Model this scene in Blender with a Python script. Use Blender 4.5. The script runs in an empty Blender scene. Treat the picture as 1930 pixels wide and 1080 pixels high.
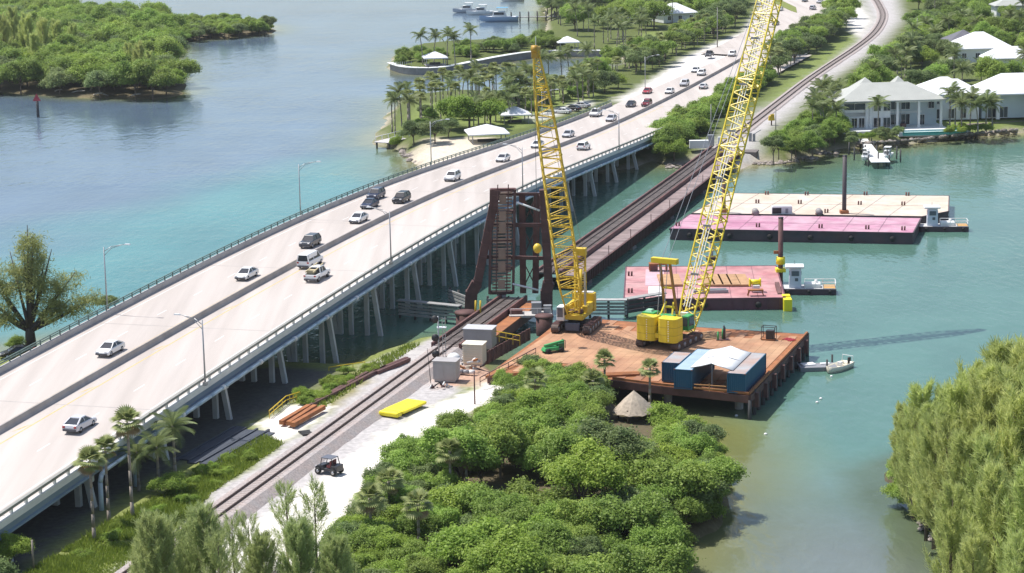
import bpy, math, random
import numpy as np
from mathutils import Vector, Matrix
R = math.radians
random.seed(7); rng = np.random.default_rng(7)
sc = bpy.context.scene
# ------------------------------------------------------------------ camera, sky, sun, exposure
F = 4000.; YH = -300.; HC = 73.; ROLL = R(1.1)
TH = math.atan((540 - YH) / F); CT, ST = math.cos(TH), math.sin(TH); CR, SR = math.cos(ROLL), math.sin(ROLL)
cam_d = bpy.data.cameras.new('camera'); cam = bpy.data.objects.new('camera', cam_d); sc.collection.objects.link(cam)
cam_d.sensor_width = 36.; cam_d.lens = F / 1930. * 36.; cam_d.clip_start = 1.; cam_d.clip_end = 20000.
_rt, _up, _bk = Vector((1, 0, 0)), Vector((0, ST, CT)), Vector((0, -CT, ST))
_r2 = _rt * CR + _up * SR; _u2 = -_rt * SR + _up * CR
# image axes: a point's (right, up) components are turned by ROLL
_r2 = _rt * CR - _up * SR; _u2 = _rt * SR + _up * CR
cam.matrix_world = Matrix(((_r2.x, _u2.x, _bk.x, 0), (_r2.y, _u2.y, _bk.y, 0), (_r2.z, _u2.z, _bk.z, HC), (0, 0, 0, 1)))
sc.camera = cam
SUN_EL = R(64); SUN_H = Vector((-.9, .42, 0)).normalized()
SUNV = Vector((SUN_H.x * math.cos(SUN_EL), SUN_H.y * math.cos(SUN_EL), math.sin(SUN_EL)))
w = bpy.data.worlds.new('World'); sc.world = w; w.use_nodes = True
nt = w.node_tree; bg = nt.nodes['Background']; sky = nt.nodes.new('ShaderNodeTexSky'); sky.sky_type = 'NISHITA'
sky.sun_disc = False; sky.sun_elevation = SUN_EL; sky.sun_rotation = R(295); sky.altitude = 20; sky.air_density = 1.0; sky.dust_density = 1.6; sky.ozone_density = 1.0
nt.links.new(sky.outputs[0], bg.inputs[0]); bg.inputs[1].default_value = 0.12
sl = bpy.data.lights.new('sun', 'SUN'); sl.energy = 4.2; sl.angle = R(0.53); sl.color = (1, .955, .9)
so = bpy.data.objects.new('sun', sl); sc.collection.objects.link(so); so.rotation_euler = (SUNV).to_track_quat('Z', 'Y').to_euler(); so.location = (0, 300, 200)
sc.view_settings.view_transform = 'Standard'; sc.view_settings.look = 'None'; sc.view_settings.gamma = 1; sc.view_settings.exposure = 0.42
sc.render.engine = 'CYCLES'; sc.cycles.use_denoising = True; sc.cycles.max_bounces = 6; sc.cycles.diffuse_bounces = 3; sc.cycles.glossy_bounces = 3
sc.cycles.transparent_max_bounces = 6; sc.cycles.sample_clamp_indirect = 6

# ------------------------------------------------------------------ site survey: turns a sighting into a place on the level z
def P(x, y, z=0.):
    a0, b0 = x - 965, 540 - y
    a = a0 * CR + b0 * SR; b = -a0 * SR + b0 * CR
    u, v = a / F, b / F
    d = (u, CT + v * ST, -ST + v * CT); t = (z - HC) / d[2]
    return Vector((d[0] * t, d[1] * t, z))
def AT(x, y, Y):
    a0, b0 = x - 965, 540 - y
    a = a0 * CR + b0 * SR; b = -a0 * SR + b0 * CR
    u, v = a / F, b / F
    d = (u, CT + v * ST, -ST + v * CT); t = Y / d[1]
    return Vector((d[0] * t, Y, HC + d[2] * t))
def PJ(p):                                # and back: where a place lies in the view
    Z = p[2] - HC; dz = p[1] * CT - Z * ST; up = p[1] * ST + Z * CT; a, b = F * p[0] / dz, F * up / dz
    return 965 + a * CR - b * SR, 540 - (a * SR + b * CR)
def smooth(a, b, x):
    x = min(1, max(0, (x - a) / (b - a))); return x * x * (3 - 2 * x)

# ------------------------------------------------------------------ helpers
C = sc.collection
class MB:
    def __init__(s): s.v = []; s.f = []
    def add(s, vs, fs):
        n = len(s.v); s.v += [tuple(q) for q in vs]; s.f += [tuple(i + n for i in q) for q in fs]; return s
    def box(s, c, d, rz=0., taper=1.0, rot=None):
        hx, hy, hz = d[0] / 2, d[1] / 2, d[2] / 2; vs = []
        for z, k in ((-hz, 1.), (hz, taper)):
            for x, y in ((-hx, -hy), (hx, -hy), (hx, hy), (-hx, hy)): vs.append(Vector((x * k, y * k, z)))
        if rot is None: rot = Matrix.Rotation(rz, 3, 'Z')
        vs = [rot @ q + Vector(c) for q in vs]
        return s.add(vs, [(0, 3, 2, 1), (4, 5, 6, 7), (0, 1, 5, 4), (1, 2, 6, 5), (2, 3, 7, 6), (3, 0, 4, 7)])
    def bar(s, a, b, w_, h=None, up=(0, 0, 1)):
        a, b = Vector(a), Vector(b); d = (b - a)
        if d.length < 1e-6: return s
        d.normalize(); h = h or w_; up = Vector(up)
        if abs(d.dot(up)) > .98: up = Vector((0, 1, 0))
        x = d.cross(up).normalized(); y = x.cross(d)
        vs = []
        for q in (a, b):
            for i, j in ((-1, -1), (1, -1), (1, 1), (-1, 1)): vs.append(q + x * (w_ / 2 * i) + y * (h / 2 * j))
        return s.add(vs, [(0, 3, 2, 1), (4, 5, 6, 7), (0, 1, 5, 4), (1, 2, 6, 5), (2, 3, 7, 6), (3, 0, 4, 7)])
    def tube(s, a, b, r0, r1=None, n=8, cap=True):
        a, b = Vector(a), Vector(b); d = b - a
        if d.length < 1e-6: return s
        d.normalize(); r1 = r0 if r1 is None else r1
        up = Vector((0, 0, 1)) if abs(d.z) < .95 else Vector((0, 1, 0))
        x = d.cross(up).normalized(); y = x.cross(d); vs = []
        for q, r in ((a, r0), (b, r1)):
            for i in range(n): t = 2 * math.pi * i / n; vs.append(q + x * (r * math.cos(t)) + y * (r * math.sin(t)))
        fs = [(i, (i + 1) % n, n + (i + 1) % n, n + i) for i in range(n)]
        if cap: fs += [tuple(range(n - 1, -1, -1)), tuple(range(n, 2 * n))]
        return s.add(vs, fs)
    def path(s, pts, radii, n=7):
        for i in range(len(pts) - 1): s.tube(pts[i], pts[i + 1], radii[i], radii[i + 1], n)
        return s
    def prism(s, poly, z0, z1):
        n = len(poly); ar = sum(poly[i][0] * poly[(i + 1) % n][1] - poly[(i + 1) % n][0] * poly[i][1] for i in range(n))
        if ar < 0: poly = poly[::-1]
        vs = [(q[0], q[1], z0) for q in poly] + [(q[0], q[1], z1) for q in poly]
        return s.add(vs, [tuple(range(n - 1, -1, -1)), tuple(range(n, 2 * n))] + [(i, (i + 1) % n, n + (i + 1) % n, n + i) for i in range(n)])
    def xprism(s, prof, x0, x1, k=1.0):          # profile in (y,z) pushed along x
        n = len(prof); vs = [(x0, q[0], q[1]) for q in prof] + [(x1, q[0] * k, q[1]) for q in prof]
        return s.add(vs, [tuple(range(n)), tuple(range(2 * n - 1, n - 1, -1))] + [(i, n + i, n + (i + 1) % n, (i + 1) % n) for i in range(n)])
    def sphere(s, c, r, n=10, m=6, sz=1.):
        vs = []; fs = []
        for j in range(m + 1):
            ph = math.pi * j / m
            for i in range(n):
                t = 2 * math.pi * i / n; vs.append((c[0] + r * math.sin(ph) * math.cos(t), c[1] + r * math.sin(ph) * math.sin(t), c[2] + sz * r * math.cos(ph)))
        for j in range(m):
            for i in range(n): fs.append((j * n + i, (j + 1) * n + i, (j + 1) * n + (i + 1) % n, j * n + (i + 1) % n))
        return s.add(vs, fs)
    def mesh(s, name, mat, smooth_=False):
        me = bpy.data.meshes.new(name); me.from_pydata(s.v, [], s.f); me.update()
        if mat: me.materials.append(mat)
        if smooth_: me.polygons.foreach_set('use_smooth', [True] * len(me.polygons))
        return me
    def build(s, name, mat, parent=None, smooth_=False, bevel=0., loc=None):
        o = bpy.data.objects.new(name, s.mesh(name, mat, smooth_)); C.objects.link(o)
        if parent: o.parent = parent
        if loc is not None: o.location = loc
        if bevel:
            m = o.modifiers.new('bevel', 'BEVEL'); m.width = bevel; m.segments = 2; m.limit_method = 'ANGLE'
        return o
def tag(o, label=None, cat=None, group=None, kind=None):
    if label: o['label'] = label
    if cat: o['category'] = cat
    if group: o['group'] = group
    if kind: o['kind'] = kind
    return o
def thing(name, label, cat, loc=(0, 0, 0), rz=0., group=None):
    o = bpy.data.objects.new(name, None); C.objects.link(o); o.location = loc; o.rotation_euler = (0, 0, rz); o.empty_display_size = .5
    return tag(o, label, cat, group)
def inst(name, me, parent=None, loc=(0, 0, 0), rz=0., sca=None, rot=None):
    o = bpy.data.objects.new(name, me); C.objects.link(o); o.location = loc
    o.rotation_euler = rot if rot is not None else (0, 0, rz)
    if sca is not None: o.scale = sca if hasattr(sca, '__len__') else (sca,) * 3
    if parent: o.parent = parent
    return o
def copy_tree(o, parent=None):
    c = o.copy(); C.objects.link(c)
    if parent: c.parent = parent
    for ch in o.children: copy_tree(ch, c)
    return c

# ------------------------------------------------------------------ materials
MATS = {}
def mat(name, col, rough=.6, metal=0., var=.0, vscale=.6, col2=None, c2scale=.25, c2amt=0., bump=0., bscale=3., spec=.5, attr=None, objvar=0., streak=None, srot=0.):
    if name in MATS: return MATS[name]
    m = bpy.data.materials.new(name); m.use_nodes = True; MATS[name] = m
    t = m.node_tree; N = t.nodes; L = t.links; b = N['Principled BSDF']
    b.inputs['Roughness'].default_value = rough; b.inputs['Metallic'].default_value = metal
    b.inputs['Specular IOR Level'].default_value = spec
    geo = N.new('ShaderNodeNewGeometry'); pos = geo.outputs['Position']
    if streak:
        mp = N.new('ShaderNodeMapping'); mp.inputs['Scale'].default_value = streak; mp.inputs['Rotation'].default_value = (0, 0, srot); L.new(pos, mp.inputs[0]); pos2 = mp.outputs[0]
    else: pos2 = pos
    rgb = N.new('ShaderNodeRGB'); rgb.outputs[0].default_value = (*col, 1); cur = rgb.outputs[0]
    if attr:
        at = N.new('ShaderNodeAttribute'); at.attribute_name = attr; cur = at.outputs['Color']
    def noise(scale, det=4., src=None):
        n = N.new('ShaderNodeTexNoise'); n.inputs['Scale'].default_value = scale; n.inputs['Detail'].default_value = det; L.new(src or pos2, n.inputs['Vector']); return n.outputs['Fac']
    if col2 is not None and c2amt > 0:
        r = N.new('ShaderNodeMapRange'); r.inputs[1].default_value = .5 - .18; r.inputs[2].default_value = .5 + .18; r.inputs[4].default_value = c2amt; L.new(noise(c2scale, 6.), r.inputs[0])
        mx = N.new('ShaderNodeMix'); mx.data_type = 'RGBA'; L.new(r.outputs[0], mx.inputs[0]); L.new(cur, mx.inputs[6]); mx.inputs[7].default_value = (*col2, 1); cur = mx.outputs[2]
    if var > 0:
        r = N.new('ShaderNodeMapRange'); r.inputs[1].default_value = .25; r.inputs[2].default_value = .75; r.inputs[3].default_value = 1 - var; r.inputs[4].default_value = 1 + var; L.new(noise(vscale, 8.), r.inputs[0])
        mx = N.new('ShaderNodeMix'); mx.data_type = 'RGBA'; mx.blend_type = 'MULTIPLY'; mx.inputs[0].default_value = 1; L.new(cur, mx.inputs[6]); L.new(r.outputs[0], mx.inputs[7]); cur = mx.outputs[2]
    if objvar > 0:
        oi = N.new('ShaderNodeObjectInfo'); r = N.new('ShaderNodeMapRange'); r.inputs[3].default_value = 1 - objvar; r.inputs[4].default_value = 1 + objvar; L.new(oi.outputs['Random'], r.inputs[0])
        mx = N.new('ShaderNodeMix'); mx.data_type = 'RGBA'; mx.blend_type = 'MULTIPLY'; mx.inputs[0].default_value = 1; L.new(cur, mx.inputs[6]); L.new(r.outputs[0], mx.inputs[7]); cur = mx.outputs[2]
    L.new(cur, b.inputs['Base Color'])
    if bump > 0:
        bp = N.new('ShaderNodeBump'); bp.inputs['Distance'].default_value = bump; bp.inputs['Strength'].default_value = 1; L.new(noise(bscale, 6., pos), bp.inputs['Height']); L.new(bp.outputs[0], b.inputs['Normal'])
    return m
def leafmat(name, c1, c2, trans=.35, objvar=.22, attr='tint'):
    m = bpy.data.materials.new(name); m.use_nodes = True; t = m.node_tree; N = t.nodes; L = t.links
    for n in list(N): N.remove(n)
    out = N.new('ShaderNodeOutputMaterial'); at = N.new('ShaderNodeAttribute'); at.attribute_name = attr
    mx = N.new('ShaderNodeMix'); mx.data_type = 'RGBA'; mx.inputs[6].default_value = (*c1, 1); mx.inputs[7].default_value = (*c2, 1); L.new(at.outputs['Fac'], mx.inputs[0])
    oi = N.new('ShaderNodeObjectInfo'); hs = N.new('ShaderNodeHueSaturation')
    r = N.new('ShaderNodeMapRange'); r.inputs[3].default_value = 1 - objvar; r.inputs[4].default_value = 1 + objvar; L.new(oi.outputs['Random'], r.inputs[0]); L.new(r.outputs[0], hs.inputs['Value'])
    ml = N.new('ShaderNodeMath'); ml.operation = 'MULTIPLY'; ml.inputs[1].default_value = 7.31; L.new(oi.outputs['Random'], ml.inputs[0])
    fr = N.new('ShaderNodeMath'); fr.operation = 'FRACT'; L.new(ml.outputs[0], fr.inputs[0])
    r2 = N.new('ShaderNodeMapRange'); r2.inputs[3].default_value = .488; r2.inputs[4].default_value = .507; L.new(fr.outputs[0], r2.inputs[0]); L.new(r2.outputs[0], hs.inputs['Hue'])
    L.new(mx.outputs[2], hs.inputs['Color'])
    d = N.new('ShaderNodeBsdfPrincipled'); d.inputs['Roughness'].default_value = .55; d.inputs['Specular IOR Level'].default_value = .3; L.new(hs.outputs[0], d.inputs['Base Color'])
    tr = N.new('ShaderNodeBsdfTranslucent'); L.new(hs.outputs[0], tr.inputs[0])
    ms = N.new('ShaderNodeMixShader'); ms.inputs[0].default_value = trans; L.new(d.outputs[0], ms.inputs[1]); L.new(tr.outputs[0], ms.inputs[2]); L.new(ms.outputs[0], out.inputs[0])
    return m
CONC = mat('concrete_deck', (.51, .462, .425), .85, var=.10, vscale=.35, col2=(.40, .355, .32), c2scale=.5, c2amt=.7, streak=(.9, .035, 1.), srot=-R(74.0 - 90), bump=.004, bscale=6)
CONC2 = mat('concrete', (.47, .45, .43), .85, var=.12, vscale=.5, col2=(.33, .31, .29), c2scale=.3, c2amt=.5, bump=.01, bscale=4)
CONC3 = mat('concrete_median', (.40, .37, .35), .9, var=.12, vscale=.6, col2=(.25, .23, .21), c2scale=.25, c2amt=.5)
PILEC = mat('pile_concrete', (.56, .57, .57), .85, var=.2, vscale=.8, col2=(.3, .31, .3), c2scale=.4, c2amt=.6)
GIRD = mat('girder_shade_blue', (.23, .31, .40), .6, var=.1, vscale=.4, col2=(.15, .2, .26), c2scale=.2, c2amt=.5)  # blue cast of skylight on the shaded fascia, painted into the base colour
WSILL = mat('white_sill', (.66, .66, .63), .7, var=.08)
RAILM = mat('rail_paint', (.27, .27, .24), .6, var=.15, vscale=1.)
GRAIL = mat('green_rail', (.10, .16, .14), .6, var=.1)
PIPE = mat('pipe_paint', (.34, .47, .56), .45, var=.1, vscale=1., col2=(.5, .55, .58), c2scale=.1, c2amt=.6)
LAMPM = mat('lamp_steel', (.42, .43, .44), .45, metal=.5)
LAMPW = mat('lamp_white', (.75, .76, .76), .4)
YPAINT = mat('road_yellow', (.62, .43, .12), .8, var=.25, vscale=2.)
WPAINT = mat('road_white', (.72, .71, .69), .8, var=.15, vscale=2.)
RUST = mat('rust_steel', (.13, .062, .055), .75, metal=.15, var=.25, vscale=.8, col2=(.09, .05, .05), c2scale=.5, c2amt=.7)
RUSTO = mat('rust_orange', (.36, .14, .05), .85, var=.25, vscale=1., col2=(.2, .08, .04), c2scale=.6, c2amt=.6)
RUSTD = mat('rust_purple', (.12, .06, .062), .7, metal=.1, var=.25, vscale=.8, col2=(.22, .1, .07), c2scale=.4, c2amt=.5)
DECKR = mat('rusty_deck', (.34, .16, .09), .85, var=.22, vscale=.35, col2=(.49, .31, .175), c2scale=.13, c2amt=.8, bump=.02, bscale=2, objvar=.07)
DECKP = mat('plank', (.25, .19, .18), .85, var=.2, vscale=1., objvar=.2)
TIE = mat('tie_wood', (.25, .21, .19), .9, var=.25, vscale=2., objvar=.2)
STEEL = mat('rail_steel', (.10, .07, .06), .5, metal=.4, var=.1)
TIMB = mat('timber', (.33, .33, .32), .9, var=.2, vscale=1., objvar=.2)
TIMBD = mat('timber_dark', (.07, .07, .07), .9, var=.2)
YEL = mat('crane_yellow', (.70, .50, .035), .4, var=.1, vscale=.8, col2=(.5, .33, .04), c2scale=.5, c2amt=.4)
YEL2 = mat('crane_lemon', (.74, .58, .025), .4, var=.08, vscale=.8, col2=(.62, .5, .06), c2scale=.5, c2amt=.35)
YEL3 = mat('safety_yellow', (.85, .72, .02), .45, var=.06)
BLK = mat('black_steel', (.03, .03, .032), .5, var=.2)
GRYS = mat('grey_steel', (.3, .31, .33), .5, metal=.2, var=.1)
WHT = mat('white_paint', (.78, .78, .76), .5, var=.05)
CREAM = mat('cream_paint', (.72, .66, .52), .55, var=.06)
GREEN = mat('green_paint', (.05, .33, .1), .5, var=.1)
BLUEC = mat('container_blue', (.012, .115, .22), .5, var=.12, vscale=.7, col2=(.06, .09, .12), c2scale=.7, c2amt=.3)
CONTR = mat('container_roof', (.36, .37, .38), .6, var=.15, vscale=.5, col2=(.42, .25, .18), c2scale=.4, c2amt=.8)
CONTB = mat('container_roof_blue', (.36, .48, .56), .5, var=.1, vscale=.5, col2=(.25, .33, .4), c2scale=.4, c2amt=.4)
CANV = mat('canopy', (.80, .81, .80), .6, var=.03)
PINK = mat('barge_pink', (.40, .165, .175), .8, var=.25, vscale=.5, col2=(.50, .31, .30), c2scale=.2, c2amt=.9)
PINK2 = mat('barge_magenta', (.42, .18, .27), .8, var=.22, vscale=.5, col2=(.52, .35, .40), c2scale=.18, c2amt=.9)
SANDB = mat('barge_sand', (.57, .52, .45), .85, var=.16, vscale=.5, col2=(.54, .40, .29), c2scale=.2, c2amt=.7)
HULL = mat('hull_dark', (.055, .045, .06), .6, var=.3, vscale=.5, col2=(.13, .06, .06), c2scale=.3, c2amt=.6)
HULLR = mat('hull_maroon', (.15, .05, .07), .6, var=.3, vscale=.5, col2=(.07, .04, .05), c2scale=.3, c2amt=.6)
MATSW = mat('crane_mat', (.42, .25, .13), .9, var=.2, vscale=1., objvar=.2)
GLASS = mat('glass_dark', (.03, .035, .045), .08, spec=.6)
GLASSB = mat('glass_blue', (.08, .1, .13), .06, spec=.7)
TYRE = mat('tyre', (.02, .02, .02), .8)
RIM = mat('rim', (.45, .45, .46), .35, metal=.7)
HEADL = mat('headlight', (.75, .75, .75), .15)
TAILL = mat('taillight', (.4, .02, .02), .25)
ROOFW = mat('white_metal_roof', (.78, .79, .81), .5, var=.04)
ROOFG = mat('pale_roof', (.40, .41, .375), .6, var=.08, vscale=.4)
ROOFD = mat('dark_roof', (.12, .12, .14), .7, var=.15)
WALLW = mat('stucco', (.74, .76, .76), .8, var=.04)
WALLSH = mat('stucco_shaded', (.56, .64, .67), .8, var=.05)  # white walls in shade: the bluish shade is put into the colour
POOLM = mat('pool_water', (.03, .30, .27), .1)
STONE = mat('rock', (.30, .26, .23), .9, var=.25, vscale=1.2, objvar=.3, bump=.05, bscale=2)
SEAW = mat('seawall', (.27, .27, .29), .85, var=.2, vscale=.5)
THATCH = mat('thatch', (.43, .36, .28), .95, var=.25, vscale=2.5, bump=.06, bscale=5)
BARK = mat('bark', (.16, .12, .09), .95, var=.25, vscale=2., objvar=.2)
BARKP = mat('palm_bark', (.30, .26, .22), .95, var=.2, vscale=2.5, objvar=.2)
RED = mat('red_paint', (.5, .06, .08), .6)
GROUND = mat('ground', (.3, .3, .2), .95, attr='Col', var=.22, vscale=1.6, bump=.05, bscale=2.2, spec=.2)
LEAF_M = leafmat('mangrove_leaf', (.175, .275, .05), (.39, .53, .115), .45, .2)
LEAF_D = leafmat('dark_leaf', (.14, .21, .075), (.29, .37, .14), .45, .2)
LEAF_B = leafmat('bright_leaf', (.20, .31, .045), (.39, .52, .095), .45, .12)
LEAF_P = leafmat('palm_leaf', (.12, .17, .06), (.27, .32, .12), .35, .12)
LEAF_F = leafmat('fan_leaf', (.18, .24, .075), (.40, .44, .18), .35, .1)
LEAF_C = leafmat('casuarina_needle', (.34, .41, .16), (.58, .65, .28), .5, .08)
LEAF_CY = leafmat('casuarina_pale', (.42, .49, .16), (.70, .76, .30), .5, .1)
LEAF_S = leafmat('shore_pine_needle', (.26, .31, .11), (.48, .52, .21), .5, .08)
DEADL = leafmat('dead_frond', (.25, .17, .09), (.36, .27, .14), .2)
GRASSM = leafmat('grass_blade', (.15, .22, .03), (.30, .36, .06), .3)

# ------------------------------------------------------------------ road line
AL = R(74.0); DV = Vector((math.cos(AL), math.sin(AL), 0)); NV = Vector((-DV.y, DV.x, 0))
ZK = [(-200, 2.6), (0, 3.0), (80, 3.9), (130, 5.2), (180, 6.81), (230, 8.34), (280, 9.72), (330, 10.4), (380, 9.5), (430, 7.39), (480, 5.24), (530, 4.09), (580, 3.47), (630, 3.24), (680, 3.15), (2000, 3.1)]
_kt = np.array([k[0] for k in ZK]); _kz = np.array([k[1] for k in ZK])
_tt = np.arange(-200, 1400, 5.); _zz = np.interp(_tt, _kt, _kz)
for _ in range(40): _zz[1:-1] = (_zz[:-2] + _zz[1:-1] * 2 + _zz[2:]) / 4
def road_z(t): return float(np.interp(t, _tt, _zz))
def road_off(u, t):                      # u 0 near edge, 1 median, 2 far edge
    q = (min(t, 700) - 400) / 100
    a = 104.25 - 1.87 * q - .474 * q * q; b = 118.3 - 1.46 * q + .092 * q * q; c = 132.1 - 2.07 * q - .495 * q * q
    return a + (b - a) * u if u <= 1 else b + (c - b) * (u - 1)
def road(t, u, dz=0., do=0.):
    o = road_off(u, t) + do; return Vector((DV.x * t + NV.x * o, DV.y * t + NV.y * o, road_z(t) + dz))
def road_dir(t, u=1.):
    d = road(t + 2, u) - road(t - 2, u); return math.atan2(d.y, d.x)
def on_road(x, y, dz=0.):
    t = 300.
    for _ in range(150):
        p = P(x, y, road_z(t) + dz); t = t * .7 + .3 * (p.x * DV.x + p.y * DV.y)
    return P(x, y, road_z(t) + dz), t

# ------------------------------------------------------------------ water and land
def pip(px, py, poly):
    inside = np.zeros(px.shape, bool); n = len(poly)
    for i in range(n):
        x0, y0 = poly[i][0], poly[i][1]; x1, y1 = poly[(i + 1) % n][0], poly[(i + 1) % n][1]
        c = ((y0 > py) != (y1 > py)) & (px < (x1 - x0) * (py - y0) / (y1 - y0 + 1e-12) + x0); inside ^= c
    return inside
def pdist(px, py, poly, closed=True):
    dm = np.full(px.shape, 1e9); n = len(poly)
    for i in range(n if closed else n - 1):
        x0, y0 = poly[i][0], poly[i][1]; x1, y1 = poly[(i + 1) % n][0], poly[(i + 1) % n][1]
        dx, dy = x1 - x0, y1 - y0; L2 = dx * dx + dy * dy + 1e-9
        t = np.clip(((px - x0) * dx + (py - y0) * dy) / L2, 0, 1); dm = np.minimum(dm, np.hypot(px - x0 - t * dx, py - y0 - t * dy))
    return dm
def sdist(px, py, poly):
    d = pdist(px, py, poly); return np.where(pip(px, py, poly), d, -d)
_ph = rng.uniform(0, 6.28, (14, 2)); _dr = rng.normal(size=(14, 2))
def nz(x, y, sc_):                       # cheap smooth noise, about -1..1
    o = 0.
    for i in range(14):
        k = sc_ * (0.6 + .13 * i); o = o + np.sin((x * _dr[i, 0] + y * _dr[i, 1]) * k + _ph[i, 0]) * np.cos((y * _dr[i, 0] - x * _dr[i, 1]) * k * .7 + _ph[i, 1])
    return o / 4.
def W(pts, z=0.): return [P(x, y, z) for x, y in pts]
SH_NEAR = W([(-420, 690), (-100, 668), (40, 668), (110, 648), (260, 640), (430, 690), (560, 690), (650, 690), (705, 668), (790, 648), (850, 640), (900, 690), (960, 715), (1120, 745), (1200, 782), (1290, 800), (1340, 845), (1372, 925), (1340, 1000), (1262, 1050), (1290, 1250), (1300, 1500), (-420, 1500)])
SH_RIGHT = W([(1665, 890), (1690, 935), (1745, 985), (1790, 1040), (1830, 1110), (1850, 1300), (2600, 1300), (2600, 880), (2000, 830), (1780, 850)])
SH_LEFT = W([(-500, 160), (-100, 168), (60, 178), (150, 184), (300, 187), (342, 178), (352, 163), (330, 145), (318, 125), (332, 100), (322, 88), (345, 79), (430, 71), (505, 65), (521, 58), (505, 50), (430, 44), (330, 42), (200, 40), (60, 10), (-500, -10)])
SH_PEN = W([(1228, 303), (1262, 312), (1300, 306), (1345, 318), (1395, 322), (1430, 306), (1490, 305), (1545, 290), (1600, 279), (1700, 272), (1800, 262), (1930, 250), (2400, 232), (3200, 180), (3200, -120), (900, -120), (1000, -40), (1025, 2), (1032, 40), (1028, 68), (960, 80), (860, 84), (770, 92), (737, 112), (733, 130), (760, 139), (815, 140), (880, 130), (1000, 109), (1170, 107), (1185, 118), (1130, 140), (1060, 158), (1000, 172), (930, 180), (860, 178), (750, 190), (735, 215), (708, 250), (706, 272), (738, 276), (775, 300), (800, 330), (1000, 335), (1180, 318)])
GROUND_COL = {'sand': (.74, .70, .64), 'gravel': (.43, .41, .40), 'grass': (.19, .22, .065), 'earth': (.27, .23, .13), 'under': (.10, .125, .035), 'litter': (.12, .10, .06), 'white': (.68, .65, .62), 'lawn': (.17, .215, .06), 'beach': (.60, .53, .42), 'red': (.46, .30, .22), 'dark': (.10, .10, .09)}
def land(name, shore, top, slope, cell, zones, bbox=None, base='grass', rough=.25, bump_top=None, shorec='beach'):
    xs = [q[0] for q in shore]; ys = [q[1] for q in shore]
    x0, x1, y0, y1 = bbox or (min(xs) - 4, max(xs) + 4, min(ys) - 4, max(ys) + 4)
    nx, ny = int((x1 - x0) / cell) + 1, int((y1 - y0) / cell) + 1
    X, Y = np.meshgrid(x0 + np.arange(nx) * cell, y0 + np.arange(ny) * cell)
    d = sdist(X, Y, shore) + nz(X, Y, .5) * .7 + nz(X, Y, .13) * .9
    Z = np.clip(d * slope, -1.2, 1e9); Z = np.where(Z > 0, top * (1 - np.exp(-Z / top * 1.3)), Z) + np.where(d > 2, nz(X, Y, .35) * rough * .3, 0)
    if bump_top: Z = bump_top(X, Y, Z, d)
    col = np.zeros((ny, nx, 3)); col[:] = GROUND_COL[base]
    jx, jy = X + nz(X + 50, Y, .8) * .8, Y + nz(X, Y + 50, .8) * 1.4
    for nm, poly, soft in zones:
        k = np.clip(sdist(jx, jy, poly) / soft + .5, 0, 1)[..., None]; col = col * (1 - k) + np.array(GROUND_COL[nm]) * k
    k = np.clip((1.4 - d) / 1.2, 0, 1)[..., None] * np.clip((1.2 - Z) / .6, 0, 1)[..., None]; col = col * (1 - k) + np.array(GROUND_COL[shorec]) * .62 * k
    keep = (d > -4.5); q = keep[:-1, :-1] | keep[1:, :-1] | keep[:-1, 1:] | keep[1:, 1:]
    idx = np.arange(nx * ny).reshape(ny, nx); fq = np.stack([idx[:-1, :-1][q], idx[:-1, 1:][q], idx[1:, 1:][q], idx[1:, :-1][q]], 1)
    used, inv = np.unique(fq, return_inverse=True); V = np.stack([X.ravel(), Y.ravel(), Z.ravel()], 1)[used]; fq = inv.reshape(-1, 4)
    me = bpy.data.meshes.new(name); me.from_pydata(V.tolist(), [], fq.tolist()); ca = me.color_attributes.new('Col', 'FLOAT_COLOR', 'POINT')
    c4 = np.ones((len(used), 4), np.float32); c4[:, :3] = col.reshape(-1, 3)[used]; ca.data.foreach_set('color', c4.ravel()); me.materials.append(GROUND)
    me.polygons.foreach_set('use_smooth', [True] * len(me.polygons)); me.update()
    o = bpy.data.objects.new(name, me); C.objects.link(o); return tag(o, kind='structure')
# near island
Z_SAND = W([(1010, 655), (905, 722), (880, 742), (790, 775), (720, 820), (660, 862), (540, 945), (455, 1000), (370, 1080), (380, 1160), (560, 1160), (640, 1010), (700, 900), (800, 810), (960, 740), (1060, 700)], 2)
Z_GRAV = W([(350, 975), (400, 930), (470, 885), (560, 822), (650, 752), (715, 698), (800, 640), (935, 575), (1000, 600), (900, 680), (860, 745), (760, 790), (690, 850), (590, 925), (490, 985), (300, 1090), (180, 1130), (230, 1060)], 2)
Z_RED = W([(800, 700), (870, 690), (960, 640), (1040, 640), (1010, 665), (905, 725), (830, 730)], 2)
Z_LIME = W([(485, 800), (540, 765), (600, 752), (625, 765), (560, 815), (520, 842), (488, 838)], 2)
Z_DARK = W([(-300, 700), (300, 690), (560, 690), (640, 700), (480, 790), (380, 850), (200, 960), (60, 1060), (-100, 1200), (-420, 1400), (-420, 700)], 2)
Z_THICK = W([(640, 990), (690, 905), (800, 820), (960, 745), (1060, 720), (1400, 760), (1400, 1500), (500, 1500)], 2)
Z_SHO = W([(690, 690), (800, 640), (860, 630), (840, 660), (720, 720)], 2)
Z_TOR = W([(700, 690), (760, 668), (800, 690), (650, 770), (600, 770)], 2)
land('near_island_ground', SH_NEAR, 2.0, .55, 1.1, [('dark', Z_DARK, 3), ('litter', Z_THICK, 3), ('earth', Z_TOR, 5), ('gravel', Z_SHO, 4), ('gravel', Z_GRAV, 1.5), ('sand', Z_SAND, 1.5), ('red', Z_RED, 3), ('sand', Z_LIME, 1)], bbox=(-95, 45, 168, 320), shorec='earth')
land('right_islet_ground', SH_RIGHT, 1.6, .5, 2., [('litter', SH_RIGHT, 4)], base='litter', bbox=(35, 140, 165, 262), shorec='litter')
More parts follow.
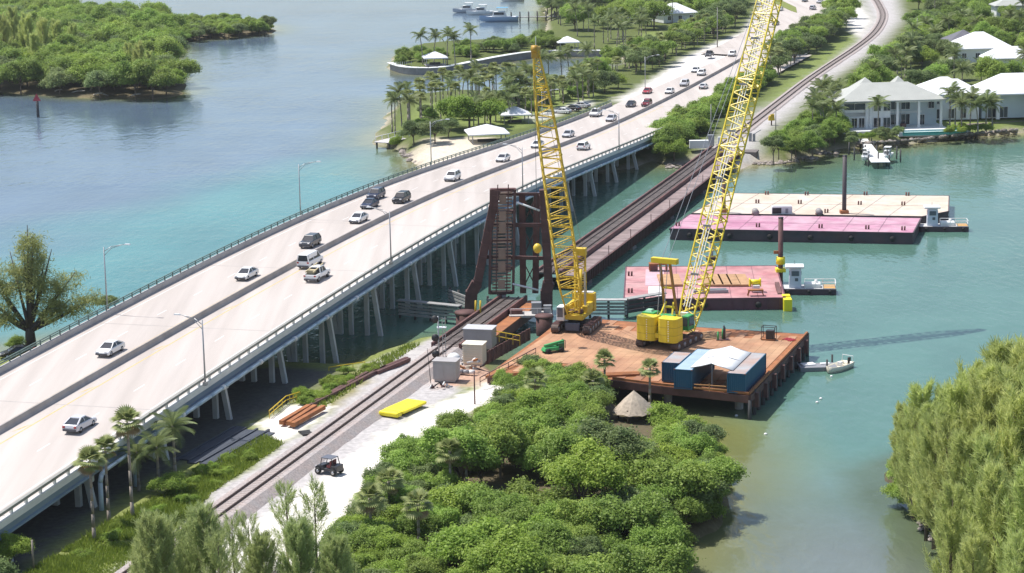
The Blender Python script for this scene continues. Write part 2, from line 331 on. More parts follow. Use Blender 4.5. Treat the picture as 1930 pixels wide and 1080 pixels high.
land('mangrove_island_ground', SH_LEFT, 1.2, .3, 3., [], base='litter', bbox=(-330, -75, 590, 915), shorec='earth')
Z_PLAZA = W([(735, 262), (780, 240), (860, 232), (960, 250), (1060, 215), (1130, 190), (1120, 150), (1000, 178), (900, 185), (790, 195)], 2.5)
Z_LOT = W([(1000, 222), (1110, 188), (1120, 196), (1010, 232)], 2.5)
Z_BEACH = W([(770, 300), (800, 262), (930, 262), (900, 300), (850, 330)], 2.2)
Z_WALKWAY = W([(737, 130), (815, 134), (880, 124), (1000, 101), (1175, 100), (1175, 106), (1000, 108), (880, 131), (815, 140), (737, 138)], 2.2)
Z_RAILF = W([(1300, 305), (1400, 230), (1490, 165), (1600, 85), (1640, 40), (1620, -20), (1690, -20), (1700, 40), (1660, 85), (1570, 150), (1480, 225), (1440, 250), (1420, 300), (1350, 318)], 2.5)
Z_RAILF2 = W([(1615, 72), (1640, 40), (1610, -10), (1630, -30), (1580, -10), (1590, 35), (1605, 60)], 2.5)
Z_LAWNF = W([(1440, 190), (1510, 125), (1600, 62), (1618, 74), (1540, 138), (1445, 205)], 2.5)
Z_ROADF = W([(1160, 190), (1230, 150), (1290, 108), (1400, 60), (1430, 20), (1440, -60), (1700, -60), (1580, 15), (1560, 50), (1500, 90), (1420, 150), (1300, 230)], 2.5)
Z_LAWN2 = W([(1130, 100), (1220, 60), (1330, 60), (1230, 110)], 2.5)
Z_LAWN3 = W([(1590, 250), (1790, 245), (1930, 232), (1930, 150), (1590, 200)], 2.5)
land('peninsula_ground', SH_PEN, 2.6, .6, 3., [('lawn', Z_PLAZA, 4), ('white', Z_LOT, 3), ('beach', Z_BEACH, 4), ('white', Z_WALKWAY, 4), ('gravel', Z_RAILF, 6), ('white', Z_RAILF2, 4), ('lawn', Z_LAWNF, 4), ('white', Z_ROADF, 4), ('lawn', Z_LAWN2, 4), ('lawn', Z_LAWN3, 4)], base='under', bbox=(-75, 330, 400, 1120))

def make_water():
    x = np.concatenate([[-1500, -800], np.arange(-340, 341, 4.), [800, 1500]]); y = np.concatenate([[-300, 60], np.arange(150, 1003, 4.), [1300, 2200]])
    X, Y = np.meshgrid(x, y); ny, nx = X.shape
    teal = np.array((.085, .178, .140)); turq = np.array((.065, .205, .195)); blue = np.array((.100, .150, .205)); shal = np.array((.14, .155, .055)); grey = np.array((.15, .178, .165)); sandy = np.array((.24, .225, .12)); jade = np.array((.05, .17, .11))
    col = np.zeros((ny, nx, 3)); col[:] = teal
    n1 = nz(X, Y, .03) * 14 + nz(X, Y, .1) * 5
    # left of the bridge: reflected sky painted blue, with a turquoise band along it
    o = X * NV.x + Y * NV.y; t = X * DV.x + Y * DV.y
    k = np.clip((o - 128) / 14, 0, 1)[..., None]; col = col * (1 - k) + turq * k
    band = 200 - 0.16 * (t - 250)
    k = np.clip((o + n1 * .8 - band) / 30, 0, 1)[..., None]; col = col * (1 - k) + blue * k
    # near channel: grey sheen of reflected sky painted in towards the camera
    k = np.clip((248 - Y + n1 * .5) / 30, 0, 1)[..., None] * (np.clip((X - 10) / 8, 0, 1))[..., None]; col = col * (1 - k) + grey * k
    for sh, wd in ((SH_NEAR, 11), (SH_RIGHT, 6), (SH_PEN, 22), (SH_LEFT, 14)):
        d = -sdist(X, Y, sh) + n1 * .25
        k = np.clip(1 - d / wd, 0, 1)[..., None] ** 1.3; col = col * (1 - k * .9) + (shal if sh is not SH_RIGHT else np.array((.07, .095, .04))) * k * .9
        k = np.clip(1 - d / (wd * .22), 0, 1)[..., None] * (0 if sh is SH_RIGHT else (.35 if sh is SH_NEAR else 1)); col = col * (1 - k * .8) + sandy * k * .8
    bar = W([(1160, 800), (1330, 770), (1420, 800), (1440, 850), (1390, 900), (1300, 850)]); d = -sdist(X, Y, bar); k = np.clip(.6 - (d + n1 * .3) / 16, 0, 1)[..., None]; col = col * (1 - k) + np.array((.16, .165, .05)) * k
    me = bpy.data.meshes.new('water'); idx = np.arange(nx * ny).reshape(ny, nx); fq = np.stack([idx[:-1, :-1].ravel(), idx[:-1, 1:].ravel(), idx[1:, 1:].ravel(), idx[1:, :-1].ravel()], 1)
    me.from_pydata(np.stack([X.ravel(), Y.ravel(), np.zeros(nx * ny)], 1).tolist(), [], fq.tolist())
    ca = me.color_attributes.new('Col', 'FLOAT_COLOR', 'POINT'); c4 = np.ones((nx * ny, 4), np.float32); c4[:, :3] = col.reshape(-1, 3); ca.data.foreach_set('color', c4.ravel())
    m = bpy.data.materials.new('water'); m.use_nodes = True; N = m.node_tree.nodes; L = m.node_tree.links; b = N['Principled BSDF']
    at = N.new('ShaderNodeAttribute'); at.attribute_name = 'Col'; geo = N.new('ShaderNodeNewGeometry')
    def noise(scale, stretch, rot, det=3., dist=0.):
        mp = N.new('ShaderNodeMapping'); mp.inputs['Scale'].default_value = stretch; mp.inputs['Rotation'].default_value = (0, 0, rot); L.new(geo.outputs['Position'], mp.inputs[0])
        n = N.new('ShaderNodeTexNoise'); n.inputs['Scale'].default_value = scale; n.inputs['Detail'].default_value = det; n.inputs['Distortion'].default_value = dist; L.new(mp.outputs[0], n.inputs['Vector']); return n.outputs['Fac']
    r = N.new('ShaderNodeMapRange'); r.inputs[1].default_value = .3; r.inputs[2].default_value = .7; r.inputs[3].default_value = .86; r.inputs[4].default_value = 1.14; L.new(noise(.05, (1, .5, 1), .3, 6.), r.inputs[0])
    mx = N.new('ShaderNodeMix'); mx.data_type = 'RGBA'; mx.blend_type = 'MULTIPLY'; mx.inputs[0].default_value = 1; L.new(at.outputs['Color'], mx.inputs[6]); L.new(r.outputs[0], mx.inputs[7]); L.new(mx.outputs[2], b.inputs['Base Color'])
    b.inputs['IOR'].default_value = 1.33; b.inputs['Roughness'].default_value = .12
    # wind patches: calmer and rougher water
    wp = N.new('ShaderNodeMapRange'); wp.inputs[1].default_value = .38; wp.inputs[2].default_value = .62; wp.inputs[3].default_value = .35; wp.inputs[4].default_value = 1.; L.new(noise(.016, (.5, 1.2, 1), .2, 4.), wp.inputs[0])
    s = N.new('ShaderNodeMath'); s.operation = 'ADD'; L.new(noise(.75, (1, .45, 1), .25, 3., .4), s.inputs[0])
    ml = N.new('ShaderNodeMath'); ml.operation = 'MULTIPLY'; ml.inputs[1].default_value = 1.6; L.new(noise(.22, (1, .4, 1), -.2, 2., .5), ml.inputs[0]); L.new(ml.outputs[0], s.inputs[1])
    m2 = N.new('ShaderNodeMath'); m2.operation = 'MULTIPLY'; L.new(s.outputs[0], m2.inputs[0]); L.new(wp.outputs[0], m2.inputs[1])
    bp = N.new('ShaderNodeBump'); bp.inputs['Distance'].default_value = .15; bp.inputs['Strength'].default_value = .8; L.new(m2.outputs[0], bp.inputs['Height']); L.new(bp.outputs[0], b.inputs['Normal'])
    me.materials.append(m); me.update(); o = bpy.data.objects.new('water', me); C.objects.link(o); tag(o, kind='structure')
make_water()

# ------------------------------------------------------------------ highway bridge
T0, T1 = 60., 545.
def sweep(mb, prof, u, t0, t1, step=6.):
    ts = list(np.arange(t0, t1, step)) + [t1]; n = len(prof); base = len(mb.v)
    for t in ts:
        for o, z in prof: mb.v.append(tuple(road(t, u, z, o)))
    for i in range(len(ts) - 1):
        for j in range(n):
            k = (j + 1) % n; mb.f.append((base + i * n + j, base + (i + 1) * n + j, base + (i + 1) * n + k, base + i * n + k))
    mb.f.append(tuple(base + j for j in range(n))); e = base + (len(ts) - 1) * n; mb.f.append(tuple(e + j for j in range(n - 1, -1, -1)))
    return mb
hb = thing('highway_bridge', 'long pale concrete road bridge carrying cars across the channel', 'bridge')
def deck_sheet(name, t0, t1, mat_, parent, dz=0.):
    mb = MB(); us = [0, .25, .5, .75, 1, 1.25, 1.5, 1.75, 2]; ts = list(np.arange(t0, t1, 6.)) + [t1]
    for t in ts:
        for u in us: mb.v.append(tuple(road(t, u, dz, .25 if u == 0 else (-.25 if u == 2 else 0))))
    m = len(us)
    for i in range(len(ts) - 1):
        for j in range(m - 1): mb.f.append((i * m + j, (i + 1) * m + j, (i + 1) * m + j + 1, i * m + j + 1)[::-1])
    if parent is not None:
        n0 = len(mb.v)                                     # underside
        for t in ts:
            for u in us: mb.v.append(tuple(road(t, u, dz - .3, .25 if u == 0 else (-.25 if u == 2 else 0))))
        for i in range(len(ts) - 1):
            for j in range(m - 1): mb.f.append((n0 + i * m + j, n0 + (i + 1) * m + j, n0 + (i + 1) * m + j + 1, n0 + i * m + j + 1))
    return mb.build(name, mat_, parent)
deck_sheet('deck', T0, T1, CONC, hb)
# kerb sill, posts and rail on the near side
sweep(MB(), [(-.25, -.45), (.27, -.45), (.27, .28), (-.25, .28)], 0, T0, T1).build('near_sill', WSILL, hb)
sweep(MB(), [(-.2, .78), (.2, .78), (.2, 1.1), (-.2, 1.1)], 0, T0, T1).build('near_top_rail', RAILM, hb)
post_me = MB().box((0, 0, .25), (.32, .26, .5)).mesh('rail_post', WSILL)
t = 150.
while t < T1 - 4:
    inst('rail_post', post_me, hb, road(t, 0, .28), road_dir(t)); t += 3.1
sweep(MB(), [(-.3, -.3), (.3, -.3), (.3, .1), (.12, .82), (-.3, .82)], 2, T0, T1).build('far_parapet', CONC2, hb)
sweep(MB(), [(-.3, 0), (.3, 0), (.13, .35), (.11, .85), (-.11, .85), (-.13, .35)], 1, T0, T1 + 130).build('median_barrier', CONC3, hb)
for zz in (1.12, 1.42): sweep(MB(), [(-.06, zz), (.06, zz), (.06, zz + .13), (-.06, zz + .13)], 2, T0, T1).build('far_rail', GRAIL, hb)
gp = MB().box((0, 0, .37), (.16, .14, .74)).mesh('far_rail_post', GRAIL); t = 200.
while t < T1 - 4:
    inst('far_rail_post', gp, hb, road(t, 2, .82), road_dir(t)); t += 2.7
# fascia and inner girders
for u, do in ((0, .35), (.35, 0), (.75, 0), (1.25, 0), (1.65, 0), (2, -.35)):
    sweep(MB(), [(-.28, -1.75), (.28, -1.75), (.28, -1.5), (.1, -1.4), (.1, -.5), (.3, -.3), (-.3, -.3), (-.1, -.5), (-.1, -1.4), (-.28, -1.5)], u, T0, T1) if False else None
    sweep(MB(), [(do - .3, -1.75), (do + .3, -1.75), (do + .3, -1.52), (do + .1, -1.4), (do + .1, -.55), (do + .3, -.303), (do - .3, -.303), (do - .1, -.55), (do - .1, -1.4), (do - .3, -1.52)], u, T0, T1).build('girder', GIRD, hb)
# bents
cap_mb = MB(); bent_t = [202.5 + 18.6 * i for i in range(-5, 19)]
for t in bent_t:
    if t > T1 - 3 or t < 90: continue
    a, b = road(t, 0, -2.2, .4), road(t, 2, -2.2, -.4); MB().bar(a, b, 1.1, .85).build('pile_cap', PILEC, hb)
    for j, u in enumerate((.06, .32, .55, .85, 1.15, 1.45, 1.7, 1.94, .14, .44)):
        if t < 190 and j in (1, 4, 6): continue
        top = road(t, u, -2.5); bot = Vector((top.x, top.y, -1.5)); bat = 1.2 if j in (0, 2) else (-1.2 if j in (5, 7) else 0)
        bot -= NV * bat; ax = (bot - top).normalized()
        MB().bar(bot, top, .62, .62, up=NV).build('pile', PILEC, hb)
# pipe slung under the near fascia
pm = MB(); ts = list(np.arange(212, T1 - 8, 4.)); pts = [road(t, 0, -1.35, -.75) for t in ts]
pm.path(pts, [.27] * len(pts), 8); pm.build('water_main', PIPE, hb, True)
for t in ts[::3]: MB().tube(road(t - .3, 0, -1.35, -.75), road(t + .3, 0, -1.35, -.75), .34, n=8).build('pipe_coupling', LAMPW, hb, True)
for t, dd in ((212, 0.), (203, -.2)):
    p0 = road(t, 0, -1.35, -.75 + dd); q = [p0, p0 - DV * .8 + Vector((0, 0, -.25)), p0 - DV * 1.2 + Vector((0, 0, -1.)), Vector((p0.x, p0.y, 1.2)) - DV * 1.25]
    MB().path(q, [.27] * 4, 8).build('riser_pipe', PIPE, hb, True)
pts = [road(t, 0, -1.35, -.95) for t in np.arange(203, 213, 3.)]; MB().path(pts, [.22] * len(pts), 8).build('water_main', PIPE, hb, True)
# expansion joints and paint
for t in bent_t[::2]:
    if 150 < t < T1:
        for u0, u1 in ((.03, .97), (1.03, 1.97)):
            m_ = MB(); a, b = road(t, u0, .006), road(t, u1, .006); c_, d_ = road(t + .22, u1, .006), road(t + .22, u0, .006); m_.add([a, d_, c_, b], [(0, 1, 2, 3)]); m_.build('expansion_joint', CONC3, hb)
def stripe(u, t0, t1, wd, m, name, parent, lift=.005):
    mb = MB(); ts = list(np.arange(t0, t1, 6.)) + [t1]
    for t in ts: mb.v += [tuple(road(t, u, lift, -wd / 2)), tuple(road(t, u, lift, wd / 2))]
    for i in range(len(ts) - 1): mb.f.append((2 * i, 2 * i + 2, 2 * i + 3, 2 * i + 1)[::-1])
    mb.build(name, m, parent)
stripe(.86, T0, 700, .16, YPAINT, 'edge_line', hb); stripe(1.12, T0, 700, .13, YPAINT, 'edge_line', hb); stripe(.14, T0, 700, .13, WPAINT, 'edge_line', hb); stripe(1.88, T0, 700, .13, WPAINT, 'edge_line', hb)
for u in (.5, 1.5):
    t = 180.
    while t < 690: stripe(u, t, t + 3, .13, WPAINT, 'lane_dash', hb); t += 12.
for t in (196, 210, 226, 246, 268):
    m_ = MB(); m_.add([road(t, .93, .006), road(t + 2.2, .90, .006), road(t + 3.4, .87, .006), road(t + 1.2, .9, .006)], [(0, 1, 2, 3)]); m_.build('chevron_mark', YPAINT, hb)
# land-side road beyond the bridge
deck_sheet('far_road', T1, 690, CONC, None, .02)
bpy.data.objects['far_road']['kind'] = 'structure'
mb = MB(); L_ = W([(1318, 100), (1360, 84), (1400, 62), (1428, 35), (1440, -5), (1446, -60)], 3.15); R_ = W([(1470, 108), (1500, 78), (1548, 48), (1566, 28), (1570, -5), (1600, -60)], 3.15)
for i in range(6): mb.v += [tuple(L_[i]), tuple(R_[i])]
for i in range(5): mb.f.append((2 * i, 2 * i + 1, 2 * i + 3, 2 * i + 2))
tag(mb.build('far_street', CONC), kind='structure')
MB().prism(W([(1440, 112), (1487, 55), (1504, 52), (1500, 62), (1460, 100)], 3.2), 3.16, 3.35).build('median_lawn', mat('lawn_green', (.17, .2, .04), .9, var=.2)); tag(bpy.data.objects['median_lawn'], kind='structure')
MB().prism(W([(1462, -4), (1500, 14), (1502, 24), (1490, 20), (1455, 4)], 3.2), 3.16, 3.35).build('median_lawn', MATS['lawn_green']); tag(bpy.data.objects['median_lawn.001'], kind='structure')

# ------------------------------------------------------------------ light poles
def light_pole(p, h, arm, rz, label, double=False):
    o = thing('street_lamp', label, 'street lamp', p, rz, 'lamps along the road bridge')
    MB().tube((0, 0, 0), (0, 0, h), .13, .08, 8).build('pole', LAMPM, o, True); MB().box((0, 0, .2), (.5, .5, .4)).build('base', CONC2, o)
    pts = [Vector((0, 0, h - .6)), Vector((arm * .35, 0, h + .15)), Vector((arm, 0, h + .55))]
    MB().path(pts, [.055, .05, .045], 6).build('arm', LAMPM, o, True); MB().path([Vector((0, 0, h - 1.2)), Vector((arm * .35, 0, h - .1)), Vector((arm * .8, 0, h + .4))], [.04] * 3, 6).build('brace', LAMPM, o, True)
    MB().box((arm + .3, 0, h + .55), (.85, .32, .16), taper=.8).build('lamp_head', LAMPW, o)
for x, y, h, lb in ((390, 716, 8.2, 'grey lamp post on the near parapet, closest to the silver sedan'), (747, 490, 8.2, 'grey lamp post on the near parapet, second from the camera'), (992, 354, 8.2, 'grey lamp post on the near parapet, behind the raised bridge leaf'), (1168, 277, 8.2, 'grey lamp post on the near parapet, farthest and close to the shore')):
    p, t = on_road(x, y, .9); light_pole(road(t, 0, .2, -.45), h, 3., road_dir(t) + R(90), lb)
for x, y, h, lb in ((206, 572, 8.6, 'grey lamp post behind the far railing beside the shoreline pine'), (557, 396, 8.6, 'grey lamp post behind the far railing over open turquoise water'), (804, 303, 8.6, 'grey lamp post behind the far railing by the park beach'), (1180, 160, 8.6, 'grey lamp post by the road at the park entrance'), (995, 235, 8.6, 'grey lamp post behind the far railing beside the crane boom')):
    p, t = on_road(x, y, 1.5); light_pole(road(t, 2, -.1, .55), h + 1, 3.4, road_dir(t) - R(90), lb)

# ------------------------------------------------------------------ railway
rail_px = [(330, 1018), (410, 961), (540, 868), (700, 751), (823, 662), (930, 585), (985, 546), (1080, 478), (1200, 393), (1335, 297), (1400, 244), (1483, 178), (1523, 149), (1567, 119), (1608, 92), (1642, 66), (1658, 46), (1664, 28), (1659, 12), (1646, -6), (1610, -30)]
RZ = 3.1
rp = [P(x, y, RZ) for x, y in rail_px]; rp = [rp[0] + (rp[0] - rp[3]) * .9] + rp
def resample(pts, step):
    out = [pts[0].copy()]; acc = 0.
    dense = []
    for i in range(len(pts) - 1):
        p0, p1, p2, p3 = pts[max(i - 1, 0)], pts[i], pts[i + 1], pts[min(i + 2, len(pts) - 1)]
        n = max(2, int((p2 - p1).length / (step * .25)))
        for k in range(n):
            s = k / n; dense.append(.5 * ((2 * p1) + (p2 - p0) * s + (2 * p0 - 5 * p1 + 4 * p2 - p3) * s * s + (3 * p1 - p0 - 3 * p2 + p3) * s ** 3))
    dense.append(pts[-1]); last = dense[0]
    for q in dense[1:]:
        if (q - out[-1]).length >= step: out.append(q.copy())
    return out
for _ in range(2):
    rp = [rp[0]] + [(rp[i - 1] + rp[i] * 2 + rp[i + 1]) / 4 if i < 13 else rp[i] for i in range(1, len(rp) - 1)] + [rp[-1]]
RL = resample(rp, 2.)
RS = [0.]
for i in range(1, len(RL)): RS.append(RS[-1] + (RL[i] - RL[i - 1]).length)
RSn = np.array(RS); RXn = np.array([q.x for q in RL]); RYn = np.array([q.y for q in RL])
def rail(s, off=0., z=RZ):               # off > 0 to the right
    x, y = np.interp(s, RSn, RXn), np.interp(s, RSn, RYn); x2, y2 = np.interp(s + 1, RSn, RXn), np.interp(s + 1, RSn, RYn)
    if s + 1 > RSn[-1]: x2, y2 = 2 * x - np.interp(s - 1, RSn, RXn), 2 * y - np.interp(s - 1, RSn, RYn)
    d = Vector((x2 - x, y2 - y, 0)).normalized(); return Vector((x + d.y * off, y - d.x * off, z))
def rail_dir(s): a, b = rail(s - 1), rail(s + 1); return math.atan2(b.y - a.y, b.x - a.x)
def rail_s(p): return float(RSn[np.argmin((RXn - p.x) ** 2 + (RYn - p.y) ** 2)])
def rsweep(mb, prof, s0, s1, step=4.):
    ss = list(np.arange(s0, s1, step)) + [s1]; n = len(prof); base = len(mb.v)
    for s in ss:
        for o, z in prof: mb.v.append(tuple(rail(s, o, z)))
    for i in range(len(ss) - 1):
        for j in range(n): k = (j + 1) % n; mb.f.append((base + i * n + j, base + i * n + k, base + (i + 1) * n + k, base + (i + 1) * n + j))
    mb.f.append(tuple(base + j for j in range(n - 1, -1, -1))); e = base + (len(ss) - 1) * n; mb.f.append(tuple(e + j for j in range(n)))
    return mb
S_AB = rail_s(P(838, 652, RZ)); S_AP = rail_s(P(968, 560, RZ)); S_FX = rail_s(P(1035, 510, RZ)); S_FAR = rail_s(P(1362, 276, RZ)); S_END = RS[-1] - 3
BALL = mat('ballast', (.36, .33, .32), .95, var=.3, vscale=4., col2=(.42, .33, .29), c2scale=.5, c2amt=.6, bump=.05, bscale=8)
for nm, a, b in (('near_ballast_bed', 0, S_AB + 1), ('far_ballast_bed', S_FAR - 1, S_END)): tag(rsweep(MB(), [(-3.4, 1.7), (3.4, 1.7), (1.9, RZ - .26), (-1.9, RZ - .26)], a, b).build(nm, BALL), kind='structure')
def track(name, label, s0, s1, ties=True):
    o = thing(name, label, 'railway track', rail(s0))
    l0 = rail(s0)
    for k in (-.8, .8):
        r = rsweep(MB(), [(k - .09, -.3), (k + .09, -.3), (k + .05, -.02), (k + .05, 0), (k - .05, 0)], s0, s1); r.v = [(x - l0.x, y - l0.y, z) for x, y, z in r.v]; r.build('rail', STEEL, o)
    mb = MB(); s = s0 + .3
    while s < s1 and ties:
        q = rail(s) - l0; mb.box((q.x, q.y, -.305), (.24, 2.6, .12), rail_dir(s)); s += .62
    if ties: t_ = mb.build('ties', TIE, o); t_['kind'] = 'stuff'
    return o
track('railway_track', 'single track crossing the gravel towards the raised bridge', 1, S_AB + 2)
track('railway_track', 'single track curving away inland beyond the far abutment', S_FAR - 1, S_END)
CN = rail(S_AB + 2)
# fixed spans
def girder_span(name, label, s0, s1, walk, ribs):
    o = thing(name, label, 'railway bridge', rail(s0, 0, 0)); l0 = Vector((rail(s0).x, rail(s0).y, 0))
    def rb(prof, nm, m, a=s0, b=s1):
        q = rsweep(MB(), prof, a, b); q.v = [(x - l0.x, y - l0.y, z) for x, y, z in q.v]; return q.build(nm, m, o)
    for k in (-2.05, 2.05): rb([(k - .16, RZ - 1.75), (k + .16, RZ - 1.75), (k + .16, RZ + .22), (k - .16, RZ + .22)], 'plate_girder', RUSTD)
    rb([(-1.85, RZ - .5), (1.85, RZ - .5), (1.85, RZ - .32), (-1.85, RZ - .32)], 'track_deck', TIMBD)
    for k in (-.8, .8): rb([(k - .09, RZ - .32), (k + .09, RZ - .32), (k + .05, RZ), (k - .05, RZ)], 'rail', STEEL)
    tm = MB().box((0, 0, 0), (.28, 3.3, .16)).mesh('tie', TIE); s = s0 + .3
    while s < s1: inst('tie', tm, o, rail(s, 0, RZ - .24) - l0, rail_dir(s)); s += .75
    if walk:
        w0, w1 = 2.4, 5.3; ln = 1.55; pm_ = MB().box((0, 0, 0), (ln - .06, w1 - w0, .12)).mesh('walkway_plank', DECKP); s = s0 + ln / 2
        while s < s1: inst('walkway_plank', pm_, o, rail(s, (w0 + w1) / 2, RZ - .62 + random.uniform(-.015, .015)) - l0, rail_dir(s)); s += ln
        rb([(5.15, RZ - 2.6), (5.35, RZ - 2.6), (5.35, RZ - .72), (5.15, RZ - .72)], 'walkway_girder', RUSTD); rb([(5.1, RZ - .72), (5.6, RZ - .72), (5.6, RZ - .6), (5.1, RZ - .6)], 'girder_flange', RUSTD)
        rm = MB().box((0, 0, 0), (.12, .22, 1.8)).mesh('stiffener', RUST); s = s0 + .4
        while s < s1: inst('stiffener', rm, o, rail(s, 5.45, RZ - 1.66) - l0, rail_dir(s)); s += 1.15
        hp = MB().box((0, 0, .8), (.1, .1, 1.6)).mesh('handrail_post', RUSTD); s = s0 + 3
        while s < s1: inst('handrail_post', hp, o, rail(s, 5.45, RZ - .6) - l0, rail_dir(s)); s += 16.
    return o, l0
g1, g1o = girder_span('railway_girder_bridge', 'rust-brown plate girder rail bridge with plank walkway leading to the far shore', S_FX, S_FAR, True, True)
g2, g2o = girder_span('railway_approach_span', 'short rusty girder approach span in front of the raised leaf', S_AB, S_AP, False, True)
rsw = rsweep(MB(), [(2.4, RZ - .75), (4.6, RZ - .75), (4.6, RZ - .6), (2.4, RZ - .6)], S_AB + 6, S_AP); rsw.v = [(x - g2o.x, y - g2o.y, z) for x, y, z in rsw.v]; rsw.build('side_walkway', RUSTO, g2)
rsw = rsweep(MB(), [(4.45, RZ - 2.1), (4.6, RZ - 2.1), (4.6, RZ - .76), (4.45, RZ - .76)], S_AB + 6, S_AP); rsw.v = [(x - g2o.x, y - g2o.y, z) for x, y, z in rsw.v]; rsw.build('walkway_girder', RUSTD, g2)
# piers
def pier(s, off, size, h, name, label, m=CONC2, taper=.85):
    p = rail(s, off, -2.); o = MB().box((0, 0, (h + 2) / 2), (size[0], size[1], h + 2), 0, taper).build(name, m, None, loc=p, bevel=.15); o.rotation_euler.z = rail_dir(s); tag(o, label, 'bridge pier')
for i, s in enumerate(np.linspace(S_FX + 6, S_FAR - 14, 5)):
    pier(s, 1.9, (3.2, 8.4), .55, 'bridge_pier', ['concrete pier under the rail bridge beside the yellow crane', 'concrete pier under the rail bridge, second from the raised leaf', 'concrete pier under the rail bridge, middle of the five', 'concrete pier under the rail bridge, fourth from the raised leaf', 'concrete pier under the rail bridge nearest the far shore'][i], mat('pier_dark', (.16, .14, .13), .9, var=.2))
pier(S_FAR + 1.5, 2.4, (4.5, 13), 2.2, 'bridge_abutment', 'dark concrete abutment where the rail bridge meets the far shore', MATS['pier_dark'], .95)
pier(S_AB - 1., -1, (2.5, 9.), 2.0, 'bridge_abutment', 'pale concrete abutment edge beside the gravel at the approach span', CONC2, .97)

# ------------------------------------------------------------------ bascule bridge (raised leaf and its tower)
YB = P(945, 556, RZ).y
bl = AT(945, 556, YB); bb = thing('bascule_bridge', 'rusty rail drawbridge with its leaf raised upright between tower legs', 'drawbridge', (bl.x, YB, 0)); B0 = Vector((bl.x, YB, 0))
def Q(x, y, dy=0.): return AT(x, y, YB + dy) - B0
leg_l = [Q(886, 596), Q(889, 548), Q(899, 538), Q(936, 357)]; leg_r = [Q(1030, 602), Q(1030, 548), Q(1034, 536), Q(1024, 357)]
for nm, lg, kk in (('tower_leg', leg_l, 1), ('tower_leg', leg_r, -1)):
    mb = MB(); mb.bar(lg[0], lg[1], 1.9, 1.7, up=(0, 1, 0)); mb.bar(lg[1] - Vector((0, 0, .3)), lg[2] + Vector((0, 0, .4)), 1.75, 1.65, up=(0, 1, 0)); o = mb.build('tower_foot', RUST, bb, bevel=.05)
    MB().bar(lg[2], lg[3], 1.3, 1.4, up=(0, 1, 0)).build(nm, RUST, bb, bevel=.05)
    for f_ in np.linspace(.06, .94, 8):
        p_ = lg[2].lerp(lg[3], float(f_)); d_ = (lg[3] - lg[2]).normalized(); MB().bar(p_ - d_ * .06, p_ + d_ * .06, 1.4, 1.5, up=(0, 1, 0)).build('leg_band', RUSTD, bb)
for (x0, y0), (x1, y1), wd, dy in (((905, 484), (1034, 487), .55, .5), ((925, 424), (1030, 424), .6, .5), ((932, 366), (1026, 366), .45, 1.6)):
    MB().bar(Q(x0, y0, dy), Q(x1, y1, dy), wd, wd).build('cross_beam', RUST, bb)
for x0, x1 in ((988, 984), (1011, 1012)): MB().bar(Q(x0 - 2, 552, 3), Q(x1, 364, 3), 1.0, .8, up=(0, 1, 0)).build('back_post', RUSTD, bb)
for a, b in (((985, 545), (1012, 490)), ((1012, 545), (985, 490)), ((985, 484), (1012, 428)), ((1012, 484), (985, 428)), ((985, 424), (1012, 368)), ((1012, 424), (985, 368))): MB().bar(Q(*a, 3), Q(*b, 3), .16).build('lattice_brace', RUSTD, bb)
for a, b in (((973, 381), (1017, 397)), ((966, 535), (1015, 547))): MB().tube(Q(*a, -.8), Q(*b, -.8), .16, n=8).build('counterbalance_rod', LAMPW, bb, True)
# leaf: girders, stringers, rails, ties, plates
lb, lt = Q(945, 552), Q(948, 356); up_ = (lt - lb).normalized(); ht = (lt - lb).length; rt_ = Vector((1, 0, 0)); hw = 1.85
for k in (-hw, hw): MB().bar(lb + rt_ * k, lt + rt_ * k, .42, 1.6, up=(0, 1, 0)).build('leaf_girder', RUST, bb)
for k in (-.82, .82):
    MB().bar(lb + rt_ * k + Vector((0, -.75, 0)), lt + rt_ * k + Vector((0, -.75, 0)) + up_ * .8, .16, .22, up=(0, 1, 0)).build('leaf_rail', RUSTD, bb)
    MB().bar(lb + rt_ * k + Vector((0, -.2, 0)), lt + rt_ * k + Vector((0, -.2, 0)), .2, .4, up=(0, 1, 0)).build('leaf_stringer', RUSTD, bb)
tm = MB().box((0, 0, 0), (2.9, .3, .24)).mesh('leaf_tie', mat('leaf_tie_wood', (.36, .235, .18), .9, var=.25, vscale=2., objvar=.3)); z = .4
while z < ht - .3: inst('leaf_tie', tm, bb, lb + up_ * z + Vector((0, -.5, 0))); z += .52
pl_ = MB().box((0, 0, 0), (1.15, .06, 1.5)).mesh('cover_plate', mat('leaf_plate', (.33, .22, .17), .8, var=.2, objvar=.2))
for z in (1.5, 4.4, 6.4, 10.6, 12.4, 15.): inst('cover_plate', pl_, bb, lb + up_ * z + Vector((0, -.69, 0)))
for z in (.1, 4., 8.4, 12.9, ht - .15): MB().bar(lb + up_ * z + rt_ * -hw, lb + up_ * z + rt_ * hw, .5, .9, up=(0, 1, 0)).build('floor_beam', RUSTD, bb)
for k in (-.45, .0, .5): MB().box(lb + rt_ * k + Vector((0, .1, -.9)), (.5, 1.2, 1.2)).build('tread_plate', CONC2, bb)
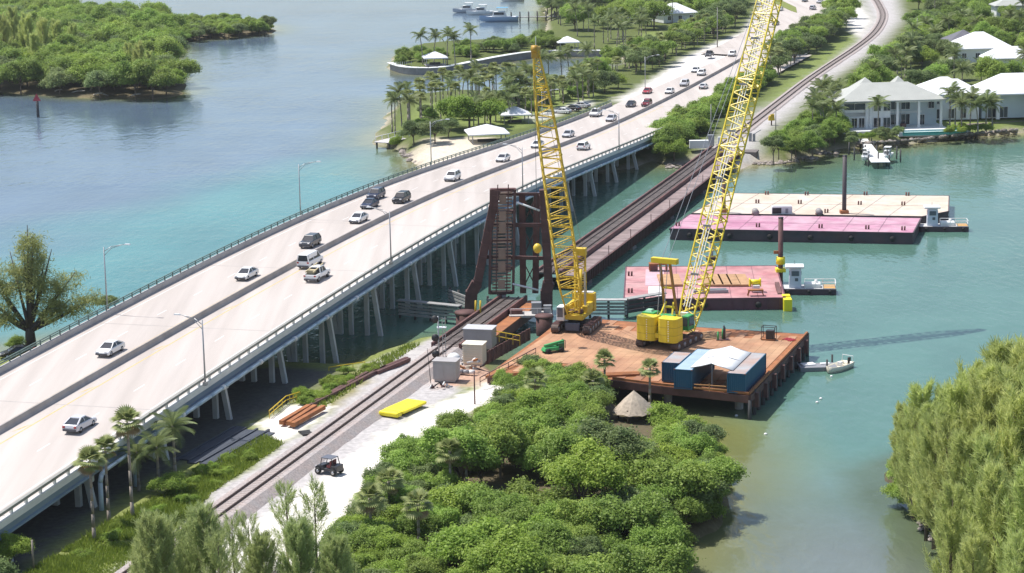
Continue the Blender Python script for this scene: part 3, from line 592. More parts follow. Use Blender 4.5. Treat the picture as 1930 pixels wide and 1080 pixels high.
# tower piers, machinery
for x, y, r in ((878, 605, 1.5), (1026, 612, 1.25)):
    p = P(x, y, 1.6); o = MB().tube((0, 0, -3.5), (0, 0, 1.4), r, r, 14).tube((0, 0, 1.1), (0, 0, 1.5), r * 1.12, n=14).build('tower_pier', RUST, None, True, loc=p); tag(o, 'round rusty pier under the %s tower leg of the drawbridge' % ('left' if x < 900 else 'right'), 'bridge pier')
p = P(1000, 590, RZ - .4); mh = thing('machinery_platform', 'pale deck and grey cabinets between the drawbridge tower legs', 'platform', p)
MB().box((0, 0, -.2), (6.5, 3.2, .3)).build('platform_deck', CONC2, mh); MB().box((.9, .2, .8), (1.5, 1.3, 1.7)).build('cabinet', GRYS, mh, bevel=.05); MB().box((2.6, .6, .5), (1.2, .9, 1.1)).build('cabinet', GRYS, mh); MB().bar((-3, -1.4, 1.), (3, -1.4, 1.), .08).build('handrail', LAMPW, mh)
for x in (-3, -1, 1, 3): MB().bar((x, -1.4, 0), (x, -1.4, 1.), .08).build('handrail_post', LAMPW, mh)
for x in (-2.5, 2.5):
    for y in (-1., 1.): MB().tube((x, y, -4), (x, y, -.3), .25).build('support_pile', TIMBD, mh)
MB().box((-2.2, .3, .25), (2., 1.6, .6)).build('machinery_base', RUST, mh)
for x in (896, 905):
    p = P(x, 598, 2.2); o = MB().tube((0, 0, 0), (.1, 0, 2.6), .14, n=8).build('bollard_post', YEL, None, True, loc=p); tag(o, 'slim yellow guard post at the foot of the tower, %s one' % ('left' if x < 900 else 'right'), 'post')

# ------------------------------------------------------------------ timber fenders
def fender(pts, label, z0=.5, z1=2.6, n=4, m=TIMB, cap=False):
    l0 = Vector((pts[0].x, pts[0].y, 0)); o = thing('timber_fender', label, 'fender', l0)
    for i in range(len(pts) - 1):
        a, b = pts[i] - l0, pts[i + 1] - l0; a.z = b.z = 0
        for k in range(n):
            z = z0 + (z1 - z0) * (k + .5) / n; MB().bar(a + Vector((0, 0, z)), b + Vector((0, 0, z)), .28, (z1 - z0) / n * .62).build('wale', m, o)
        L = (b - a).length; d = (b - a).normalized(); nn = max(2, int(L / 2.6)); pr = Vector((-d.y, d.x, 0)) * .36
        for j in range(nn + 1): q = a.lerp(b, j / nn) + pr; MB().tube(q + Vector((0, 0, -2)), q + Vector((0, 0, z1 + .25)), .2, n=7).build('pile', TIMBD, o, True)
        if cap: MB().bar(a + Vector((0, 0, z1 + .35)), b + Vector((0, 0, z1 + .35)), 1.3, .18).build('cap_board', TIMB, o)
fender([P(752, 600, 0), P(868, 612, 0)], 'weathered grey timber fender left of the tower, in bridge shadow', cap=True)
fender([P(846, 574, 0), P(892, 592, 0)], 'grey slatted timber fender beside the left tower foot')
fender([P(918, 592, 0), P(1018, 601, 0)], 'grey slatted timber fender under the raised leaf')
fender([P(1112, 600, 0), P(1182, 600, 0)], 'dark timber fender with pale wales between crane and pink barge', n=4, cap=True)
fender([P(1182, 598, 0), P(1252, 586, 0)], 'dark timber fender leading up to the pink barge', n=3, m=TIMBD, cap=True)

# ------------------------------------------------------------------ work trestle
PZ = 3.2
tp = [P(x, y, PZ) for x, y in [(1521, 630), (1400, 622), (1305, 616), (1135, 602), (1060, 600), (1020, 632), (915, 708), (1000, 700), (1060, 708), (1155, 716), (1250, 728), (1330, 736), (1412, 745)]]
tc = P(1270, 670, 0); tre = thing('work_trestle', 'rust-brown steel work platform on piles carrying both cranes', 'trestle', tc)
tl = [(q.x - tc.x, q.y - tc.y) for q in tp]
MB().prism(tl, PZ - .35, PZ - .03).build('deck_slab', RUSTO, tre)
MB().prism([(x * 0.992, y * 0.992) for x, y in tl], PZ - 1.15, PZ - .36).build('support_beams', RUSTD, tre)
# deck mats laid over the slab
pa = R(70); ax, ay = Vector((math.cos(pa), math.sin(pa), 0)), Vector((math.sin(pa), -math.cos(pa), 0))
mm = MB().box((0, 0, 0), (5.96, 1.175, .07)).mesh('deck_mat', DECKR)
gx, gy = np.meshgrid(np.arange(-14, 15) * 6.0, np.arange(-60, 60) * 1.2); gx = gx + (np.arange(120)[:, None] % 2) * 3.0
wx, wy = gx * ax.x + gy * ay.x, gx * ax.y + gy * ay.y; inn = sdist(wx, wy, tl)
ok = np.ones(wx.shape, bool)
for e in (-2.9, 2.9):
    for f_ in (-.55, .55): ok &= sdist(wx + ax.x * e + ay.x * f_, wy + ax.y * e + ay.y * f_, tl) > .05
cand = [(wx[i, j], wy[i, j]) for i, j in zip(*np.nonzero(ok))]
for x, y in cand[:300]: inst('deck_mat', mm, tre, (x, y, PZ + random.uniform(-.006, .006)), pa)
i0 = 0
def fascia(a, b, nm='edge_beam', m=RUST, h=.95, z=None):
    a, b = Vector((*a, 0)), Vector((*b, 0)); z = z or PZ - .5; d = (b - a).normalized(); nrm = Vector((d.y, -d.x, 0))
    if nrm.dot((a + b) / 2) < 0: nrm = -nrm
    MB().bar(a + nrm * .12 + Vector((0, 0, z)), b + nrm * .12 + Vector((0, 0, z)), .22, h).build(nm, m, tre)
for i in (8, 9, 10, 11, 12, 0, 1, 2, 3): fascia(tl[i], tl[(i + 1) % 13])
for i in (9, 10, 11, 12):                                   # orange kerb timbers along the camera-side edge
    a, b = Vector((*tl[i], PZ + .25)), Vector((*tl[i + 1 if i < 12 else 0], PZ + .25)); MB().bar(a, b, .3, .3).build('kerb_timber', RUSTO, tre)
for x, y in ((1259, 757), (1393, 770)):
    p = P(x, y, 0) - tc; MB().tube((p.x, p.y, -2), (p.x, p.y, PZ - .9), .56, n=14).build('concrete_pile', CONC2, tre, True)
a, b = Vector((*tl[12], 0)), Vector((*tl[0], 0)); nrm = Vector((1, -.3, 0)) * .3
for k in range(15):
    q = a.lerp(b, k / 14) + nrm * .2; MB().tube((q.x, q.y, -2), (q.x, q.y, PZ - .6 + (.8 if k in (1, 14) else 0)), .26, n=8).build('fender_pile', TIMBD, tre, True)
for k in range(1, 14, 2):
    q = a.lerp(b, k / 14) + nrm * .8; MB().box((q.x, q.y, PZ - 1.2), (.5, .9, 1.9), pa).build('fender_panel', RUSTD, tre)
for k in range(5):
    for j in range(3):
        q = Vector((*tl[9], 0)).lerp(Vector((*tl[12], 0)), (k + .4) / 5).lerp(Vector((*tl[0], 0)).lerp(Vector((*tl[3], 0)), 1 - (k + .4) / 5), .22 + .3 * j)
        MB().tube((q.x, q.y, -2), (q.x, q.y, PZ - 1), .4, n=10).build('steel_pile', RUSTD, tre, True)
# ------------------------------------------------------------------ containers and canopy
CL, CW, CH = 11.6, 2.44, 2.6
def corr(p0, p1, z0, z1, n, dep):
    p0, p1 = Vector(p0), Vector(p1); d = p1 - p0; nr = Vector((d.y, -d.x, 0)).normalized(); mb = MB(); ks = []
    for i in range(n):
        for f_, o in ((0, 0), (.3, 0), (.45, dep), (.85, dep)): ks.append(((i + f_) / n, -o))
    ks.append((1, 0))
    for k, o in ks: q = p0 + d * k + nr * o; mb.v += [(q.x, q.y, z0), (q.x, q.y, z1)]
    for i in range(len(ks) - 1): mb.f.append((2 * i, 2 * i + 2, 2 * i + 3, 2 * i + 1))
    return mb
def container(px, label, roofm, L=CL):
    p = P(*px, PZ + .12 + CH); p.z = PZ + .12; o = thing('shipping_container', label, 'container', p, R(-20), 'blue containers on the work platform')
    e = .06; corr((e, .08, 0), (CW - e, .08, 0), .16, CH - .1, 9, .06).build('end_wall', BLUEC, o); corr((CW - .08, e, 0), (CW - .08, L - e, 0), .16, CH - .1, 40, .06).build('side_wall', BLUEC, o)
    corr((CW - e, L - .08, 0), (e, L - .08, 0), .16, CH - .1, 9, .06).build('end_wall', BLUEC, o); corr((.08, L - e, 0), (.08, e, 0), .16, CH - .1, 40, .06).build('side_wall', BLUEC, o)
    MB().box((CW / 2, L / 2, .08), (CW - .1, L - .1, .14)).build('floor', RUSTD, o); MB().box((CW / 2, L / 2, CH - .04), (CW - .12, L - .12, .07)).build('roof', roofm, o)
    for x in (.07, CW - .07):
        for y in (.07, L - .07): MB().box((x, y, CH / 2), (.14, .14, CH)).build('corner_post', BLUEC, o)
        MB().box((x, L / 2, CH - .05), (.1, L - .3, .1)).build('top_rail', BLUEC, o); MB().box((x, L / 2, .06), (.12, L - .3, .12)).build('bottom_rail', BLUEC, o)
    for y in (.07, L - .07): MB().box((CW / 2, y, CH - .05), (CW - .3, .1, .1)).build('top_rail', BLUEC, o); MB().box((CW / 2, y, .06), (CW - .3, .12, .12)).build('bottom_rail', BLUEC, o)
    for y in (.07, L - .07):
        for x in (.08, CW - .08): MB().box((x, y, CH - .06), (.2, .2, .14)).build('corner_casting', RUSTD, o)
    return o
container((1370, 703), 'blue shipping container with rust-streaked roof at the right end of the platform', CONTR)
container((1270, 695.5), 'blue shipping container with pale blue roof supporting the canopy on its left', CONTB)
container((1247, 682.5), 'blue shipping container set back behind the palm, leftmost of the three', CONTR, 6.06)
c2 = P(1270, 695.5, PZ + .12 + CH); c1 = P(1370, 703, PZ + .12 + CH); RM = Matrix.Rotation(R(-20), 3, 'Z'); lo = RM.inverted() @ (c1 - c2)
cy_ = thing('canopy_roof', 'white gabled fabric canopy stretched between the two long containers', 'canopy', (c2.x, c2.y, PZ + .12 + CH), R(-20))
x0, x1 = CW - .5, lo.x + .5; y0, y1 = 1.0, CL - .6; xm = (x0 + x1) / 2
for nm, xa, xb, za, zb in (('fabric_panel', x0, xm, .12, .85), ('fabric_panel', xm, x1, .85, .12)):
    mb = MB(); n_ = 6
    for i in range(n_ + 1):
        y = y0 + (y1 - y0) * i / n_; sag = -.06 * math.sin(math.pi * i / n_ * 3) ** 2
        for f_ in (0, .5, 1): mb.v.append((xa + (xb - xa) * f_, y + (0 if nm else 0), za + (zb - za) * f_ + (sag if f_ == .5 else 0) + (-.1 if f_ == .5 else 0)))
    for i in range(n_):
        for j in range(2): mb.f.append((i * 3 + j, i * 3 + j + 1, (i + 1) * 3 + j + 1, (i + 1) * 3 + j))
    o = mb.build(nm, CANV, cy_, True); s_ = o.modifiers.new('thick', 'SOLIDIFY'); s_.thickness = .04
for y in (y0 + .05, (y0 + y1) / 2, y1 - .05): MB().path([Vector((x0, y, .05)), Vector((xm, y, .76)), Vector((x1, y, .05))], [.05] * 3, 6).build('frame_hoop', GRYS, cy_, True)
MB().tube((xm, y0 + .2, -CH), (xm, y0 + .2, .72), .07, n=6).build('post', GRYS, cy_)
MB().bar((x0 + .8, -.2, -CH + .35), (x1 - .6, -.2, -CH + .35), .12, .12).bar((x0 + .8, -.2, -CH + .8), (x1 - .6, -.2, -CH + .8), .1, .1).bar((xm, -.2, -CH), (xm, -.2, -CH + 1.), .1, .1).build('guard_rail', mat('guard_orange', (.6, .3, .12), .7, var=.15), cy_)

# ------------------------------------------------------------------ lattice cranes
def lattice(parent, a, b, side, prof, npan, m, ch=.1, lc=.055, name='boom_section', splits=(0, .12, .36, .62, .86, 1)):
    a, b = Vector(a), Vector(b); d = b - a; L = d.length; dn = d.normalized(); sx = Vector(side); sx = (sx - dn * sx.dot(dn)).normalized(); sy = dn.cross(sx)
    fr = [q[0] for q in prof]; wd = [q[1] for q in prof]; hd = [q[2] for q in prof]
    def cor(f_, i): k = ((-1, -1), (1, -1), (1, 1), (-1, 1))[i]; return a + d * f_ + sx * (np.interp(f_, fr, wd) / 2 * k[0]) + sy * (np.interp(f_, fr, hd) / 2 * k[1])
    for s0, s1 in zip(splits[:-1], splits[1:]):
        mb = MB(); n = max(2, round(npan * (s1 - s0)))
        for k in range(n):
            f0, f1 = s0 + (s1 - s0) * k / n, s0 + (s1 - s0) * (k + 1) / n
            for i in range(4):
                mb.tube(cor(f0, i), cor(f1, i), ch, n=6, cap=False); j = (i + 1) % 4; fm = (f0 + f1) / 2
                mb.tube(cor(f0, i), cor(fm, j), lc, n=4, cap=False); mb.tube(cor(fm, j), cor(f1, i), lc, n=4, cap=False)
                if k == 0: mb.tube(cor(f0, i), cor(f0, j), lc * 1.3, n=4, cap=False)
        for i in range(4): mb.tube(cor(s1, i), cor(s1, (i + 1) % 4), lc * 1.4, n=4, cap=False); mb.sphere(cor(s1, i), ch * 1.7, 6, 4)
        mb.build(name, m, parent)
    return cor
def crawler(parent, x, L, wd, h, m=RUSTD):
    mb = MB(); prof = []; r = h / 2
    for i in range(9): t = -math.pi / 2 - math.pi * i / 8; prof.append((-L / 2 + r + r * math.cos(t), r + r * math.sin(t)))
    for i in range(9): t = math.pi / 2 - math.pi * i / 8; prof.append((L / 2 - r + r * math.cos(t), r + r * math.sin(t)))
    o = MB().xprism(prof, x - wd / 2, x + wd / 2).build('crawler_track', mat('track_steel', (.1, .07, .06), .7, metal=.3, var=.3, vscale=2.), parent, bevel=.03)
    sm_ = MB().box((0, 0, 0), (wd + .08, .22, .1)).mesh('track_shoe', m)
    y = -L / 2 + r
    while y < L / 2 - r + .1: inst('track_shoe', sm_, o, (x, y, h + .03)); y += .42
    for y in np.linspace(-L / 2 + r, L / 2 - r, 5):
        MB().tube((x - wd / 2 - .05, y, r), (x + wd / 2 + .05, y, r), r * .55, n=10).build('roller', GRYS, o, True)
    return o
# crane 1: faces the camera, boom raised nearly upright
k1 = P(1087, 620, PZ + .05); cr1 = thing('crawler_crane', 'golden-yellow crawler crane beside the drawbridge tower, boom nearly upright', 'crane', k1, R(163), 'lattice boom cranes')
M1 = Matrix.Rotation(R(163), 3, 'Z'); 
def l1(v): return M1.inverted() @ (Vector(v) - k1)
crawler(cr1, -2.35, 7.4, 1.05, 1.25, RUST); crawler(cr1, 2.35, 7.4, 1.05, 1.25, RUST)
MB().box((0, 0, .95), (3.8, 2.4, .8)).build('carbody', BLK, cr1, bevel=.06); MB().box((0, 2.3, .85), (2.1, .5, 1.1)).build('carbody_counterweight', mat('dark_blue_steel', (.07, .09, .13), .5, var=.1), cr1, bevel=.06); MB().tube((0, 0, 1.3), (0, 0, 1.75), 1.25, n=18).build('slew_ring', BLK, cr1, True)
MB().box((0, -1.2, 2.1), (2.9, 6.2, .7)).build('upper_frame', YEL, cr1, bevel=.06); MB().box((1.15, -1.6, 3.0), (.75, 4.2, 1.25)).build('engine_house', YEL, cr1, bevel=.08); MB().box((-1.2, -1.9, 2.9), (.8, 3.6, 1.1)).build('engine_house', YEL, cr1, bevel=.08)
MB().box((0, -4.4, 3.2), (3.4, 1.2, 2.7)).build('counterweight', YEL, cr1, bevel=.1); MB().box((0, -4.4, 4.62), (2.8, 1.0, .14)).build('counterweight_lid', WHT, cr1)
cab = MB().box((1.75, 1.7, 2.75), (1.15, 1.9, 2.1), taper=.9).build('cab', WHT, cr1, bevel=.12)
MB().box((1.75, 2.64, 2.95), (.86, .08, 1.35)).build('window', GLASSB, cab); MB().box((2.31, 1.7, 3.0), (.08, 1.4, 1.1)).build('window', GLASSB, cab); MB().box((1.2, 1.7, 3.0), (.08, 1.4, 1.1)).build('window', GLASSB, cab)
for x in (-.55, .55): MB().tube((x, -.2, 2.6), (x, .9, 2.6), .5, n=12).build('winch_drum', RUSTD, cr1, True)
bfoot = l1(AT(1080, 589, k1.y - 1.5)); btip = l1(AT(1010, 96, k1.y - 9.)); sd = l1(k1 + Vector((1, .1, 0)))
lattice(cr1, bfoot, btip, sd, [(0, 1.7, 1.0), (.1, 2.9, 2.5), (.25, 3.1, 2.8), (.62, 2.75, 2.5), (.78, 2.3, 2.0), (.9, 1.5, 1.3), (.97, .9, .8), (1, .6, .6)], 27, YEL, .12, .06)
tipw = AT(1010, 96, k1.y - 9.); hd_ = MB(); bt = l1(tipw); 
MB().box(bt + Vector((0, 0, -.2)), (.9, 1.6, 1.5)).build('boom_head', mat('boom_head_amber', (.45, .26, .03), .5, var=.2), cr1, bevel=.1); MB().tube(bt + Vector((-.4, .6, .3)), bt + Vector((.4, .6, .3)), .55, n=12).build('sheave', MATS['boom_head_amber'], cr1, True); MB().tube(bt + Vector((0, 0, .5)), bt + Vector((0, 0, 2.)), .05, n=5).build('anemometer_mast', LAMPW, cr1)
# mast behind the boom, pendants, ladder, backstops, rope, ball
mf = l1(AT(1094, 588, k1.y + .8)); mt = l1(AT(1093, 476, k1.y + 3.))
lattice(cr1, mf, mt, sd, [(0, 1.5, .7), (.5, 1.5, .9), (1, 1.5, .8)], 9, YEL, .12, .06, 'gantry_mast', (0, .5, 1))
MB().box(mt + Vector((0, 0, .15)), (1.9, 1.1, 1.1)).build('mast_head', YEL, cr1, bevel=.08)
for k in (-.5, .5): MB().tube(mt + Vector((k, 0, .3)), bt + Vector((k * .4, 0, 0)), .035, n=5, cap=False).build('pendant_line', GRYS, cr1)
for k in (-.6, .6): MB().tube(mt + Vector((k, 0, 0)), Vector((k, -4., 3.6)), .04, n=5, cap=False).build('hoist_line', GRYS, cr1)
MB().bar(l1(AT(1103, 590, k1.y)), l1(AT(1102, 512, k1.y + 1.)), .2, .35).build('backstop', LAMPM, cr1)
tube_ = MB().tube(l1(AT(1092, 590, k1.y - .8)), l1(AT(1095, 508, k1.y - .6)), .22, n=8); tube_.build('backstop', YEL, cr1, True)
rp0 = tipw + Vector((-.3, 0, -.4)); ballp = AT(1013, 468, tipw.y)
MB().tube(l1(rp0), l1(Vector((ballp.x, ballp.y, ballp.z + .6))), .03, n=4, cap=False).build('hoist_rope', BLK, cr1); MB().sphere(l1(ballp), .62, 12, 8, 1.15).build('hook_ball', YEL, cr1, True); MB().tube(l1(ballp + Vector((0, 0, -1.5))), l1(ballp + Vector((0, 0, -.6))), .07, n=6).build('hook', BLK, cr1)
# crane 2: back to the camera, boom going up and away to the right
k2 = P(1262, 647, PZ + .05); A2 = R(-31); cr2 = thing('crawler_crane', 'lemon-yellow crawler crane beside the containers, boom slanting up out of view', 'crane', k2, A2, 'lattice boom cranes'); M2 = Matrix.Rotation(A2, 3, 'Z')
def l2(v): return M2.inverted() @ (Vector(v) - k2)
crawler(cr2, -2.7, 8.2, 1.1, 1.2, RUSTD); crawler(cr2, 2.7, 8.2, 1.1, 1.2, RUSTD)
MB().box((0, 0, .9), (4.6, 2.6, .8)).build('carbody', BLK, cr2, bevel=.06); MB().tube((0, 0, 1.2), (0, 0, 1.6), 1.4, n=18).build('slew_ring', BLK, cr2, True)
MB().box((0, -.3, 1.95), (2.9, 7.4, .7)).build('upper_frame', YEL2, cr2, bevel=.06)
for sx_, rz_ in ((-1, .0), (1, 0.)):
    prof = []; cx = sx_ * 1.68
    for i in range(7): t = math.pi + math.pi * i / 6; prof.append((cx + 1.5 * math.copysign(abs(math.cos(t)) ** .55, math.cos(t)), -3.7 + .75 * math.sin(t)))
    prof += [(cx + 1.5, -2.2), (cx - 1.5, -2.2)]
    cw = MB().prism(prof, 1.15, 4.55).build('counterweight', YEL2, cr2, bevel=.07)
    for zz in np.linspace(1.5, 4.2, 9): MB().box((cx + .35, -4.46, zz), (.12, .1, .1)).build('lifting_lug', WHT, cw)
    for zz in (2.2, 3.3): MB().prism([(q[0] * 1.004 - cx * .004, q[1] - .012) for q in prof], zz, zz + .035).build('slab_joint', mat('joint_dark', (.25, .2, .02), .6), cw)
MB().box((0, -.9, 3.2), (3.3, 2.6, 2.0)).build('machine_house', YEL2, cr2, bevel=.08)
for zz in (1.7, 2.4, 3.1, 3.8): MB().bar((-.45, -3.4, zz), (.45, -3.4, zz), .12).build('rung', YEL2, cr2)
for x in (-.25, .3): MB().tube((x - .3, -2.9, 2.7), (x + .3, -2.9, 3.9), .22, n=10).build('rope_drum', RUSTD, cr2, True)
MB().box((-2.15, -1.6, 3.6), (1.9, 1.8, 2.3)).build('engine_house', GREEN, cr2, bevel=.08); MB().box((-2.25, -1.6, 4.86), (1.1, 1.1, .35), taper=.7).build('exhaust_cover', mat('pale_green', (.35, .6, .42), .5), cr2); MB().box((.2, -1.3, 3.4), (2.2, 1.6, 2.0)).build('winch_house', GREEN, cr2, bevel=.06)
c2b = MB().box((2.0, 1.8, 2.9), (1.15, 2.0, 2.1), taper=.92).build('cab', GREEN, cr2, bevel=.1); MB().box((2.0, .78, 3.1), (.8, .08, 1.2)).build('window', GLASSB, c2b); MB().box((2.57, 1.8, 3.1), (.08, 1.5, 1.2)).build('window', GLASSB, c2b)
f2 = AT(1292, 622, k2.y + 3.2); t2 = AT(1450, 0, k2.y + 25.); t2 = f2 + (t2 - f2) * 1.28; bf = l2(f2); bt2 = l2(t2); sd2 = Vector((1, 0, 0))
lattice(cr2, bf, bt2, sd2, [(0, 2.0, 1.2), (.08, 2.7, 2.3), (.2, 2.9, 2.4), (.85, 2.8, 2.3), (.97, 1.2, 1.2), (1, .8, .8)], 34, YEL2, .15, .085, splits=(0, .1, .26, .42, .58, .74, .9, 1))
dn2 = (bt2 - bf).normalized(); nup = dn2.cross(Vector((1, 0, 0))).normalized(); nup = nup if nup.z > 0 else -nup
for k in (-.42, 0, .42): MB().tube(bf + Vector((k, 0, 0)) + nup * 1.5 + dn2 * 3, bt2 + Vector((k, 0, 0)) + nup * .5, .085, n=6, cap=False).build('pendant_bar', mat('pendant_white', (.75, .74, .68), .5), cr2)
MB().box(bf + dn2 * 1.5 + nup * 1.3, (1.1, .5, 1.4)).build('rope_guide', LAMPW, cr2)
for fr in np.linspace(.12, .9, 8): q = bf.lerp(bt2, float(fr)) + nup * 1.55; MB().bar(q - Vector((.6, 0, 0)), q + Vector((.6, 0, 0)), .16, .3).build('pendant_spreader', GRYS, cr2)
mt2 = l2(AT(1253, 494, k2.y - 1.)); 
for k in (-.95, .95):
    MB().bar(Vector((k, 1.0, 2.3)), mt2 + Vector((k * .8, 0, 0)), .3, .3).build('mast_leg', mat('mast_brown', (.33, .17, .05), .6, var=.2), cr2)
    MB().bar(Vector((k * 1.3, -2.2, 2.3)), Vector((k, 1.0, 2.3)).lerp(mt2, .38), .22).build('mast_brace', YEL2, cr2)
for f_ in (.3, .6): q = Vector((0, 1., 2.3)).lerp(mt2, f_); MB().bar(q - Vector((.9, 0, 0)), q + Vector((.9, 0, 0)), .25).build('mast_crossbar', YEL2, cr2)
MB().box(mt2 + Vector((0, 0, .2)), (4.0, .8, .75)).build('mast_head', YEL2, cr2, bevel=.06)
for k in (-.5, .5): MB().tube(mt2 + Vector((k, 0, .3)), bt2 + Vector((k * .5, 0, 0)), .04, n=5, cap=False).build('suspension_line', GRYS, cr2); MB().tube(mt2 + Vector((k, 0, .3)), Vector((k, -3., 3.)), .05, n=5, cap=False).build('hoist_line', GRYS, cr2)

# ------------------------------------------------------------------ small things on the platform
def frame_box(px, label):
    p = P(*px, PZ + .06); o = thing('generator_skid', label, 'generator', p, R(-20)); MB().box((.2, 0, .75), (1.1, .9, 1.3)).build('engine_box', BLK, o, bevel=.05); MB().box((0, 0, .08), (2., 1.2, .12)).build('skid', RUSTO, o)
    for x in (-.95, .95):
        for y in (-.55, .55): MB().tube((x, y, 0), (x, y, 1.9), .05, n=6).build('frame_post', BLK, o)
        MB().tube((x, -.55, 1.9), (x, .55, 1.9), .05, n=6).build('frame_bar', BLK, o)
    for y in (-.55, .55): MB().tube((-.95, y, 1.9), (.95, y, 1.9), .05, n=6).build('frame_bar', BLK, o)
frame_box((1449, 640), 'black generator in a tubular frame near the platform corner')
p = P(1362, 640, PZ + .05); o = thing('welding_cylinder_rack', 'dark gas bottles standing on the platform behind the canopy', 'gas bottles', p)
for i, (x, y, h) in enumerate(((0, 0, 1.5), (.3, .2, 1.7), (-.7, -.4, 1.2), (.15, -.25, 2.0))): MB().tube((x, y, 0), (x, y, h), .14, .13, 8).sphere((x, y, h), .13, 8, 4).build('bottle', BLK if i % 2 else GREEN, o, True)
MB().box((0, 0, .05), (1.9, 1.2, .08)).build('tray', RUSTD, o)
def pile_of_bars(name, label, cat, px, z, n, L, wd, m, rz, step=.5, h=.3):
    p = P(*px, z); o = thing(name, label, cat, p, rz)
    for i in range(n): MB().box((random.uniform(-.3, .3) * .6, (i - n / 2) * step, h / 2), (L * random.uniform(.85, 1.), wd, h), random.uniform(-.03, .03)).build('beam', m, o, bevel=.02)
    return o
pile_of_bars('mat_stack', 'orange timber mats lying on the deck right of the far crane', 'timber mats', (1330, 632), PZ + .04, 5, 5., .7, MATSW, R(20), .9, .12)
pile_of_bars('plank_stack', 'short stack of brown planks near the left edge of the platform', 'planks', (1170, 706), PZ + .04, 4, 5.5, .3, RUSTO, R(5), .42, .25)
pile_of_bars('chain_heap', 'reddish heap of chain and rope near the platform corner', 'chain', (1487, 640), PZ + .04, 6, 1.4, .12, RED, R(40), .3, .12)
# green telescopic lift at the edge of the bushes
p = P(1042, 664, PZ); o = thing('boom_lift', 'bright green machine parked on the rusty ramp behind the bushes', 'machine', p, R(25)); MB().box((0, 0, .6), (3.2, 1.3, .5), taper=.85).build('body', GREEN, o, bevel=.08); MB().bar((-1.3, 0, 1.), (1.7, 0, 1.4), .4, .4).build('boom', GREEN, o); MB().box((1.1, 0, .9), (.9, 1.2, .8)).build('engine_cover', mat('dark_green', (.02, .12, .05), .5), o, bevel=.06)
for x in (-1., 1.):
    for y in (-.7, .7): MB().tube((x, y - .12, .38), (x, y + .12, .38), .38, n=12).build('wheel', TYRE, o, True)
MB().bar((1.7, -.5, 0.5), (1.7, -.5, 1.6), .07).bar((1.7, .5, .5), (1.7, .5, 1.6), .07).bar((1.7, -.5, 1.6), (1.7, .5, 1.6), .07).build('guard_frame', BLK, o)
def handrail(name, label, pts, h, m, posts=6, mid=True):
    l0 = pts[0].copy(); o = thing(name, label, 'handrail', l0); mb = MB()
    for i in range(len(pts) - 1):
        a, b = pts[i] - l0, pts[i + 1] - l0; MB().bar(a + Vector((0, 0, h)), b + Vector((0, 0, h)), .1).build('top_rail', m, o)
        if mid: MB().bar(a + Vector((0, 0, h * .52)), b + Vector((0, 0, h * .52)), .08).build('mid_rail', m, o)
        for j in range(posts + 1): q = a.lerp(b, j / posts); MB().bar(q, q + Vector((0, 0, h)), .09).build('post', m, o)
handrail('ramp_handrail', 'dark pipe handrail along the bush side of the ramp', [P(905, 728, 2.4), P(1010, 672, PZ)], 1.2, RUSTD, 6)
handrail('yellow_barrier', 'yellow safety barrier in front of the trestle gap', [P(928, 642, PZ - .3), P(980, 652, PZ - .3)], 1.5, YEL, 4)
handrail('yellow_barrier', 'yellow handrail round the white gravel pad under the bridge', [P(508, 790, 2.), P(540, 762, 2.), P(566, 754, 2.)], 1.1, YEL, 4)
handrail('yellow_barrier', 'low yellow rail at the water edge below the bridge', [P(620, 700, 1.9), P(688, 690, 1.9)], .6, YEL, 3, False)
p = P(895, 762, 2.); o = tag(MB().tube((0, 0, 0), (0, 0, 4.4), .1, .08, 8).build('utility_post', RUSTD, None, True, loc=p), 'thin brown post standing at the edge of the bushes by the track', 'post')
p = P(64, 1075, 2.); o = tag(MB().tube((0, 0, 0), (0, 0, 3.2), .12, .1, 8).build('utility_post', BARKP, None, True, loc=p), 'old wooden post at the lower left below the bridge', 'post')
# retaining wall of rusty sheet steel between gravel and trestle
wall = thing('sheet_pile_wall', 'rusty sheet steel wall beside the equipment cabinets', 'retaining wall', P(905, 690, 1.6)); a, b = P(905, 693, 1.6) - P(905, 690, 1.6), P(1000, 640, 1.6) - P(905, 690, 1.6)
for i in range(22): q0, q1 = a.lerp(b, i / 22), a.lerp(b, (i + .82) / 22); off = Vector((0, -.2 if i % 2 else 0, 0)); MB().bar(q0 + off + Vector((0, 0, .9)), q1 + off + Vector((0, 0, .9)), .12, 1.8).build('sheet', RUSTD, wall)
# signal and equipment cabinets by the track
def cabinet(px, d, rz, m, label, z=2.05, roof=None, louver=0, legs=True):
    p = P(*px, z); o = thing('equipment_cabinet', label, 'cabinet', p, rz); MB().box((0, 0, d[2] / 2 + .25), d).build('housing', m, o, bevel=.04); MB().box((0, 0, d[2] + .3), (d[0] + .2, d[1] + .2, .12)).build('roof', roof or m, o)
    for i in range(louver): MB().box((0, -d[1] / 2 - .03, .5 + (d[2] - .4) * i / max(1, louver - 1)), (d[0] * .94, .07, .1)).build('louver', m, o); 
    for i in range(louver): MB().box((-d[0] / 2 - .03, 0, .5 + (d[2] - .4) * i / max(1, louver - 1)), (.07, d[1] * .94, .1)).build('louver', m, o)
    if not louver:
        MB().box((d[0] * .22, -d[1] / 2 - .02, d[2] * .5 + .2), (d[0] * .36, .05, d[2] * .8)).build('door', m, o); MB().box((-d[0] * .22, -d[1] / 2 - .02, d[2] * .5 + .2), (d[0] * .36, .05, d[2] * .8)).build('door', m, o)
    MB().box((0, 0, .12), (d[0] * .9, d[1] * .9, .24)).build('plinth', CONC2, o)
    return o
GRYB = mat('cabinet_grey', (.40, .38, .37), .55, var=.1)
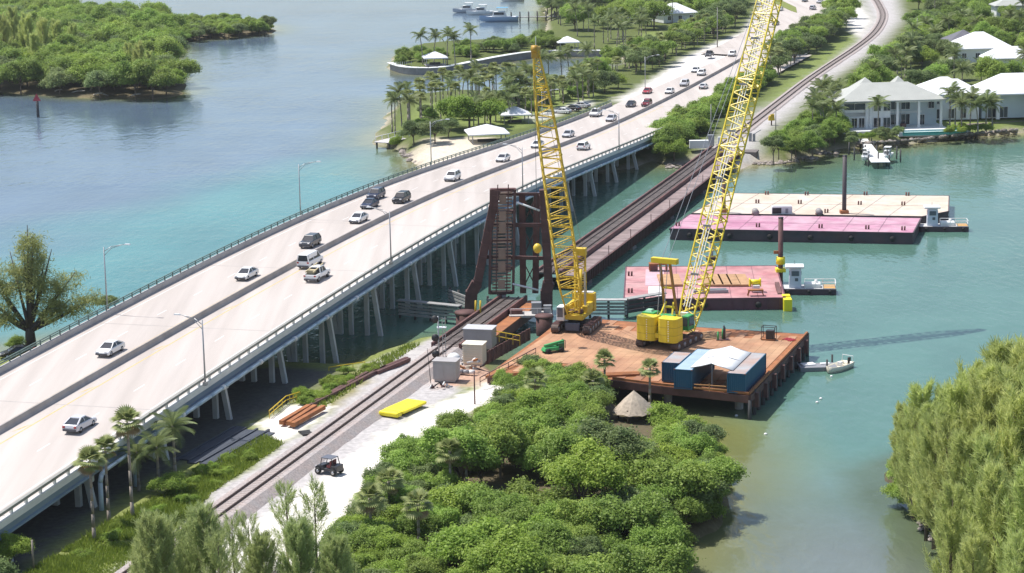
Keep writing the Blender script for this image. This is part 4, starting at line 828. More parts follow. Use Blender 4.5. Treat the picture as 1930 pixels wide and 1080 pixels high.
cabinet((842, 716), (3.2, 2.2, 2.5), R(-14), GRYB, 'squat grey signal cabinet among scrap beside the track'); cabinet((895, 686), (2.8, 2.3, 2.7), R(-14), CREAM, 'cream louvred cabinet behind the grey signal cabinet', louver=8, roof=mat('cream_roof', (.82, .78, .62), .5)); cabinet((905, 654), (4.2, 2.8, 2.6), R(-14), GRYB, 'larger grey cabinet with a flat pale roof close to the approach span', roof=mat('pale_grey_roof', (.5, .5, .52), .5))
p = P(868, 700, 2.05); o = thing('scrap_equipment', 'tangle of pale machine parts and pipes between the cabinets', 'scrap', p)
MB().sphere((-.9, .8, 1.7), .95, 12, 8, .8).build('white_tank', WHT, o, True)
for i in range(16):
    a = Vector((random.uniform(-.6, 2.4), random.uniform(-1.8, 1.6), random.uniform(.1, 1.5))); b = a + Vector((random.uniform(-1, 1), random.uniform(-.8, .8), random.uniform(-.2, .5))); b.z = max(.1, b.z); MB().bar(a, b, random.uniform(.1, .28)).build('pipe_piece', random.choice([CREAM, GRYS, RUSTO, CREAM, WHT]), o)
for i in range(3): MB().tube((i * .8, -1.2 - .2 * i, .0), (i * .8, -1.1 - .2 * i, .55), .42, n=10).build('drum', random.choice([WHT, GRYS]), o, True)
p = P(832, 730, 2.05); o = thing('scrap_heap', 'small heap of rusty scrap in front of the grey signal cabinet', 'scrap', p)
for i in range(14): a = Vector((random.uniform(-1.6, 1.5), random.uniform(-.8, .8), random.uniform(.05, .4))); b = a + Vector((random.uniform(-.7, .7), random.uniform(-.5, .5), random.uniform(0, .4))); MB().bar(a, b, random.uniform(.08, .3)).build('scrap_piece', random.choice([BLK, RUST, WHT, GRYS]), o)
# railway signal mast
p = P(828, 692, 2.2); o = thing('railway_signal', 'tall railway signal mast with three black lamp heads beside the track', 'railway signal', p)
MB().tube((0, 0, 0), (0, 0, 7.2), .12, .1, 8).build('mast', LAMPM, o, True)
for z in (6.8, 4.2, 1.9): MB().tube((-.45, -.2, z), (-.45, -.02, z), .52, n=14).build('lamp_head', BLK, o, True); MB().bar((-.45, -.02, z), (0, 0, z), .1).build('bracket', LAMPM, o)
for x in (.55, .95): MB().tube((x, .2, 0), (x, .2, 7.0), .05, n=6).build('ladder_rail', LAMPM, o)
for z in np.arange(.5, 7, .45): MB().bar((.55, .2, z), (.95, .2, z), .05).build('ladder_rung', LAMPM, o)
MB().box((.45, .1, 5.6), (1.3, .9, .08)).build('platform', LAMPW, o)
p = P(812, 722, 2.05); tag(MB().tube((0, 0, 0), (-.35, 0, 4.8), .05, .03, 6).build('whip_antenna', BLK, None, True, loc=p), 'thin leaning whip antenna beside the grey cabinet', 'antenna')
# yellow slab, buggy, beams
p = P(757, 776, 2.02); o = thing('yellow_pontoon', 'bright yellow flat pontoon lying on the pale gravel', 'pontoon', p, R(60)); MB().box((.9, 0, .5), (5.6, 3.0, .42)).build('slab', YEL3, o, bevel=.12); MB().box((-2.6, 0, .42), (1.2, 2.9, .62)).build('end_tank', YEL3, o, bevel=.2); MB().box((.9, 0, .14), (4.6, 2., .28)).build('skids', BLK, o)
for y in (-1.5, 1.5): MB().box((.9, y, .6), (5.4, .1, .1)).build('edge_rail', YEL3, o)
p = P(621, 892, 2.03); o = thing('utility_buggy', 'dark off-road buggy with roll cage parked on the white sand', 'buggy', p, R(60))
MB().xprism([(-1.5, .45), (1.4, .45), (1.55, .75), (1.2, 1.05), (.4, 1.1), (.3, .75), (-.6, .75), (-.7, 1.15), (-1.5, 1.15)], -.7, .7).build('body', mat('buggy_black', (.035, .035, .04), .4), o, bevel=.05)
MB().box((0, -.1, 1.98), (1.35, 1.5, .08)).build('roof', mat('buggy_roof', (.12, .13, .16), .5), o, bevel=.03)
for x in (-.62, .62): MB().path([Vector((x, .8, 1.0)), Vector((x, .55, 1.95)), Vector((x, -.8, 1.95)), Vector((x, -1.05, 1.1))], [.05] * 4, 6).build('roll_bar', BLK, o)
for x in (-.35, .35): MB().box((x, -.3, 1.0), (.5, .5, .3)).box((x, -.55, 1.35), (.5, .14, .6)).build('seat', mat('seat_red', (.2, .05, .05), .7), o)
for x in (-.75, .75):
    for y in (-1.05, 1.05): wl = MB().tube((x - .16, y, .38), (x + .16, y, .38), .38, n=14).build('wheel', TYRE, o, True); MB().tube((x - .17, y, .38), (x + .17, y, .38), .19, n=10).build('rim', RIM, wl, True)
for x in (-.45, .45): MB().box((x, 1.5, .82), (.25, .1, .14)).build('headlight', HEADL, o)
pile_of_bars('steel_piles', 'three rust-orange steel beams stacked on white gravel below the bridge', 'steel beams', (562, 786), 2.3, 3, 9.5, .62, RUSTO, R(70), .95, .55)
pile_of_bars('steel_pile_row', 'long rusty beam lying along the grassy edge of the gravel', 'steel beam', (650, 730), 2.0, 2, 22, .5, RUST, R(67), .6, .5)
pile_of_bars('steel_pile_row', 'short rusty beam at the end of the grassy strip by the water', 'steel beam', (735, 692), 2.0, 2, 9, .5, RUST, R(62), .6, .5)
pile_of_bars('timber_ties', 'few dark sleepers dropped beside the track ballast', 'sleepers', (575, 816), 2.1, 4, 1.6, .25, TIMBD, R(20), .5, .2)
# corrugated steel sheets lying in the shade below the bridge
p = P(430, 842, 1.95); o = thing('corrugated_sheets', 'dark corrugated steel sheets lying in the bridge shadow', 'steel sheets', p, R(70))
for i in range(4): q = corr((-14, -2.2 + i * 1.5, 0), (14, -2.2 + i * 1.5, 0), 0, 0.02, 3, .1); MB().box((random.uniform(-1, 1), (i - 1.5) * 1.6, .1), (15, 1.1, .16)).box((0, (i - 1.5) * 1.6 + .6, .2), (15, .28, .3)).build('sheet', mat('sheet_blue', (.055, .065, .085), .6, var=.2), o)
q = P(1195, 798, 1.2); hut = thing('thatched_hut', 'small palm-thatched hut at the water edge beside the mangroves', 'hut', q, R(20))
mb = MB(); apex = (0, 0, 4.3); n_ = 20; ring = [(2.6 * math.cos(2 * math.pi * i / n_) * (1 + .05 * (i % 2)), 2.6 * math.sin(2 * math.pi * i / n_) * (1 + .05 * (i % 2)), 1.7 - .12 * (i % 2)) for i in range(n_)]; mid = [(x * .5, y * .5, 3.1) for x, y, z in ring]; mb.add([apex] + mid + ring, [(0, 1 + i, 1 + (i + 1) % n_) for i in range(n_)] + [(1 + i, 1 + n_ + i, 1 + n_ + (i + 1) % n_, 1 + (i + 1) % n_) for i in range(n_)]); mb.build('thatch_roof', THATCH, hut)
for x in (-1.5, 1.5):
    for y in (-1.5, 1.5): MB().tube((x, y, -1), (x, y, 2.2), .12, n=7).build('post', BARK, hut)
MB().box((0, 0, .2), (3.6, 3.6, .15)).build('floor', DECKP, hut)

# ------------------------------------------------------------------ barges
def barge(label, px, zt, deckm, hullm, rake=0., group='flat barges in the channel'):
    c = [P(x, y, zt) for x, y in px]; ce = sum(c, Vector()) / len(c); ce.z = 0; o = thing('flat_barge', label, 'barge', ce, 0, group); q = [(v.x - ce.x, v.y - ce.y) for v in c]
    MB().prism([(x * (1 - .004), y * (1 - .006)) for x, y in q], -.8, zt - .16).build('hull', hullm, o); MB().prism(q, zt - .15, zt).build('deck', deckm, o)
    n = len(q)
    for i in range(n):
        a, b = Vector((*q[i], zt - .1)), Vector((*q[(i + 1) % n], zt - .1)); MB().bar(a, b, .22, .3).build('rub_rail', hullm, o)
    a, b, c_, d_ = [Vector((*v, zt + .006)) for v in (q[0], q[1], q[-2], q[-1])]; nS = max(6, int((a - b).length / 6))
    for i in range(1, nS):                                   # weld seams between deck plates
        f_ = i / nS; MB().bar(a.lerp(b, f_), d_.lerp(c_, f_), .07, .03).build('weld_seam', hullm, o)
    MB().bar(a.lerp(d_, .5), b.lerp(c_, .5), .07, .03).build('weld_seam', hullm, o)
    e0, e1 = Vector((*q[-1], zt * .45)), Vector((*q[-2], zt * .45)); nT = int((e0 - e1).length / 7)
    for i in range(nT): p_ = e0.lerp(e1, (i + .5) / nT); MB().tube(p_ + Vector((0, -.32, 0)), p_ + Vector((0, -.06, 0)), .5, n=12).build('tyre_fender', TYRE, o, True)
    return o, ce, q
bg1, b1c, b1q = barge('pink-decked barge carrying brown mats, right behind the far crane', [(1180, 503), (1463, 501), (1480, 561), (1176, 564)], 1.9, PINK, HULLR)
bg2, b2c, b2q = barge('long magenta-decked barge with dark hull, in front of the sandy one', [(1300, 404), (1736, 411), (1721, 439), (1262, 431)], 2.1, PINK2, HULL)
bg3, b3c, b3q = barge('long sand-coloured barge moored behind the magenta one', [(1372, 364), (1789, 369), (1788, 398), (1738, 408), (1304, 402)], 2.1, SANDB, HULL)
def bit(o, c, px, zt): q = P(*px, zt) - c; MB().tube((q.x, q.y, zt), (q.x, q.y, zt + .75), .16, n=8).build('bollard', RUSTD, o, True); MB().tube((q.x + .5, q.y, zt), (q.x + .5, q.y, zt + .75), .16, n=8).build('bollard', RUSTD, o, True)
for px in ((1426, 428), (1544, 430), (1632, 432), (1700, 434), (1275, 426)): bit(bg2, b2c, px, 2.1)
for px in ((1443, 367), (1518, 368), (1629, 368), (1708, 369), (1555, 401), (1425, 383), (1505, 384), (1618, 386), (1700, 387)): bit(bg3, b3c, px, 2.1)
for px in ((1185, 520), (1185, 552)): bit(bg1, b1c, px, 1.9)
for i in range(14):                                         # hull ribs along the pink barge side
    a, b = Vector((*b1q[3], 0)), Vector((*b1q[2], 0)); q = a.lerp(b, (i + .5) / 14); MB().box((q.x, q.y - .03, .85), (.12, .12, 1.5)).build('hull_rib', HULLR, bg1)
def zone(o, c, px, z, m, nm): q = [P(x, y, z) - c for x, y in px]; MB().prism([(v.x, v.y) for v in q], z, z + .05).build(nm, m, o)
zone(bg1, b1c, [(1222, 540), (1250, 539), (1250, 558), (1222, 559)], 1.9, mat('white_patch', (.66, .62, .6), .8, var=.1), 'painted_patch')
zone(bg1, b1c, [(1217, 508), (1252, 507), (1250, 538), (1216, 539)], 1.9, mat('mauve_patch', (.55, .38, .42), .8, var=.1), 'painted_patch')
def on_barge(px, z): return P(*px, z)
for i, x in enumerate((1262, 1334, 1350, 1366, 1382, 1400)):
    p = P(x, 530, 1.95); o = MB().box((0, 0, .2), (3.6 if i == 0 else 1.7, 8.5, .3), 0.).build('timber_mat', MATSW, None, loc=p, bevel=.03); tag(o, ['wide brown timber mat left of the boom on the pink barge', 'brown timber mat on the pink barge, beside the boom', 'brown timber mat on the pink barge, second right of the boom', 'brown timber mat on the pink barge, third right of the boom', 'brown timber mat on the pink barge, fourth right of the boom', 'brown timber mat on the pink barge, last right of the boom'][i], 'timber mat', 'timber mats on the pink barge')
p = P(1340, 552, 1.95); tag(MB().box((0, 0, .25), (5.5, .5, .45)).box((0, .5, .5), (5., .4, .2)).build('steel_beam', GRYS, None, loc=p), 'grey steel beam lying on the front of the pink barge', 'steel beam')
p = P(1424, 557, 1.95); o = thing('deck_winch', 'yellow and white winch with orange bench on the pink barge', 'winch', p); MB().box((0, 0, .9), (2.4, 1.1, .2)).build('bench_top', RUSTO, o); 
for x in (-1, 1):
    for y in (-.4, .4): MB().bar((x * 1.25, y, 0), (x, y, .85), .13).build('leg', RUSTO, o)
MB().box((.4, 2.8, .6), (1.1, 1.2, 1.1)).build('motor_box', WHT, o, bevel=.06); MB().tube((-.5, 3., 1.55), (1., 3., 1.55), .42, n=12).build('drum', YEL3, o, True); MB().box((-.6, 3., 1.5), (.15, 1.1, 1.2)).box((1.1, 3., 1.5), (.15, 1.1, 1.2)).build('side_plate', YEL3, o)
p = P(1240, 510, 1.95); o = thing('drill_frame', 'orange steel frame box on the back edge of the pink barge', 'steel frame', p); MB().box((0, 0, 1.2), (3.0, 1.6, .25)).build('top_plate', RUSTO, o); MB().box((-.7, 0, .6), (1.3, 1.3, 1.1)).build('motor_box', RUSTD, o)
for x in (-1.4, 1.4):
    for y in (-.7, .7): MB().bar((x, y, 0), (x, y, 1.2), .16).build('post', RUSTO, o)
def spud(px, ztop, label, r=.42, m=RUSTD, coll=None, z=1.9):
    p = P(*px, z); o = thing('spud_pile', label, 'spud pile', (p.x, p.y, 0)); MB().tube((0, 0, -3), (0, 0, ztop), r, n=14).build('shaft', m, o, True); MB().tube((0, 0, ztop), (0, 0, ztop + .12), r * 1.08, n=14).build('cap', BLK, o, True)
    MB().box((0, 0, z + .3), (1.6, 1.6, .6)).build('well_collar', coll or RUSTO, o, bevel=.05)
    return o
sp = spud((1471, 512), 11., 'tall dark spud pile at the right corner of the pink barge', .42, RUSTD, YEL3); MB().tube((0, 0, 3.2), (0, 0, 4.4), .75, n=12).build('clamp', YEL3, sp, True); MB().box((-.7, 0, 5.2), (.9, .3, .5)).build('clamp_arm', RUSTO, sp)
spud((1591, 402), 13.2, 'tall dark spud pile standing in the sandy barge', .42, mat('pile_slate', (.07, .06, .065), .6, var=.2), RUSTO, 2.1)
spud((1364, 400), 8.6, 'shorter brown spud pile at the left end of the sandy barge', .38, RUST, RUSTO, 2.1)
spud((1340, 490), 5., 'stubby grey spud pile behind the far crane boom', .4, mat('pile_grey', (.3, .27, .26), .7, var=.2), RUST)
p = P(1484, 562, 1.9); o = thing('end_ramp', 'yellow painted end ramp plate at the corner of the pink barge', 'ramp', (p.x, p.y, 0)); MB().box((0, 0, .9), (1.3, 2., 2.)).build('plate', YEL3, o, bevel=.08); MB().bar((-.8, 3., 1.8), (-.5, 9., 2.4), .7, .5).build('spud_guide', RUSTD, o); MB().box((0, 1.6, 2.), (1.2, 1.2, .2)).build('step', YEL3, o)
p = P(1473, 403, 2.1); o = thing('deck_generator', 'pale box generator between the magenta and sandy barges', 'generator', p); MB().box((0, 0, .75), (3.9, 1.6, 1.45)).build('housing', WHT, o, bevel=.05); MB().box((-1., -.82, .75), (1.7, .06, 1.1)).build('grille', BLK, o); MB().box((.9, -.82, .7), (.5, .06, .9)).build('door', GRYS, o); MB().box((0, 0, 1.55), (3.7, 1.4, .1)).build('lid', LAMPW, o)
for x, lb in ((1424, 'grey rounded tank on the sandy barge left of the pale generator'), (1544, 'grey rounded tank on the sandy barge right of the pale generator')):
    p = P(x, 405, 2.1); o = thing('deck_tank', lb, 'tank', p); MB().tube((0, -.9, .6), (0, .9, .6), .62, n=14).build('drum', mat('tank_grey', (.28, .27, .26), .6, var=.15), o, True); MB().box((0, 0, .15), (1.3, 1.5, .3)).build('cradle', RUSTD, o)

# ------------------------------------------------------------------ push boats and small craft
def pushboat(px, label, far=False):
    p = P(*px, 0); o = thing('push_boat', label, 'boat', p, R(-6), 'push boats beside the barges')
    MB().prism([(-4.2, -1.7), (4.4, -1.7), (4.4, 1.7), (-4.2, 1.7), (-4.8, 1.2), (-4.8, -1.2)], -.4, .95).build('hull', HULL, o, bevel=.05); MB().prism([(-4.6, -1.6), (4.3, -1.6), (4.3, 1.6), (-4.6, 1.6)], .952, 1.02).build('deck', mat('boat_deck', (.5, .5, .5), .7), o)
    wh = MB().box((-2.2, 0, 2.6), (2.0, 2.0, 3.2), taper=.92).build('wheelhouse', mat('pale_blue_paint', (.62, .67, .74), .5), o, bevel=.05)
    MB().box((-2.2, -.98, 3.4), (1.2, .08, .8)).build('window', GLASSB, wh); MB().box((-1.24, 0, 3.4), (.08, 1.2, .7)).build('window', GLASSB, wh); MB().box((-3.16, 0, 3.4), (.08, 1.2, .7)).build('window', GLASSB, wh); MB().box((-2.0, -1.02, 2.4), (.5, .06, .5)).build('window', GLASSB, wh)
    MB().box((-2.3, 0, 4.45), (3.0, 2.6, .34)).build('canopy', WHT, o, bevel=.1); MB().box((.6, 0, 1.35), (2.6, 2.0, .7)).build('engine_box', WHT, o, bevel=.08); MB().tube((1.2, .4, 1.7), (1.2, .4, 2.1), .25, n=10).build('vent', WHT, o, True)
    MB().box((3.3, 0, 1.06), (1.9, 2.8, .08)).build('aft_deck', mat('boat_tan', (.52, .3, .1), .7), o)
    for x in (-.6, 1., 2.3, 4.3):
        for y in (-1.6, 1.6): MB().tube((x, y, 1.), (x, y, 2.), .05, n=6).build('rail_post', WHT, o)
    for y in (-1.6, 1.6):
        for z in (1.5, 2.0): MB().tube((-.6, y, z), (4.3, y, z), .05, n=6).build('rail', WHT, o)
    for z in (1.5, 2.0): MB().tube((4.3, -1.6, z), (4.3, 1.6, z), .05, n=6).build('rail', WHT, o)
    for x in (-3.4, 0, 3.4): MB().tube((x, -1.85, .35), (x, -1.85, .85), .25, n=8).build('fender_tyre', TYRE, o, True)
    MB().tube((-2.3, 0, 4.6), (-2.3, 0, 5.4), .03, n=5).build('aerial', BLK, o)
pushboat((1524, 552), 'small push boat with white canopy beside the pink barge'); pushboat((1779, 434), 'small push boat moored at the end of the sandy barge')
p = P(1540, 696, 0); o = thing('floating_dock', 'low grey floating dock beside the platform end', 'dock', p, R(3)); MB().box((0, 0, .3), (5.2, 2.6, .6)).build('pontoon', mat('dock_grey', (.22, .23, .25), .8, var=.15), o, bevel=.04); MB().box((-1.2, .4, .68), (1.9, 1.3, .16), R(12)).build('white_board', WHT, o); MB().box((1.2, .6, .66), (1.3, .6, .12)).build('white_board', WHT, o)
for x, y in ((2.4, 1.4), (1.1, -1.4)): MB().tube((x, y, -1.5), (x, y, 1.7), .14, n=8).build('pile', TIMBD, o, True)
def loft(secs, mirror=True):                                # secs: (y, [(x,z)...]) half sections keel->gunwale
    mb = MB(); n = len(secs[0][1]) * 2
    for y, s in secs:
        for x, z in s: mb.v.append((-x, y, z))
        for x, z in reversed(s): mb.v.append((x, y, z))
    for i in range(len(secs) - 1):
        for j in range(n - 1): mb.f.append((i * n + j, i * n + j + 1, (i + 1) * n + j + 1, (i + 1) * n + j))
    mb.f.append(tuple(range(n - 1, -1, -1))); return mb
def hullsec(L, B, D):
    out = []
    for f_, b_, k_ in ((0, .9, 0.), (.3, 1., 0), (.6, .95, .02), (.8, .75, .1), (.93, .4, .3), (1., .04, .62)): out.append((-L / 2 + L * f_, [(.02, -.25 + k_ * D), (B / 2 * b_ * .78, -.05 + k_ * D * .7), (B / 2 * b_, D * (1 + .25 * f_ ** 3))][::-1]))
    return out
def skiff(px, label, rz):
    p = P(*px, 0); o = thing('motor_skiff', label, 'boat', p, rz); L, B, D = 5.4, 2.0, .75; h = loft(hullsec(L, B, D)).build('hull', mat('boat_cream', (.66, .62, .5), .5), o, True); h.modifiers.new('thick', 'SOLIDIFY').thickness = .1
    MB().box((0, -.3, .2), (1.5, 4., .06)).build('floor', mat('boat_tan2', (.45, .36, .26), .7), o)
    for y in (-1.2, .2, 1.4): MB().box((0, y, .5), (1.6, .42, .12)).build('bench', mat('boat_bench', (.7, .62, .48), .6), o)
    MB().box((0, -.4, .75), (.6, .5, .7)).build('console', WHT, o, bevel=.05); MB().box((0, -2.9, .8), (.35, .5, .9)).build('outboard_motor', BLK, o, bevel=.1)
    MB().path([Vector((-.85, -2.4, .75)), Vector((-.85, -2.5, 1.6)), Vector((.85, -2.5, 1.6)), Vector((.85, -2.4, .75))], [.04] * 4, 6).build('stern_rail', WHT, o)
skiff((1580, 697), 'cream open motor skiff tied to the floating dock', R(140))
def cruiser(px, label, rz, L=10., hullm=None, topm=None, canvas=None, lift=0.):
    p = P(*px, lift); o = thing('motor_yacht', label, 'boat', p, rz, 'moored motor boats'); B, D = L * .31, L * .13
    loft(hullsec(L, B, D)).build('hull', hullm or WHT, o, True); MB().prism([(-B * .42, -L * .45), (B * .42, -L * .45), (B * .42, L * .2), (0, L * .42), (-B * .42, L * .2)], D * .98, D * 1.04).build('deck', LAMPW, o)
    cb = MB().box((0, -.02 * L, D + L * .07), (B * .7, L * .36, L * .14), taper=.8).build('cabin', topm or WHT, o, bevel=.1)
    for s_ in (-1, 1): MB().box((s_ * B * .325, -.02 * L, D + L * .085), (.08, L * .26, L * .06)).build('window', GLASS, cb)
    MB().box((0, L * .15, D + L * .085), (B * .5, .08, L * .07)).build('windscreen', GLASS, cb); MB().box((0, -L * .1, D + L * .235), (B * .72, L * .3, .14)).build('hardtop', canvas or WHT, o, bevel=.04)
    for sx in (-1, 1):
        for y in (-.22, .03): MB().tube((sx * B * .3, L * y, D + L * .1), (sx * B * .3, L * y, D + L * .235), .05, n=5).build('hardtop_post', LAMPM, o)
    for sx in (-1, 1): MB().tube((sx * B * .4, -L * .1, D * 1.04 + .6), (sx * .1, L * .43, D * 1.2 + .6), .03, n=5).build('bow_rail', LAMPM, o)
BLUEH = mat('hull_blue', (.3, .42, .58), .4); BLUEK = mat('canvas_blue', (.16, .4, .58), .7)
cruiser((940, 41), 'pale blue motor yacht with blue canopy, nearest at the far pier', R(84), 16, BLUEH, WHT, BLUEK); cruiser((905, 28), 'white motor yacht with a low cabin at the far pier', R(84), 12); cruiser((879, 24), 'grey-white motor yacht, leftmost of the moored boats', R(84), 12, mat('hull_grey', (.5, .52, .56), .5)); cruiser((965, 2), 'white motor boat moored behind the far pier', R(80), 11)
cruiser((1632, 300), 'small white motor boat on a lift, left of the private dock', R(160), 6.5, lift=1.0); cruiser((1672, 298), 'small white motor boat on a lift, right of the private dock', R(160), 6.8, lift=1.0)
p = P(1000, 32, 1.6); o = thing('marina_pier', 'wooden pier with tall piles behind the moored boats', 'pier', p, R(3)); 
for i in range(9): MB().box((i * 3.4 - 8, 0, 0), (3.3, 2.6, .25)).build('deck_plank', TIMB, o)
for i in range(8):
    for y in (-1.5, 1.5): MB().tube((i * 3.6 - 8, y, -3), (i * 3.6 - 8, y, 2.2), .22, n=7).build('pile', TIMBD, o, True)
# private dock
p0, p1 = P(1626, 262, 1.5), P(1660, 306, 1.5); dk = thing('private_dock', 'narrow white dock running out from the rock wall below the house', 'dock', p0); d_ = (p1 - p0); L_d = d_.length; dn_ = d_.normalized(); nn_ = Vector((-dn_.y, dn_.x, 0)); n_ = 22; dm = MB().box((0, 0, 0), (L_d / n_ - .05, 2.2, .14), 0).mesh('dock_board', WHT)
for i in range(n_): inst('dock_board', dm, dk, dn_ * (L_d * (i + .5) / n_), math.atan2(dn_.y, dn_.x), (1, 1 if i < 14 else 1.9, 1))
for i in range(7):
    for k in (-1, 1): q = dn_ * (L_d * (i + .3) / 7) + nn_ * (k * (1.3 if i < 4 else 2.3)); MB().tube((q.x, q.y, -3), (q.x, q.y, 1.1), .16, n=7).build('pile', TIMBD, dk, True)
for px in ((1600, 292), (1610, 302), (1690, 300), (1697, 306), (1655, 312), (1672, 308)):
    q = P(*px, 0); tag(MB().tube((0, 0, -1), (0, 0, 3.0), .17, n=7).build('mooring_pile', TIMBD, None, True, loc=q), 'slim dark mooring pile standing in the water around the private dock', 'pile', 'mooring piles around the private dock')
# channel marker, distant boat
p = P(72, 221, 0); o = thing('channel_marker', 'dark channel marker pile with red triangle board', 'channel marker', p); MB().tube((0, 0, -2), (0, 0, 5.6), .42, .36, 10).build('pile', TIMBD, o, True); MB().prism([(-1.1, -.5), (1.1, -.5), (1.1, -.4), (-1.1, -.4)], 4.6, 4.7).add([(-1.1, -.5, 4.7), (1.1, -.5, 4.7), (0, -.5, 6.7), (-1.1, -.42, 4.7), (1.1, -.42, 4.7), (0, -.42, 6.7)], [(0, 1, 2), (5, 4, 3), (0, 2, 5, 3), (1, 4, 5, 2)]).build('day_board', RED, o)
# floating foam flecks / buoys near the mangrove point
for x, y, lb in ((1388, 784, 'white float bobbing under the right end of the platform'), (1567, 710, 'white float just below the motor skiff'), (1547, 752, 'white float in mid channel, upper of the pair'), (1540, 759, 'white float in mid channel, lower of the pair'), (1443, 819, 'white float near the green shallows')): tag(MB().sphere((0, 0, .06), .22, 8, 6, .7).build('float_buoy', WHT, None, True, loc=P(x, y, 0)), lb, 'float')

# ------------------------------------------------------------------ houses
def hip(mb, x0, x1, y0, y1, z0, rise, ov=.8, ridge=.45):
    x0 -= ov; x1 += ov; y0 -= ov; y1 += ov; w_, d_ = x1 - x0, y1 - y0; r = min(w_, d_) / 2
    if w_ >= d_: a, b = (x0 + r, (y0 + y1) / 2, z0 + rise), (x1 - r, (y0 + y1) / 2, z0 + rise)
    else: a, b = ((x0 + x1) / 2, y0 + r, z0 + rise), ((x0 + x1) / 2, y1 - r, z0 + rise)
    vs = [(x0, y0, z0), (x1, y0, z0), (x1, y1, z0), (x0, y1, z0), a, b, (x0, y0, z0 - .3), (x1, y0, z0 - .3), (x1, y1, z0 - .3), (x0, y1, z0 - .3)]
    fs = [(0, 1, 5, 4), (2, 3, 4, 5), (1, 2, 5), (3, 0, 4)] if w_ >= d_ else [(0, 1, 4), (1, 2, 5, 4), (2, 3, 5), (3, 0, 4, 5)]
    return mb.add(vs, fs + [(9, 8, 7, 6), (0, 6, 7, 1), (1, 7, 8, 2), (2, 8, 9, 3), (3, 9, 6, 0)])
def window(parent, x, y, z, w_, h, frame=WHT):
    o = MB().box((x, y, z), (w_, .12, h)).build('window', GLASS, parent)
    MB().box((x, y - .05, z + h / 2 + .06), (w_ + .2, .14, .12)).box((x, y - .05, z - h / 2 - .06), (w_ + .2, .14, .12)).box((x - w_ / 2 - .05, y - .05, z), (.1, .14, h)).box((x + w_ / 2 + .05, y - .05, z), (.1, .14, h)).box((x, y - .05, z), (.07, .13, h)).build('frame', frame, o)
def at_ground(x, y, z): return P(x, y, z)
hp = P(1682, 242, 2.8); h1 = thing('waterfront_house', 'two-storey white house with tall porch columns and pale hip roof', 'house', hp, R(4))
E1 = 6.9; xl, xr = -12.6, 12.0
MB().box((-6.2, 7, E1 / 2), (11.8, 12., E1)).build('wall', WALLW, h1); MB().box((6., 9.5, E1 / 2), (12.4, 9., E1)).build('wall', WALLSH, h1); MB().box((0, 3, -.9), (26, 14, 1.9)).build('terrace', WALLW, h1)
MB().box((-9.2, 1.3, 3.5), (6.2, .6, 1.0)).build('balcony', WALLW, h1); MB().box((-9.2, 2.4, 3.05), (6.4, 2.6, .25)).build('balcony', WALLW, h1)
for x in (-12.1, -6.2, -5.2): MB().box((x, 1.0, E1 / 2), (.6, .6, E1)).build('column', WALLW, h1)
for x in (1.2, 6.5, 12.0): MB().box((x, .2, E1 / 2), (.55, .55, E1)).box((x, .2, .3), (.8, .8, .6)).build('column', WHT, h1)
MB().box((6.5, .2, E1 - .3), (11.6, .6, .6)).build('porch_beam', WHT, h1)
for x in (-11.2, -9.2, -7.4): window(h1, x, .92, 1.45, 1.3, 2.3)
window(h1, -9.2, .92, 5.4, 5.2, 1.5)
for x in (-3.6, -1.2): window(h1, x, .92, 1.4, 1.7, 2.3); window(h1, x, .92, 5.1, 1.7, 1.7)
for x in (1.8, 4.4): window(h1, x, 4.92, 1.5, 2.1, 2.5); window(h1, x, 4.92, 5.0, 2.1, 2.0)
window(h1, 8.6, 4.92, 1.3, 1.1, 2.4); window(h1, 10.8, 4.92, 5., 1.4, 1.8); MB().box((4.5, 4.9, 3.3), (8, .16, .5)).build('trim', WALLW, h1)
hip(MB(), -12.6, 12.3, .2, 14, E1, 3.6, 1.0).build('roof', ROOFG, h1); hip(MB(), -8.5, -1., 5, 13, E1 + 1.4, 3.3, .3).build('upper_roof', ROOFG, h1); hip(MB(), 1.5, 6.5, 8, 14, E1 + 1.6, 3., .2).build('upper_roof', ROOFG, h1)
MB().box((-.6, 7., E1 + 2.95), (8.5, .5, .35)).build('roof_cap', ROOFW, h1)
for i in range(5): MB().box((3. + .5 * (i % 2), 1.6 + .5 * i, .4), (.7, .7, .8)).build('patio_chair', mat('patio_brown', (.2, .1, .08), .7), h1) if i < 3 else None
pp = P(1755, 246, 2.3); o = thing('swimming_pool', 'long turquoise swimming pool in front of the white house', 'pool', pp, R(4)); MB().box((0, 0, -.3), (17.5, 6.4, 1.0)).build('pool_shell', WALLW, o); MB().box((0, -.2, .205), (15.8, 4.6, .03)).build('pool_water', POOLM, o); MB().box((0, 1.2, .26), (15.6, .5, .08)).build('pool_step', mat('pool_aqua', (.1, .5, .45), .4), o); MB().box((0, -3.28, -.22), (15.6, .2, .86)).build('spill_wall', MATS['pool_aqua'], o); MB().box((0, -3.34, -.05), (15.6, .2, .16)).build('spill_lip', POOLM, o)
hp = P(1868, 228, 2.8); h2 = thing('waterfront_house', 'large white house with bright metal roof at the right edge', 'house', hp, R(3))
MB().box((-8, 9, 3.2), (12, 10, 6.4)).build('wall', WALLW, h2); MB().box((9, 10, 3.2), (20, 10, 6.4)).build('wall', WALLSH, h2)
for x in (2.5, 9.7, 17.): MB().box((x, 3., 3.2), (.8, .8, 6.4)).build('column', WALLW, h2)
for x in (-12, -9, -6): window(h2, x, 3.93, 1.6, 1.4, 2.3); window(h2, x, 3.93, 4.9, 1.4, 1.6)
for x in (1.5, 4.5): window(h2, x, 4.9, 1.5, 2., 2.6)
window(h2, 13, 4.9, 2.2, 2.4, 2.6); hip(MB(), -1.5, 20, 2.6, 15, 6.4, 4.4, .8).build('roof', ROOFW, h2); hip(MB(), -15, -1, 5, 15, 6.4, 3.2, .6).build('roof', ROOFW, h2)
